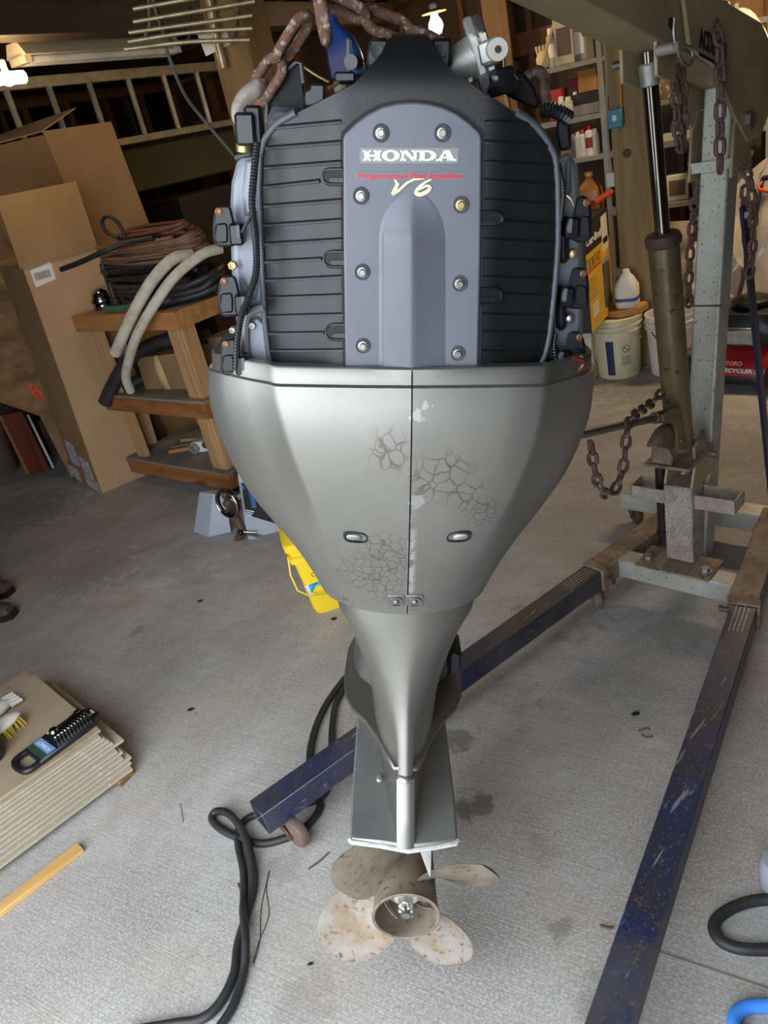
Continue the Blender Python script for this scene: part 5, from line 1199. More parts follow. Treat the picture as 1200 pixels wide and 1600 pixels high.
MB().tube([(.165 * math.cos(a), .165 * math.sin(a), .36 - .3 * abs(math.sin(a / 2)) * 0) for a in [i * .3 for i in range(10)]], .004, 6).build('handle', M['wire_white'], t)
t = thing('white_stick', 'thin white stick leaning beside the reddish panel', 'stick', atZ(84, 732, 0))
MB().cyl((0, 0, .004), (-.06, .1, .40), .009, .009, 8).build('stick', M['white_dirty'], t)
# ---- ladder on the wall
M['alu'] = mat('alu', 'd6ccb0', .45, .35, c2='a89e86', scale=8)
LA = -4.85
ql, qr = rc(atA(-60, 148, LA)), rc(atA(372, 94, LA)); qlb = rc(atA(0, 254, LA))
zt, zb = (ql.z + qr.z) / 2, rc(atA(350, 193, LA)).z
lad = thing('ladder', 'aluminium ladder hung sideways along the left wall', 'ladder', W(LA, ql.y, 0), RZ + math.pi / 2)
Ld = qr.y - ql.y + .5
for z, hh_ in ((zt, .07), (zb, .05)): MB().bx(-.4, Ld, -.02, .02, z - hh_ / 2, z + hh_ / 2).build('rail', M['alu'], lad, bev=.004)
yy = -.1
rung_px = [20, 88, 152, 214, 270, 322]
for px in [-40] + rung_px + [375]:
    q = rc(atA(px, 170, LA)); MB().cyl((q.y - ql.y, 0, zb), (q.y - ql.y, 0, zt), .022, .022, 10).build('rung', M['alu'], lad)
for x in (.3, Ld - .2): MB().bx(x, x + .03, .02, 1.1 - .02, zt + .02, zt + .05).build('bracket', M['hoist_rusty'], lad)
# ---- hanging panel under the ladder
pn = [atA(186, 224, -4.55), atA(372, 192, -4.55), atA(372, 262, -4.25), atA(216, 300, -4.25)]
pn = [atA(186, 222, -5.15), atA(400, 188, -5.15), atA(400, 256, -4.95), atA(214, 300, -4.95)]
t = thing('hanging_panel', 'olive grey sheet panel hanging below the ladder', 'panel', pn[3])
MB().add([p - pn[3] for p in pn], [(0, 1, 2, 3)]).build('sheet', mat('olive_sheet', '6f6a50', .45, c2='625c45', scale=3), t, 0, solid=.02)
t2 = thing('cabinet', 'dark cabinet standing behind the hose cart', 'cabinet', W(-5.2, 5.1), RZ)
MB().bx(-.45, .75, -.35, .35, 0, 1.52).build('body', mat('cab_dark', '3a332b', .5, c2='2d2822', scale=3), t2, bev=.004)
MB().bx(-.42, .14, -.362, -.35, .06, 1.48).build('door', mat('cab_door', '403930', .45), t2, bev=.003)
MB().bx(.16, .72, -.362, -.35, .06, 1.48).build('door', bpy.data.materials['cab_door'], t2, bev=.003)
# ---- fluorescent fixture and bare bulb
fl0, fl1 = rc(atA(24, 86, -3.6)), rc(atA(268, 68, -3.6))
fx = thing('fluorescent_fixture', 'unlit fluorescent strip light hung under the ceiling', 'light fixture', W(-3.6, fl0.y, fl0.z), RZ + math.pi / 2)
L_ = fl1.y - fl0.y; M['enamel'] = mat('enamel', 'b8ad96', .45)
MB().prism([(-.075, -.01), (-.04, .05), (.04, .05), (.075, -.01), (.07, -.012), (-.07, -.012)], lambda u, v, w: Vector((w, u, v)), 0, L_).build('reflector', M['enamel'], fx, 30)
for y in (-.035, .035): MB().cyl((.04, y, -.03), (L_ - .04, y, -.03), .018, .018, 12).build('tube_lamp', M['white_dirty'], fx)
for x in (.02, L_ - .02): MB().bx(x - .02, x + .02, -.06, .06, -.045, 0).build('lamp_holder', M['enamel'], fx)
for x in (.2, L_ - .2): MB().cyl((x, 0, .05), (x, 0, CZ - .19 - fl0.z), .004, .004, 6).build('hanger', M['dark'], fx)
def bulb(name, label, p, r, power, col, em):
    t = thing(name, label, 'lamp', p)
    MB().lathe([(.0, -r * 1.15), (r * .6, -r), (r, -r * .2), (r * .9, r * .4), (r * .5, r * 1.0), (r * .42, r * 1.5)], (0, 0, 0), (0, 0, 1), 18).build('bulb', mat(name + '_glow', 'ffffff', .5, emit=(col, em)), t)
    MB().lathe([(r * .5, r * 1.45), (r * .55, r * 2.4), (r * .3, r * 2.6)], (0, 0, 0), (0, 0, 1), 12).build('socket', M['white_dirty'], t)
    l = bpy.data.lights.new(name + '_light', 'POINT'); l.energy = power; l.color = C(col)[:3]; l.shadow_soft_size = r * 1.3
    lo_ = bpy.data.objects.new('light', l); COL.objects.link(lo_); lo_.parent = t; lo_.location = (0, 0, 0)
    return t
BULB1, BULB2 = 20, 34
bp = atA(12, 122, -3.45)
b_1 = bulb('work_lamp', 'glowing work lamp clamped beside the fluorescent strip', bp, .03, BULB1, 'ffdca8', 14)
MB().cyl(V * -.1 + Vector((0, 0, .0)), V * .09, .028, .028, 14).build('tube_lamp', bpy.data.materials['work_lamp_glow'], b_1, 40)
bp2 = atB(681, 40, 5.6)
b_2 = bulb('ceiling_bulb', 'bare glowing bulb under the ceiling behind the motor', bp2, .05, BULB2, 'ffdca8', 14)
MB().lathe([(.03, .075), (.085, .06), (.085, .055), (.03, .07)], (0, 0, .02), (0, 0, 1), 20).build('shade', mat('shade_cream', '6d6142', .7), b_2)
MB().cyl((0, 0, .12), (0, 0, CZ - .19 - bp2.z), .004, .004, 6).build('cord', M['dark'], b_2)
MB().cyl((0, 0, .12), (0, 0, CZ - .1 - bp.z), .004, .004, 6).build('cord', M['dark'], b_1)
# ---- antenna on the left post
AY = 3.95
an = thing('antenna', 'old aerial of bent metal rods on a bracket on the left post', 'antenna', atY(340, 80, AY))
ao = atY(340, 80, AY)
def ap_(px, py, y=AY): return atY(px, py, y) - ao
M['rod'] = mat('rod', 'cdbf9d', .4, .5, c2='a8946e', scale=20)
for (x0, y0, x1, y1, sag) in ((208, 14, 400, -20, 0), (208, 34, 398, 2, 0), (201, 51, 394, 24, 0), (200, 65, 394, 44, -4), (194, 77, 390, 62, -4)):
    MB().tube(catmull([ap_(x0, y0), ap_((x0 + x1) / 2, (y0 + y1) / 2 + sag), ap_(x1, y1)], 5), .009, 8).build('rod', M['rod'], an, 60)
MB().tube([ap_(232, -20, AY + .01), ap_(234, 40, AY + .02), ap_(221, 72, AY + .02)], .008, 6).build('spine', M['dull_steel'], an)
MB().tube([ap_(370, -20, AY + .01), ap_(371, 22, AY + .02), ap_(363, 62, AY + .02)], .008, 6).build('spine', M['rust_grey'], an)
MB().tube([ap_(322, -30, AY + .06), ap_(337, 55, AY + .06), ap_(350, 107, AY + .06)], .019, 12).build('mast_tube', M['rod'], an)
MB().add([ap_(308, 53, AY + .09), ap_(372, 38, AY + .09), ap_(374, 62, AY + .09), ap_(322, 88, AY + .09)], [(0, 1, 2, 3)]).build('bracket_plate', M['alu'], an, 0, solid=.006)
wp = [atY(232, -20, 3.95), atY(252, 40, 4.0), atY(256, 62, 4.0), atY(268, 100, 4.05), atY(290, 150, 4.1), atY(325, 195, 4.15), atY(365, 242, 4.2)]
t = thing('antenna_cable', 'grey cable hanging from the antenna in front of the ladder', 'cable', wp[0]); MB().tube([p - wp[0] for p in catmull(wp, 6)], .009, 6).build('cable', mat('cab_grey', '6c6a66', .5), t, 60)
wp = [atY(240, -10, 3.97), atY(250, 30, 3.97), atY(262, 58, 3.97), atY(280, 70, 3.97), atY(296, 55, 3.97), atY(296, 10, 3.97), atY(293, -20, 3.97)]
t = thing('antenna_cable', 'dark looped cable hanging behind the antenna rods', 'cable', wp[0]); MB().tube([p - wp[0] for p in catmull(wp, 6)], .007, 6).build('cable', M['rubber'], t, 60)
# ---- bench tool with hand wheel, and the yellow bucket
mp = atZ(310, 838, 0)
t = thing('machine_guard', 'pale grey sheet metal cover standing on the floor by the cart', 'machine cover', mp)
g0, g1, g2_, g3 = atZ(302, 832, 0), atZ(325, 840, 0), atZ(362, 832, 0), atZ(345, 818, 0)
th = .30
topc = [atY(311, 768, g0.y + .0), atY(333, 772, g1.y + .02), atY(352, 772, g2_.y + .03), atY(345, 765, g3.y + .05)]
MB().loft([[p - mp for p in (g0, g1, g2_, g3)], [p - mp for p in topc]]).build('cover', mat('guard_grey', 'a9b0be', .4, c2='98a0ae', scale=5), t, 20, bev=.004)
mq = atZ(400, 838, 0)
t = thing('bench_saw', 'grey bench tool with a black front panel and a chrome hand wheel', 'machine', mq)
yb_ = atZ(385, 845, 0).y + .02
def bs_(px, py, d=0.0): return atY(px, py, yb_ + d) - mq
fr = [(371, 740), (480, 775), (480, 852), (384, 830)]
MB().loft([[bs_(a, b_) for a, b_ in fr], [bs_(a + 3, b_ - 6, .3) for a, b_ in fr]]).build('housing', mat('saw_grey', 'a2aab6', .4), t, 20, bev=.004)
bp_ = [(377, 754), (470, 782), (470, 830), (384, 804)]
MB().loft([[bs_(a, b_, -.003) for a, b_ in bp_], [bs_(a, b_, .004) for a, b_ in bp_]]).build('panel', M['black'], t, 0)
MB().cyl(bs_(392, 762, -.02), bs_(398, 792, -.02), .017, .014, 12).build('blue_handle', mat('blue_h', '3c5f9c', .4), t)
text_mb('Δ D', .04, plane_fn(bs_(384, 762, -.005), bs_(420, 772, 0) - bs_(384, 761, 0), (0, 0, 1), (0, -1, 0)), .0004).build('lettering', mat('print_blue', '4f8fd6', .4), t, 0)
for k in range(3): MB().add([bs_(384, 798 + k * 3 - 2, -.005), bs_(397 - k * 2, 801 + k * 3 - 2, -.005), bs_(397 - k * 2, 802.5 + k * 3 - 2, -.005), bs_(384, 799.5 + k * 3 - 2, -.005)], [(0, 1, 2, 3)]).build('print_line', M['print_white'], t, 0, solid=.0005)
wc = bs_(356, 786, -.06); wa = Vector((-.62, -.78, .1)).normalized()
e1_ = wa.orthogonal().normalized(); e2_ = wa.cross(e1_)
MB().tube([wc + (e1_ * math.cos(i * math.pi / 12) + e2_ * math.sin(i * math.pi / 12)) * .068 for i in range(24)], .011, 8, closed=True).build('hand_wheel', M['black_gloss'], t, 60)
MB().tube([wc + wa * .008 + (e1_ * math.cos(i * math.pi / 12) + e2_ * math.sin(i * math.pi / 12)) * .071 for i in range(24)], .006, 6, closed=True).build('wheel_rim', M['chrome'], t, 60)
MB().lathe([(.02, -.01), (.024, .0), (.016, .02), (.01, .024)], wc, wa, 12).build('wheel_hub', M['caster_dark'], t)
for k in range(3):
    a = 2.1 * k + .4; MB().cyl(wc, wc + (e1_ * math.cos(a) + e2_ * math.sin(a)) * .066, .008, .007, 8).build('wheel_spoke', M['caster_dark'], t)
MB().cyl(wc, wc - wa * .1, .012, .012, 10).build('wheel_shaft', M['white_dirty'], t)
MB().tube(catmull([bs_(362, 800, -.01), bs_(372, 815, 0), bs_(378, 830, .0), bs_(372, 843, .02)], 5), .022, 8).build('stand_foot', M['caster_dark'], t, 60)
MB().cyl(bs_(379, 831, -.02), bs_(400, 832, -.02), .005, .005, 8).build('lever', M['steel'], t); MB().ball(bs_(376, 832, -.02), .017, 12).build('lever_knob', M['black_gloss'], t)
MB().bar(bs_(388, 838, -.01), bs_(478, 862, -.01), .02, .02).build('base_bar', M['hoist_grey'], t)
# yellow bucket of cat litter
M['yellow'] = mat('yellow', 'f0cf28', .45, c2='e2c022', scale=3)
yq = atZ(529, 948, 0) + Vector((0, .09, 0))
t = thing('litter_bucket', 'square yellow plastic bucket behind the lower cowl', 'bucket', yq, .12)
secs = [(.105, .10, 0), (.112, .105, .02), (.128, .125, .20), (.135, .13, .27), (.15, .145, .275), (.15, .145, .30), (.142, .135, .305), (.142, .135, .325), (.156, .15, .33), (.158, .152, .365), (.15, .145, .37)]
def rsq(a, b_, z, k=4, r=.03):
    out = []
    for cx, cy, a0 in ((a - r, b_ - r, 0), (-(a - r), b_ - r, 90), (-(a - r), -(b_ - r), 180), (a - r, -(b_ - r), 270)):
        for i in range(k): q = math.radians(a0 + 90 * i / (k - 1)); out.append((cx + r * math.cos(q), cy + r * math.sin(q), z))
    return out
MB().loft([rsq(*s_) for s_ in secs]).build('tub', M['yellow'], t, 30)
fy = lambda u, v, w: Vector((u - .045, -.100 - (v / .27) * .03 - .0012 - w, v))
MB().prism([(-.075 + .0, .16), (.075, .16), (.065, .10), (-.065, .10)], fy, 0, .001).build('label_white', M['white'], t, 0)
MB().prism([(-.06, .158)] + [(.055 * math.cos(q), .115 + .05 * math.sin(q)) for q in [math.pi - i * math.pi / 10 for i in range(11)]], fy, .001, .002).build('label_blue', mat('lab_blue', '45a9d6', .5), t, 0)
text_mb('TIDY\nCATS', .03, lambda u, v, w: fy(u, v + .215, w + .001), .0004, fit=.075).build('lettering', mat('pr_brown', '5a4a1a', .5), t, 0)
MB().tube([(-.15, -.08, .285), (-.16, -.11, .22), (-.15, -.14, .16), (-.11, -.142, .12), (.0, -.14, .09)], .004, 6).build('handle', M['yellow'], t)
# blue and white jug on a shelf far behind the motor
jp = atB(551, 152, 4.3)
t = thing('jug', 'blue capped white jug on the stand behind the motor', 'jug', jp, RZ)
sc_ = 1.0
MB().loft([[(x * k, y * k2, z) for x, y in ((-.1, -.05), (.1, -.05), (.1, .05), (-.1, .05))] for z, k, k2 in ((0, .85, .9), (.02, .9, 1), (.10, .9, 1))]).build('bottom', M['white'], t, 40, bev=.02, seg=3)
MB().loft([[(x * k + ox, y * k2, z) for x, y in ((-.1, -.05), (.1, -.05), (.1, .05), (-.1, .05))] for z, k, k2, ox in ((.10, .93, 1.05, 0), (.20, .93, 1.05, 0), (.29, .75, .9, -.01), (.35, .42, .6, -.03), (.39, .33, .6, -.04), (.43, .33, .6, -.04))]).build('body', mat('jug_blue', '2f66d0', .35), t, 40, bev=.02, seg=3)
st = thing('stand', 'dark plank stand carrying the jug behind the motor', 'stand', jp - Vector((0, 0, jp.z)), RZ)
MB().bx(-.35, .35, -.15, .15, jp.z - .035, jp.z - .0005).build('plank', M['pine_old'], st)
for x in (-.3, .26): MB().bx(x, x + .04, -.12, .12, 0, jp.z - .035).build('leg', M['pine_old'], st)
# ------------------------------------------------------------------ right side: shelving, buckets, mower
M['shelf_metal'] = mat('shelf_metal', '8f8c84', .45, .3, c2='7b776e', scale=8)
SB = 6.0
sh = thing('shelving_unit', 'grey metal shelving unit full of cans along the back wall', 'shelving', W(-1.15, SB, 0), RZ)
SX0, SX1 = -1.25, 1.35
levels = [.35, .80, 1.195, 1.46, 1.80]
for z in levels: MB().bx(SX0, SX1, 0, .42, z - .035, z).build('shelf', M['shelf_metal'], sh, bev=.003)
for x in (SX0, -.42, .62, SX1 - .03):
    for y in (-.004, .396): MB().bx(x, x + .035, y, y + .03, 0, 2.02).build('upright', M['shelf_metal'], sh, bev=.002)
def s2w(x, y, z): return sh.matrix_basis @ Vector((x, y, z))
def on_shelf(name, label, cat, px, py, y, lev, rz=0.0, group=None):
    """stand a thing on shelf level lev, below picture point px,py, y metres behind the shelf edge"""
    p = rc(atB(px, py, SB + y)); return thing(name, label, cat, W(p.x, SB + y, levels[lev] + .0005), RZ + rz, group)
CM = {}
def cmat(h, r=.5):
    if h not in CM: CM[h] = mat('paint_' + h, h, r)
    return CM[h]
def can(px, py, y, lev, h, r, body, cap, label, cat='spray can', kind='can', band=None):
    t = on_shelf('spray_can' if kind == 'can' else 'bottle', label, cat, px, py, y, lev)
    MB().lathe([(r * .95, 0), (r, .006), (r, h * .78), (r * .9, h * .80), (r * .55, h * .84)], (0, 0, 0), (0, 0, 1), 16).build('body', cmat(body), t)
    MB().lathe([(r * .62, h * .80), (r * .62, h * .98), (r * .5, h)], (0, 0, 0), (0, 0, 1), 14).build('cap', cmat(cap), t)
    if band: MB().lathe([(r * 1.012, h * .25), (r * 1.012, h * .6)], (0, 0, 0), (0, 0, 1), 16, cap=False).build('label_band', cmat(band), t)
def boxs(px, py, y, lev, w, d, h, col, label, cat='box', rz=0.0, dz=0.0, name='carton', lid=None, panel=None):
    t = on_shelf(name, label, cat, px, py, y, lev, rz); t.location.z += dz
    MB().bx(-w / 2, w / 2, 0, d, 0, h).build('body', cmat(col, .7), t, bev=.004)
    if lid: MB().bx(-w / 2 - .004, w / 2 + .004, -.004, d + .004, h, h + .025).build('lid', cmat(lid, .6), t, bev=.003)
    if panel: MB().bx(-w * .36, w * .36, -.002, 0, h * .2, h * .8).build('label', cmat(panel, .6), t, 0)
    return t
can(863, 85, .08, 4, .24, .034, '8fa08c', 'd8d6cc', 'tall grey-green caulk tube on the top shelf', 'tube', band='d8d6cc')
boxs(881, 70, .06, 4, .13, .1, .28, 'b7ab96', 'tall pale carton with a cut-out front on the top shelf', rz=.15, panel='57493a')
boxs(902, 70, .1, 4, .14, .1, .22, '8f8774', 'grey-brown carton with a pale label on the top shelf', rz=-.2, panel='cfd0c6')
t = on_shelf('cloth', 'yellow cloth heaped on the cartons of the top shelf', 'cloth', 902, 40, .14, 4); t.location.z += .222
MB().loft([[(.07 * math.cos(i * math.pi / 6) * k, .05 * math.sin(i * math.pi / 6) * k, z + .01 * math.sin(3 * i)) for i in range(12)] for z, k in ((0.012, 1), (.05, 1.1), (.10, .85), (.13, .4))]).build('cloth', cmat('cbb45a', .9), t, 60)
t = on_shelf('glove', 'pale work glove at the left end of the top shelf', 'glove', 848, 85, .06, 4)
MB().ball((0, 0, .06), .06, 10, (.9, .6, 1)).build('palm', cmat('b9a98c', .9), t, 60)
for k in range(4): MB().tube([(-.035 + .022 * k, 0, .10), (-.04 + .026 * k, -.005, .15)], .011, 6).build('finger', cmat('b9a98c', .9), t, 60)
t = thing('broom_stick', 'thin pale stick leaning on the top shelf', 'stick', W(rc(atB(846, 105, SB - .03)).x, SB - .03, 1.2), RZ)
p0_, p1_ = atB(846, 103, SB - .03), atB(871, 18, SB + .1); MB().cyl(W(0, 0) + (p0_ - t.location) * 1.0, p1_ - t.location, .010, .010, 8)
t.rotation_euler = (0, 0, 0); t.location = p0_ - Vector((0, 0, .0)); MB().cyl((0, 0, 0), p1_ - p0_, .010, .010, 8).build('stick', cmat('b59e78', .6), t)
boxs(868, 160, .05, 3, .10, .14, .20, '9c2a2a', 'red tall box at the left of the second shelf')
can(877, 160, .04, 3, .15, .028, 'd5cfbf', 'e6e2d6', 'cream bottle beside the red box on the second shelf', 'bottle', 'b')
can(888, 160, .03, 3, .14, .03, 'c9c4b4', 'd9d5c8', 'wider cream bottle in front of the second shelf', 'bottle', 'b')
can(899, 155, .09, 3, .16, .022, 'dad6ca', 'eeeae0', 'slim white bottle behind the cream bottles on the second shelf', 'bottle', 'b')
boxs(913, 165, .05, 3, .19, .2, .07, '8d8a80', 'flat grey case on the second shelf')
boxs(913, 150, .06, 3, .19, .2, .07, '24252a', 'black case on top of the grey case on the second shelf', dz=.0705)
boxs(917, 120, .08, 3, .13, .15, .14, 'a8763c', 'brown carton on top of the black case', dz=.1415)
boxs(897, 130, .14, 3, .12, .12, .05, '7c2323', 'dark red flat box deep on the second shelf', dz=.19)
for i, (px, h, r, b_, c_, lab) in enumerate(((897, .16, .026, '555b5f', '7d8186', 'dull grey can at the left of the third shelf'), (904, .17, .028, 'b9bcbc', 'd2d2cd', 'silver can on the third shelf'), (911, .18, .026, 'd0cfc8', 'c33a30', 'white can with orange-red cap on the third shelf'),
        (922, .20, .03, 'e4e2da', 'c22a26', 'white spray can with a red cap, tallest on the third shelf'), (931, .17, .026, 'c5c2b8', 'e8e6df', 'pale can right of the red capped one on the third shelf'))): can(px, 225, .05, 2, h, r, b_, c_, lab, band='8a2c28' if i == 3 else None)
boxs(890, 232, .1, 2, .14, .12, .06, '9c8a6a', 'low tan tin at the left of the third shelf')
t = on_shelf('jug', 'amber plastic jug on the fourth shelf beside the post', 'jug', 921, 285, .08, 1)
MB().loft([rsq(a, a * .8, z, 4, min(.025, a * .7)) for a, z in ((.075, 0), (.085, .02), (.085, .15), (.07, .19), (.035, .23), (.03, .26))]).build('body', mat('amber', '9a6a2c', .35, c2='7d4f1e', scale=12), t, 40)
MB().cyl((0, 0, .255), (0, 0, .285), .033, .033, 12).build('cap', cmat('caa86a'), t)
can(903, 285, .05, 1, .17, .028, 'dcdad2', 'e8e6df', 'white bottle on the fourth shelf left of the amber jug', 'bottle', 'b')
# right bay
t = on_shelf('plastic_bag', 'crinkled clear bags heaped on the second shelf right of the ram', 'bag', 1048, 140, .1, 3)
rnd = random.Random(12)
MB().loft([[(.17 * math.cos(i * math.pi / 7) * k * rnd.uniform(.85, 1.1), .09 * math.sin(i * math.pi / 7) * k * rnd.uniform(.85, 1.1), z + rnd.uniform(0, .015)) for i in range(14)] for z, k in ((0.0, .9), (.05, 1.05), (.1, .95), (.16, .7), (.20, .3))]).build('bag', mat('bag_brown', '8a7354', .25, c2='d0c5b0', scale=25, lo=.5, hi=.6), t, 0)
for k, (lab, px, dz, rz_) in enumerate((('white flat packet leaning on the bag heap', 1045, .20, .1), ('second white packet on the bag heap', 1038, .235, -.25))):
    boxs(px, 125, .1, 3, .12, .06, .03, 'd9d3c2', lab, 'packet', rz_, dz, 'packet')
can(1086, 140, .06, 3, .19, .035, 'e2dccb', 'd8d0bb', 'cream bottle standing right of the clear bags on the second shelf', 'bottle', 'b', band='c9bfa4')
for i, (px, h, r, b_, c_) in enumerate(((1054, .12, .03, '4c5a63', '8a8f92'), (1062, .14, .028, '6c5a48', '3f342c'), (1072, .15, .026, '5d4a3a', '9c8a6a'), (1080, .15, .028, '443830', '6b5846'))):
    can(px, 200, .06 + .04 * (i % 2), 2, h, r, b_, c_, ['blue-grey jar at the left of the third shelf right of the ram', 'brown jar next to the blue-grey jar on the third shelf', 'brown bottle with tan cap on the third shelf', 'dark bottle near the mast on the third shelf'][i], 'jar', 'b')
boxs(1047, 215, .03, 2, .1, .1, .05, 'c9c3b4', 'pale tin in front on the third shelf right of the ram')
boxs(1078, 212, .02, 2, .12, .05, .05, 'cfcabc', 'crumpled white box front right on the third shelf', rz=.4)
boxs(1058, 290, .06, 1, .15, .15, .17, 'd8d2c2', 'white carton on the fourth shelf right of the ram', panel='6a655a')
t = on_shelf('tote', 'dark grey plastic tote on the fourth shelf behind the mast', 'tote', 1128, 270, .1, 1)
MB().loft([rsq(a, b_, z, 4, .03) for a, b_, z in ((.17, .13, 0), (.19, .15, .22), (.20, .16, .225), (.20, .16, .25))]).build('tub', cmat('5b6066', .5), t, 30)
# coil of cable on a peg by the back wall
cp0 = atB(1152, 65, 5.90)
t = thing('cable_coil', 'coil of white cable hung on the boards by the back wall', 'cable', cp0)
rnd = random.Random(5)
for k in range(5):
    MB().tube([Vector(((.13 + .012 * k) * math.cos(a) * U.x, (.13 + .012 * k) * math.cos(a) * U.y, (.17 + .01 * k) * math.sin(a) - .02 * k)) + V * (-.01 * k) for a in [i * math.pi / 12 for i in range(24)]], .008, 6, closed=True).build('turn', cmat('c9bfae', .6), t, 60)
MB().bar(Vector((0, 0, .2)) - V * .03, Vector((0, 0, -.2)) - V * .06, .02, .02).build('tie', cmat('8f9a98'), t)
for k, (px, lab, c1_) in enumerate(((1150, 'wide brown board standing behind the cable coil', 'a07a4a'), (1192, 'tall brown board at the right edge behind the hoist', '96703f'))):
    q = rc(atB(px, 60, 6.25)); t = thing('plank', lab, 'board', W(q.x, 6.55 + .2 * k, 0), RZ)
    MB().bx(-.13, .13, 0, .03, 0, 2.45).build('board', wood('brd%d' % k, c1_, '7d5a30', 2, 4), t, bev=.003)
t = thing('plank', 'wide pale brown board standing on the left of the bulb against the wall', 'board', W(rc(atB(775, 40, 6.6)).x, 6.6, 0), RZ)
MB().bx(-.10, .10, 0, .04, 0, 2.5).build('board', wood('brd9', '8a6a42', '6a4f30', 2, 4), t, bev=.003)
# ---- buckets
M['bucket_cream'] = mat('bucket_cream', 'd9d0b0', .5, c2='c4b88f', scale=4, c3='8f845f', s3=18, lo3=.66, hi3=.76)
def pail(p, r0, r1, h, mt, label, lid=False, rz=0.0):
    t = thing('plastic_bucket', label, 'bucket', p, rz)
    pr = [(r0, 0), (r0 + .004, .008), (r1 * .97, h * .78), (r1 * 1.05, h * .785), (r1 * 1.05, h * .81), (r1 * .985, h * .815), (r1 * 1.0, h * .87), (r1 * 1.06, h * .875), (r1 * 1.06, h * .90), (r1, h * .905), (r1, h * .97), (r1 * 1.03, h * .975), (r1 * 1.03, h), (r1 * .97, h), (r1 * .95, h * .9), (r0 * .95, .01)]
    MB().lathe(pr, (0, 0, 0), (0, 0, 1), 36).build('tub', mt, t, 30)
    if lid: MB().lathe([(r1 * 1.06, h * .96), (r1 * 1.07, h * 1.01), (r1 * .99, h * 1.02), (r1 * .97, h), (0, h)], (0, 0, 0), (0, 0, 1), 36).build('lid', mt, t, 30)
    return t
yb0 = atZ(962, 592, 0) + V * .11
t = pail(yb0, .125, .147, .375, M['bucket_cream'], 'cream plastic pail with a blue stripe and warning label', True)
dirc = math.atan2(-yb0.y, -yb0.x)
def wrap(t, a0, a1, z0, z1, mt, nm, r=.139, n=8, up=.0012):
    mb = MB(); mb.grid([[((r + .0478 * (z - .008) + up) * math.cos(a0 + (a1 - a0) * i / n), (r + .0478 * (z - .008) + up) * math.sin(a0 + (a1 - a0) * i / n), z) for i in range(n + 1)] for z in (z0, z1)]); return mb.build(nm, mt, t, 60)
R_ = .1292
wrap(t, dirc - .55, dirc - .20, .03, .25, cmat('1f2f52'), 'blue_stripe', R_)
wrap(t, dirc + .06, dirc + .62, .07, .25, cmat('c9c2a6'), 'warning_label', R_)
lw = MB()
for k in range(7):
    z = .09 + .009 * k; lw.grid([[((R_ + .0478 * (zz - .008) + .002) * math.cos(a), (R_ + .0478 * (zz - .008) + .002) * math.sin(a), zz) for a in [dirc + .12 + .44 * i / 6 for i in range(7)]] for zz in (z, z + .003)])
def on_cyl(a, z): return Vector(((R_ + .0478 * (z - .008) + .0015) * math.cos(a), (R_ + .0478 * (z - .008) + .0015) * math.sin(a), z))
lw.build('print_lines', M['print_black'], t, 0)
MB().tube([on_cyl(dirc + .34 + .16 * math.cos(q), .195 + .022 * math.sin(q)) for q in [i * math.pi / 10 for i in range(20)]], .0018, 5, closed=True).build('warning_ring', M['print_black'], t, 0)
MB().tube([on_cyl(dirc + .34 - .11, .21), on_cyl(dirc + .34 + .11, .18)], .002, 5).build('warning_bar', M['print_black'], t, 0)
MB().tube(catmull([on_cyl(dirc - .3, .325) * 1.0 + Vector((0, 0, 0)), on_cyl(dirc + .2, .30) * 1.03, on_cyl(dirc + .8, .24) * 1.05, on_cyl(dirc + 1.2, .22) * 1.08], 5), .005, 6).build('bail', M['bucket_cream'], t, 60)
ct = thing('cardboard_disc', 'thick brown fibreboard block lying on the cream pail', 'board', yb0 + Vector((.06, .02, .384)), .3)
MB().lathe([(.145, 0), (.145, .035)], (0, 0, 0), (0, 0, 1), 8).build('disc', cmat('b07d45', .8), ct, 30)
wp_ = atZ(1046, 590, 0) + V * .13
t = pail(wp_, .125, .150, .37, M['white_dirty'], 'open white plastic bucket beside the hydraulic ram', False)
MB().tube(catmull([(-.15, -.02, .30), (-.10, -.13, .20), (.02, -.165, .17), (.12, -.12, .22), (.15, .0, .30)], 5), .003, 6).build('bail', M['dark'], t, 60)
# grill carton: long side turned towards the engine
ga = -1.27
g_bl, g_br, g_tr = rc(atA(919, 521, ga)), rc(atA(967, 480, ga)), rc(atA(957, 320, ga))
gz = .40; gb0, gb1 = 4.345, 4.86; gh = .60
t = thing('grill_carton', 'black and yellow grill carton with a picture of a cooker', 'box', W(ga, gb0, gz), RZ)
GB = gb1 - gb0
MB().bx(-.34, 0, 0, GB, 0, gh).build('body', cmat('1c1b1a', .6), t, 0)
fg = lambda u, v, w: Vector((w, u, v))
yh = gh * .73
MB().prism([(0, 0), (GB, 0), (GB, yh), (0, yh)], fg, 0, .0015).build('yellow_panel', mat('grill_yellow', 'e3b62a', .5, c2='d2a222', scale=5), t, 0)
MB().prism([(GB * .66, .62 * gh), (GB * .93, .64 * gh), (GB * .93, .97 * gh), (GB * .66, .96 * gh)], fg, .0016, .002).build('address_label', cmat('d9d4c6'), t, 0)
MB().prism([(GB * .70, .70 * gh), (GB * .90, .70 * gh), (GB * .90, .755 * gh), (GB * .70, .755 * gh)], fg, .0021, .0024).build('barcode', M['print_black'], t, 0)
text_mb('Char-Broil', .06, lambda u, v, w: fg(u + GB * .33, v + gh * .83, w + .0018), .0003, .2, .002, fit=GB * .62).build('lettering', M['print_white'], t, 0)
text_mb('THE BIG EASY', .075, lambda u, v, w: fg(u + GB * .28, v + gh * .63, w + .0018), .0003, 0, .002, fit=GB * .56).build('lettering', cmat('8a6a1a'), t, 0)
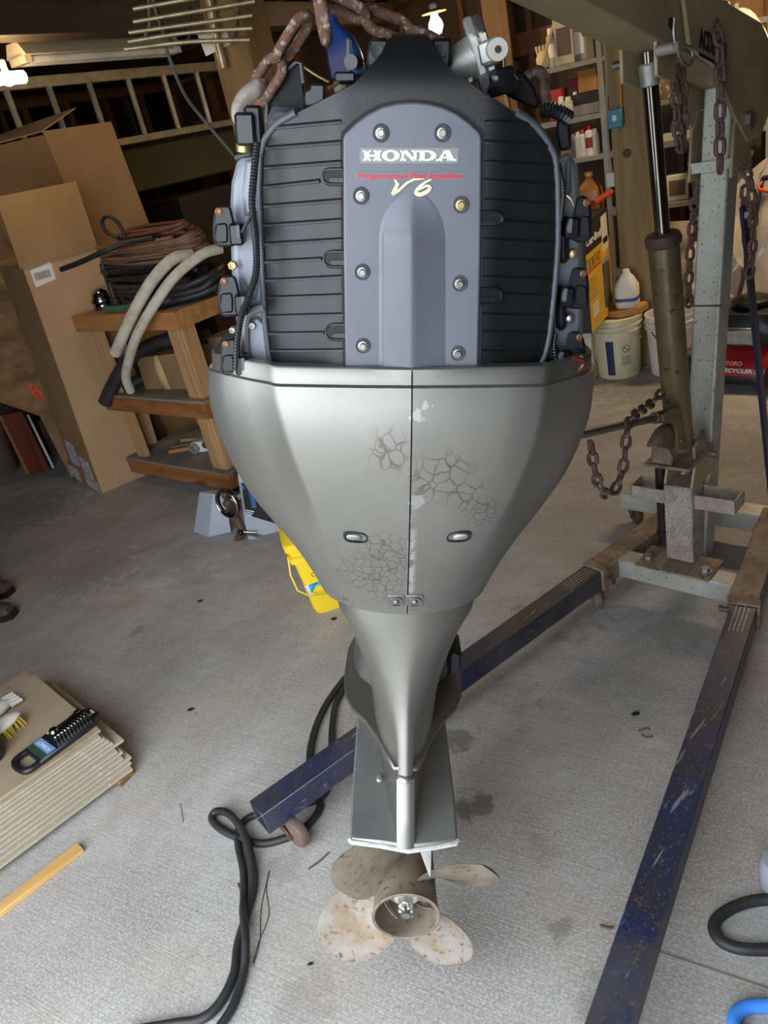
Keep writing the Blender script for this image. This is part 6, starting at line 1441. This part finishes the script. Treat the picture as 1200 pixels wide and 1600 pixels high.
MB().prism([(GB * .02, gh * .555), (GB * .56, gh * .555), (GB * .56, gh * .58), (GB * .02, gh * .58)], fg, .0016, .002).build('red_line', cmat('c24a3a'), t, 0)
for k in range(6): MB().prism([(GB * .02, gh * (.48 - .035 * k)), (GB * (.30 + .04 * (k % 3)), gh * (.48 - .035 * k)), (GB * (.30 + .04 * (k % 3)), gh * (.492 - .035 * k)), (GB * .02, gh * (.492 - .035 * k))], fg, .0016, .002).build('text_line', cmat('9a7a20'), t, 0)
MB().prism([(GB * .10, gh * .12), (GB * .36, gh * .12), (GB * .36, gh * .25), (GB * .10, gh * .25)], fg, .0016, .002).build('label', cmat('ddd7b8'), t, 0)
MB().prism([(GB * .60, gh * .10), (GB * .80, gh * .06), (GB * .90, gh * .10), (GB * .90, gh * .52), (GB * .80, gh * .56), (GB * .60, gh * .52)], fg, .0016, .0022).build('cooker_picture', mat('cooker', '3c3b3b', .5, c2='66645f', scale=12), t, 0)
MB().prism([(GB * .60, gh * .52), (GB * .90, gh * .52), (GB * .86, gh * .57), (GB * .66, gh * .57)], fg, .0022, .0026).build('cooker_lid', cmat('9a958c'), t, 0)
ts = thing('crate', 'dark crate carrying the grill carton behind the cream pail', 'crate', W(ga - .2, gb0 + .05, 0), RZ)
MB().bx(-.20, -.04, -.02, GB - .06, 0, gz - .001).build('body', cmat('3a2f26', .8), ts, 0)
t = thing('paper_sack', 'white paper carton standing behind the cream pail', 'sack', atZ(921, 598, 0) + V * .12, RZ)
MB().bx(-.07, .02, -.07, .0, 0, .33).build('body', cmat('cfc8b8', .8), t, bev=.006)
t = thing('jug', 'white jug with a blue band behind the grill carton', 'jug', W(-1.17, 4.80, .421), RZ); jz = t.location.z
MB().loft([rsq(a, a, z, 4, min(.03, a * .9)) for a, z in ((.06, 0), (.065, .015), (.065, .12), (.045, .17), (.022, .20), (.02, .22))]).build('body', M['white_dirty'], t, 40)
MB().loft([rsq(.0658, .0658, z, 4, .03) for z in (.04, .06)], False, False).build('band', cmat('2b4a8a'), t, 40)
t = thing('tool_handle', 'red rubber tool handle sticking out above the grill carton', 'tool', atA(937, 308, -1.42))
q = atA(955, 300, -1.40) - t.location; MB().cyl(-q * .6 + Vector((0, 0, -.02)), q, .022, .018, 12).build('grip', cmat('a8462f', .5), t)
# ---- lawn mower
mw0 = atZ(1165, 612, 0) + V * .28
mo = thing('lawn_mower', 'red walk-behind mower with black engine beside the mast', 'lawn mower', mw0, RZ - .25)
M['mower_red'] = mat('mower_red', 'b0242c', .35, c2='8f1c22', scale=5, coat=.3)
def sq(a, b_, z, r): return rsq(a, b_, z, 5, r)
MB().loft([sq(.31, .27, .06, .12), sq(.31, .27, .115, .12), sq(.29, .25, .15, .12), sq(.25, .21, .19, .1), sq(.17, .16, .22, .08)]).build('deck', M['mower_red'], mo, 30)
MB().loft([sq(.315, .275, .045, .12), sq(.32, .28, .065, .12), sq(.315, .275, .085, .12)], True, True).build('bumper', M['black'], mo, 30)
for x, y in ((-.26, -.26), (.26, -.26), (-.26, .26), (.26, .26)): MB().lathe([(.02, -.025), (.085, -.025), (.095, -.015), (.095, .015), (.085, .025), (.02, .025)], (x, y, .095), (0, 1, 0), 22).build('wheel', M['black'], mo)
MB().loft([sq(.17, .16, .21, .06), sq(.19, .17, .28, .06), sq(.19, .17, .33, .07), sq(.15, .14, .39, .07), sq(.08, .08, .41, .05)]).build('engine', M['black'], mo, 30)
MB().lathe([(.09, 0), (.11, .02), (.11, .04), (.06, .06)], (0, 0, .40), (0, 0, 1), 20).build('starter', M['black_gloss'], mo)
MB().bx(-.09, .10, -.195, -.165, .23, .33).build('muffler_guard', M['steel'], mo, bev=.012, seg=2); MB().bx(-.07, .08, -.199, -.194, .245, .315).build('muffler', M['cast'], mo, bev=.008)
MB().lathe([(.035, 0), (.04, .02), (.02, .03)], (-.15, -.16, .27), (-.3, -1, 0), 14).build('fuel_bulb', M['cast'], mo)
fm = lambda u, v, w: Vector((u, -.252 - .28 * (0.16 - v) - w - .004, v))
text_mb('TORO', .03, lambda u, v, w: fm(u - .0, v + .155, w + .004), .0005, .15, .001, fit=.09).build('lettering', cmat('d9a79a'), mo, 0)
text_mb('RECYCLER 22', .028, lambda u, v, w: fm(u + .04, v + .118, w + .006), .0005, .15, .001, fit=.22).build('lettering', M['print_white'], mo, 0)
hp = [atY(1160, 470, mw0.y + .45), atY(1120, 300, mw0.y + .55)]
Mi = mo.matrix_basis.inverted()
for s in (-.2, .2): MB().tube(catmull([(s, .22, .2), (s * 1.05, .5, .55), (s * 1.1, .75, .95)], 5), .013, 8).build('handle_bar', M['strap_blue'], mo, 60)
MB().tube([(-.22, .75, .95), (.22, .75, .95)], .016, 10).build('handle_grip', M['strap_blue'], mo, 60)
MB().tube(catmull([(-.22, .73, .93), (-.2, .66, .9), (0, .62, .86), (.1, .6, .83)], 5), .010, 8, flat=.6).build('bail_lever', cmat('d9541f'), mo, 60)
# folded translucent plastic over the mower handle
tp0 = atY(1175, 420, mw0.y + .35)
def sheet(label, corners, mt, name, seed, amp=.04, n=16):
    rnd = random.Random(seed); ph = [rnd.uniform(0, 6) for _ in range(8)]; o = corners[0]
    rows = []
    for i in range(n + 1):
        row = []
        for j in range(n + 1):
            u, v = i / n, j / n
            p = corners[0] * (1 - u) * (1 - v) + corners[1] * u * (1 - v) + corners[2] * u * v + corners[3] * (1 - u) * v
            d = amp * (math.sin(7 * u + 3 * v + ph[0]) + .6 * math.sin(13 * v - 5 * u + ph[1]) + .5 * math.sin(19 * u + ph[2]) * math.cos(11 * v + ph[3]) + rnd.uniform(-.25, .25))
            row.append(p - o + Vector((.3, -1, .2)).normalized() * d)
        rows.append(row)
    t = thing(name, label, 'plastic sheet' if name == 'plastic_sheet' else 'cloth', o); MB().grid(rows).build('sheet', mt, t, 25); return t
pm = mat('poly', 'cfc6b6', .22, c2='b0a592', scale=6, alpha=.72, spec=.7)
Yt = mw0.y
sheet('crumpled clear plastic sheet draped behind the mower', [atY(1152, 490, Yt + .45), atY(1235, 515, Yt + .3), atY(1235, 185, Yt + .75), atY(1145, 300, Yt + .8)], pm, 'plastic_sheet', 3)
sheet('second fold of clear plastic beside the mast', [atY(1085, 480, Yt + .75), atY(1160, 490, Yt + .6), atY(1165, 330, Yt + .85), atY(1070, 390, Yt + .95)], pm, 'plastic_sheet', 5, .03)
sheet('beige drop cloth heaped behind the hydraulic ram', [atY(1040, 470, Yt + .95), atY(1110, 460, Yt + .9), atY(1110, 345, Yt + 1.0), atY(1040, 345, Yt + 1.05)], mat('drop', 'b7a98f', .8, c2='9a8d74', scale=6), 'drop_cloth', 8, .025)

# strip light over the right-hand bay (above the picture)
cl_t = thing('ceiling_light', 'lit strip light under the ceiling above the mower bay', 'light fixture', W(.1, 5.3, 2.44), RZ)
MB().bx(-.62, .62, -.07, .07, .03, .09).build('housing', M['enamel'], cl_t, bev=.005)
for y in (-.035, .035): MB().cyl((-.6, y, 0), (.6, y, 0), .018, .018, 12).build('tube_lamp', mat('strip_glow', 'ffffff', .5, emit=('ffe3bd', 8)), cl_t)
_l = bpy.data.lights.new('strip_light', 'AREA'); _l.shape = 'RECTANGLE'; _l.size = 1.2; _l.size_y = .12; _l.energy = 22; _l.color = C('ffdcae')[:3]
_o = bpy.data.objects.new('light', _l); COL.objects.link(_o); _o.parent = cl_t; _o.location = (0, 0, -.025)
# ------------------------------------------------------------------ things lying on the floor
# stack of thin siding boards, each its own thing
sa0 = rc(atZ(217, 1207, 0)); 
M['siding'] = mat('siding', 'b3a797', .8, c2='9d917f', scale=5, c3='c4baab', s3=40, bmp=.15, stretch=(1, .2, 1))
M['siding_top'] = mat('siding_top', 'a8977f', .8, c2='948169', scale=4, c3='6b4a32', s3=4.2, lo3=.60, hi3=.74, bmp=.1)
ords = ['lowest', 'second', 'third', 'fourth', 'fifth', 'sixth', 'seventh', 'eighth', 'ninth', 'tenth', 'eleventh', 'twelfth', 'topmost']
rnd = random.Random(21)
nb = 12; th = .0125; zc = .022
fr_ = thing('floor_runner', 'rough brown wood strip under the end of the board stack', 'board', W(sa0.x - .0, sa0.y - .02, 0), RZ)
MB().bx(-.6, -.01, -.05, .012, 0, .0215).build('strip', wood('runner', '8a6b45', '6b4d2c', 0, 12), fr_, bev=.002)
fr2 = thing('floor_runner', 'hidden wood strip under the near end of the board stack', 'board', W(sa0.x - .1, sa0.y - .95, 0), RZ)
MB().bx(-.6, -.01, -.05, .012, 0, .0215).build('strip', bpy.data.materials['runner'], fr2, bev=.002)
for i in range(nb):
    last = i == nb - 1
    off = rnd.uniform(-.018, .018) - .006 * (i > 6) + (.012 if i == 6 else 0); sid = -.008 * i + rnd.uniform(-.004, .004) * .8
    lab = ('%s board of the grey-brown siding stack' % ords[i]) if not last else 'topmost board of the siding stack, stained brown, under the socket tray'
    o = MB().bx(-.60, 0, -1.25, 0, 0, th - .0012).build('siding_board', M['siding_top'] if last else M['siding'], None, 30, bev=.0012)
    o.location = W(sa0.x + sid - .004, sa0.y + off, zc + i * th); o.rotation_euler = (0, 0, RZ - .27 + rnd.uniform(-.006, .006)); tag(o, lab, 'board')
ztop = zc + nb * th - .0012
# splinters
for k in range(6):
    p = atZ(random.Random(k).uniform(60, 200), 1290, 0)
# socket tray
tp_, bl_, br_ = atZ(150, 1112, ztop + .01), atZ(8, 1192, ztop + .01), atZ(45, 1213, ztop + .01)
c_bot = (bl_ + br_) / 2; axd = (tp_ - c_bot); TLn = axd.length; axd.normalize(); tw = .115
tr_ = thing('socket_tray', 'black plastic socket set tray lying on the board stack', 'socket set', Vector((c_bot.x, c_bot.y, ztop + .0003)), math.atan2(axd.y, axd.x))
hw_ = tw / 2
outer = [(.0, -hw_ + .012), (.012, -hw_), (TLn - .03, -hw_), (TLn, -hw_ + .03), (TLn, hw_ - .03), (TLn - .03, hw_), (.012, hw_), (0, hw_ - .012)]
innr = [(.016, -.03), (.045, -.034), (.045, .034), (.016, .03)]
tray = MB()
# body with carry handle: a frame around the grip hole, then the solid tray
tray.prism([(.055, -hw_), (TLn - .03, -hw_), (TLn, -hw_ + .03), (TLn, hw_ - .03), (TLn - .03, hw_), (.055, hw_)], lambda u, v, w: Vector((u, v, w)), 0, .020)
tray.build('tray', M['black'], tr_, bev=.004)
MB().tube(catmull([(.058, -hw_ + .012, .011), (.03, -hw_ + .010, .011), (.010, -hw_ + .022, .011), (.004, 0, .011), (.010, hw_ - .022, .011), (.03, hw_ - .010, .011), (.058, hw_ - .012, .011)], 5), .011, 8).build('grip', M['black'], tr_, 60)
MB().bx(.065, .115, -hw_ + .008, hw_ - .008, .020, .0206).build('blue_label', cmat('6f9ccf'), tr_, 0)
MB().bx(.062, .085, -hw_ + .008, hw_ - .008, .0207, .0212).build('green_label', cmat('2f4a3a'), tr_, 0)
text_mb('KOBALT', .018, lambda u, v, w: Vector((.100 - v, u, .0207 + w)), .0002, fit=.075).build('lettering', M['print_white'], tr_, 0)
n_s = 11
for k in range(n_s):
    x = .135 + (TLn - .17) * k / (n_s - 1); r = .0075 + .004 * k / n_s
    s_ = MB().lathe([(r, 0), (r, .028), (r * .72, .030), (r * .66, .018), (0, .016)], (x, -hw_ * .45, .020), (0, -.2, 1), 14).build('socket', M['chrome'], tr_, 40)
MB().tube([(.15, .022, .032), (.20, .024, .032), (.235, .03, .032)], .006, 8).build('ratchet_handle', M['chrome'], tr_, 60)
MB().lathe([(.014, 0), (.016, .008), (.012, .016)], (.15, .022, .024), (0, 0, 1), 16).build('ratchet_head', M['chrome'], tr_)
MB().cyl((.25, .028, .030), (TLn - .05, .034, .030), .0055, .0055, 10).build('extension_bar', M['chrome'], tr_)
MB().lathe([(.009, 0), (.009, .02)], (TLn - .055, .034, .030), (1, 0, 0), 12).build('extension_end', M['chrome'], tr_)
for _x, _w in ((.135, .03), (.172, .022), (TLn - .10, .035)): MB().bx(_x, _x + _w, .044, .051, .020, .0206).build('size_print', M['print_white'], tr_, 0)
MB().bx(TLn - .022, TLn - .008, -.014, .014, .020, .0206).build('end_label', M['print_white'], tr_, 0)
# wood stick on the floor
sp, sq_ = atZ(126, 1322, .012), atZ(-40, 1452, .012); dd = (sq_ - sp)
t = thing('wood_strip', 'bright pine strip lying on the concrete by the board stack', 'board', Vector((sp.x, sp.y, 0)), math.atan2(dd.y, dd.x))
MB().bx(0, dd.length, -.019, .019, .0003, .018).build('strip', wood('strip', 'cfa86c', 'b88d50', 0, 9), t, bev=.002)
# scrub brush, grinder and shoes at the left edge
bp0 = atZ(10, 1150, ztop)
t = thing('scrub_brush', 'white scrub brush with yellow bristles on the board stack', 'brush', Vector((bp0.x, bp0.y, ztop + .0003)), .9)
MB().ball((0, 0, .045), .05, 12, (1.5, .65, .36)).build('handle', M['white_dirty'], t, 60)
bri = MB(); r2 = random.Random(4)
for k in range(60):
    x, y = r2.uniform(-.06, .06), r2.uniform(-.024, .024); bri.cyl((x, y, .035), (x * 1.1 + r2.uniform(-.006, .006), y * 1.2 - .008, .002), .002, .0012, 4, False)
bo_ = bri.build('bristles', cmat('e0c23a', .6), t, 0); bo_['kind'] = 'stuff'
bp1 = atZ(8, 1113, ztop)
t = thing('glove', 'pale work glove on the board stack behind the scrub brush', 'glove', Vector((bp1.x - .03, bp1.y, ztop + .0003)), .8)
MB().ball((0, 0, .018), .05, 10, (1.2, .9, .35)).build('palm', M['white_dirty'], t, 60)
for k in range(4): MB().tube([(.045, -.03 + .02 * k, .016), (.085, -.036 + .023 * k, .014)], [.011, .008], 7).build('finger', M['white_dirty'], t, 60)
bp2 = atZ(-8, 1185, ztop)
t = thing('power_tool', 'dark rubber clad power tool at the edge of the board stack', 'tool', Vector((bp2.x - .015, bp2.y, ztop + .0003)), .5)
MB().lathe([(.0, 0), (.045, .0), (.052, .02), (.055, .10), (.04, .125), (.0, .13)], (0, 0, 0), (0, 0, 1), 20).build('body', M['rubber'], t, 40)
MB().cyl((0, 0, .08), (-.12, -.03, .10), .03, .028, 14).build('grip', M['black'], t, 40)
for k, (px, py, lab) in enumerate(((2, 925, 'dark worn boot at the left edge of the floor, farther one'), (0, 965, 'dark worn boot at the left edge of the floor, nearer one'))):
    p = atZ(px, py, 0); t = thing('boot', lab, 'boot', Vector((p.x - .05, p.y, .0003)), 2.7 + .3 * k)
    MB().loft([[(x + ox, y * wk, z) for x, y in ((-.14, -.03), (-.1, -.045), (0, -.04), (.1, -.045), (.15, -.02), (.15, .02), (.1, .045), (0, .04), (-.1, .045), (-.14, .03))] for z, wk, ox in ((0, 1, 0), (.03, 1.02, 0))]).build('sole', M['dark'], t, 40)
    MB().loft([[(x * k1 + ox, y * k2, z) for x, y in ((-.13, -.03), (-.09, -.043), (0, -.038), (.09, -.043), (.14, -.02), (.14, .02), (.09, .043), (0, .038), (-.09, .043), (-.13, .03))] for z, k1, k2, ox in ((.03, 1, 1, 0), (.06, .95, .95, 0), (.085, .6, .8, .045), (.16, .4, .9, .08), (.18, .4, .95, .08))]).build('upper', mat('boot_leather%d' % k, '3a322b', .6, c2='55504a', scale=12), t, 50)
# black cable from under the hoist
def fl(px, py, z=.011): return atZ(px, py, z)
cab = [fl(660, 790), fl(655, 850), fl(640, 920), fl(600, 990), fl(560, 1035), fl(522, 1082), fl(500, 1120), fl(487, 1160), fl(484, 1195), fl(492, 1240), fl(500, 1262), fl(480, 1290), fl(450, 1308), fl(410, 1318), fl(375, 1310), fl(345, 1295), fl(331, 1280), fl(338, 1268, .02), fl(358, 1272, .034), fl(380, 1300, .034), fl(392, 1340, .022), fl(396, 1385), fl(385, 1430), fl(372, 1475), fl(366, 1520), fl(345, 1565), fl(315, 1592), fl(270, 1600), fl(200, 1612)]
ct_ = thing('power_cable', 'thick black cable looping on the floor beside the blue leg', 'cable', Vector((cab[0].x, cab[0].y, 0)))
co = Vector((cab[0].x, cab[0].y, 0))
MB().tube([p - co for p in catmull(cab, 8)], .0115, 10).build('cable', M['rubber'], ct_, 60)
cab2 = [fl(690, 800), fl(680, 860), fl(655, 935), fl(612, 1005), fl(560, 1050), fl(528, 1092), fl(519, 1135), fl(517, 1190), fl(508, 1240), fl(470, 1258, .011), fl(420, 1268), fl(392, 1276), fl(374, 1292, .012), fl(372, 1320), fl(380, 1360), fl(381, 1400), fl(380, 1425, .03), fl(384, 1470, .03), fl(380, 1520, .011), fl(365, 1570), fl(340, 1610), fl(330, 1640)]
co = Vector((cab2[0].x, cab2[0].y, 0)); ct2 = thing('power_cable', 'second black cable strand twisted with the first, ending at the bottom of the picture', 'cable', co)
MB().tube([p - co for p in catmull(cab2, 8)], .0105, 10).build('cable', M['rubber'], ct2, 60)
# cable loop at the right edge
lc = [fl(1230, 1410), fl(1190, 1406), fl(1150, 1416), fl(1124, 1432), fl(1115, 1450), fl(1126, 1470), fl(1155, 1482), fl(1200, 1484), fl(1240, 1482)]
t = thing('rubber_hose', 'black rubber hose loop at the right edge of the floor', 'hose', lc[0]); MB().tube([p - lc[0] for p in catmull(lc, 8)], .013, 12).build('hose', M['rubber'], t, 60)
lc = [fl(1260, 1572, .012), fl(1195, 1571, .012), fl(1163, 1575, .012), fl(1148, 1590, .012), fl(1152, 1612, .012), fl(1175, 1625, .012)]
t = thing('air_hose', 'bright blue air hose at the bottom right corner', 'hose', lc[0]); MB().tube([p - lc[0] for p in catmull(lc, 8)], .014, 12).build('hose', mat('hose_blue', '3f86e0', .35), t, 60)
gp = atZ(1212, 1390, 0)
t = thing('grey_canister', 'grey rounded canister cut off at the right edge', 'canister', gp)
MB().lathe([(.0, 0), (.025, .0), (.034, .012), (.036, .08), (.03, .10), (.0, .104)], (0, 0, .0003), (0, 0, 1), 24).build('body', mat('can_grey', '8d8f9c', .45), t, 50)
# twigs and scraps
for k, (pts, lab, r) in enumerate((([(482, 1358), (500, 1345), (514, 1332)], 'brown dry twig on the floor left of the propeller', .0022), ([(519, 1370), (521, 1356), (527, 1350)], 'dark bent twig beside the propeller blade', .003),
        ([(420, 1362), (408, 1420), (406, 1470), (396, 1508)], 'long thin dry root on the floor beside the black cable', .0012), ([(421, 1360), (416, 1390), (420, 1430), (405, 1470), (395, 1505)], 'second thin dry root strand beside the black cable', .0012),
        ([(937, 1446), (950, 1450), (958, 1449)], 'small dark chip on the floor left of the right leg', .003), ([(998, 1142), (1010, 1138), (1015, 1140)], 'curled dark shaving on the floor between the hoist legs', .0022),
        ([(1002, 1148), (1012, 1152), (1020, 1150)], 'second curled shaving on the floor between the hoist legs', .0022), ([(372, 1380), (376, 1392)], 'short dark twig left of the black cable', .0025), ([(282, 1256), (286, 1285)], 'thin grey straw on the floor left of the cable loop', .0012))):
    P = [fl(a, b_, r + .0003) for a, b_ in pts]; t = thing('twig', lab, 'twig', P[0]); MB().tube([p - P[0] for p in catmull(P, 4)], r, 6).build('stem', mat('twig%d' % k, '5a4636' if k != 8 else '8a8478', .8), t, 60)
for k, (px, py, lab) in enumerate(((313, 940, 'small dark lump on the floor below the machine cover'), (522, 968, 'flat dark leaf on the floor near the yellow bucket'), (485, 1508, 'tiny black crumb on the floor below the propeller'), (298, 1110, 'flat dark stone on the floor left of the motor leg'), (993, 1117, 'small dark stone on the floor inside the hoist'))):
    p = fl(px, py, 0); t = thing('pebble', lab, 'pebble', p); MB().ball((0, 0, .0042), .009 if k != 2 else .005, 8, (1.5, .9, .45)).build('stone', M['dark'], t, 60)
# ------------------------------------------------------------------ repeats share a group
_G = {'siding_board': 'boards of the siding stack', 'steel_chain': 'chains on the hoist and motor', 'spray_can': 'cans on the shelving', 'bottle': 'bottles and jars on the shelving', 'carton': 'cartons and cases', 'twig': 'twigs and shavings on the floor',
      'pebble': 'small dark bits on the floor', 'boot': 'worn boots', 'wooden_post': 'timber posts', 'white_hose': 'off-white hoses on the cart', 'black_hose_bundle': 'black hose coils on the cart', 'extension_cord': 'cords on the hose heap',
      'cardboard_box': 'tall cardboard boxes', 'plank': 'boards against the back wall', 'power_cable': 'black cables by the blue leg', 'plastic_bucket': 'buckets beside the hoist', 'scrap_board': 'wood scraps on the bottom shelf', 'plastic_sheet': 'clear plastic folds', 'antenna_cable': 'cables at the antenna',
      'floor_runner': 'strips under the board stack', 'packet': 'packets on the bag heap', 'plastic_bag': 'bags', 'jug': 'jugs', 'glove': 'work gloves'}
_n = {}
for o in S.objects:
    if o.parent is None and 'category' in o.keys(): _n.setdefault(o.name.split('.')[0], []).append(o)
for k, v in _n.items():
    if len(v) > 1 and k in _G:
        for o in v: o['group'] = _G[k]
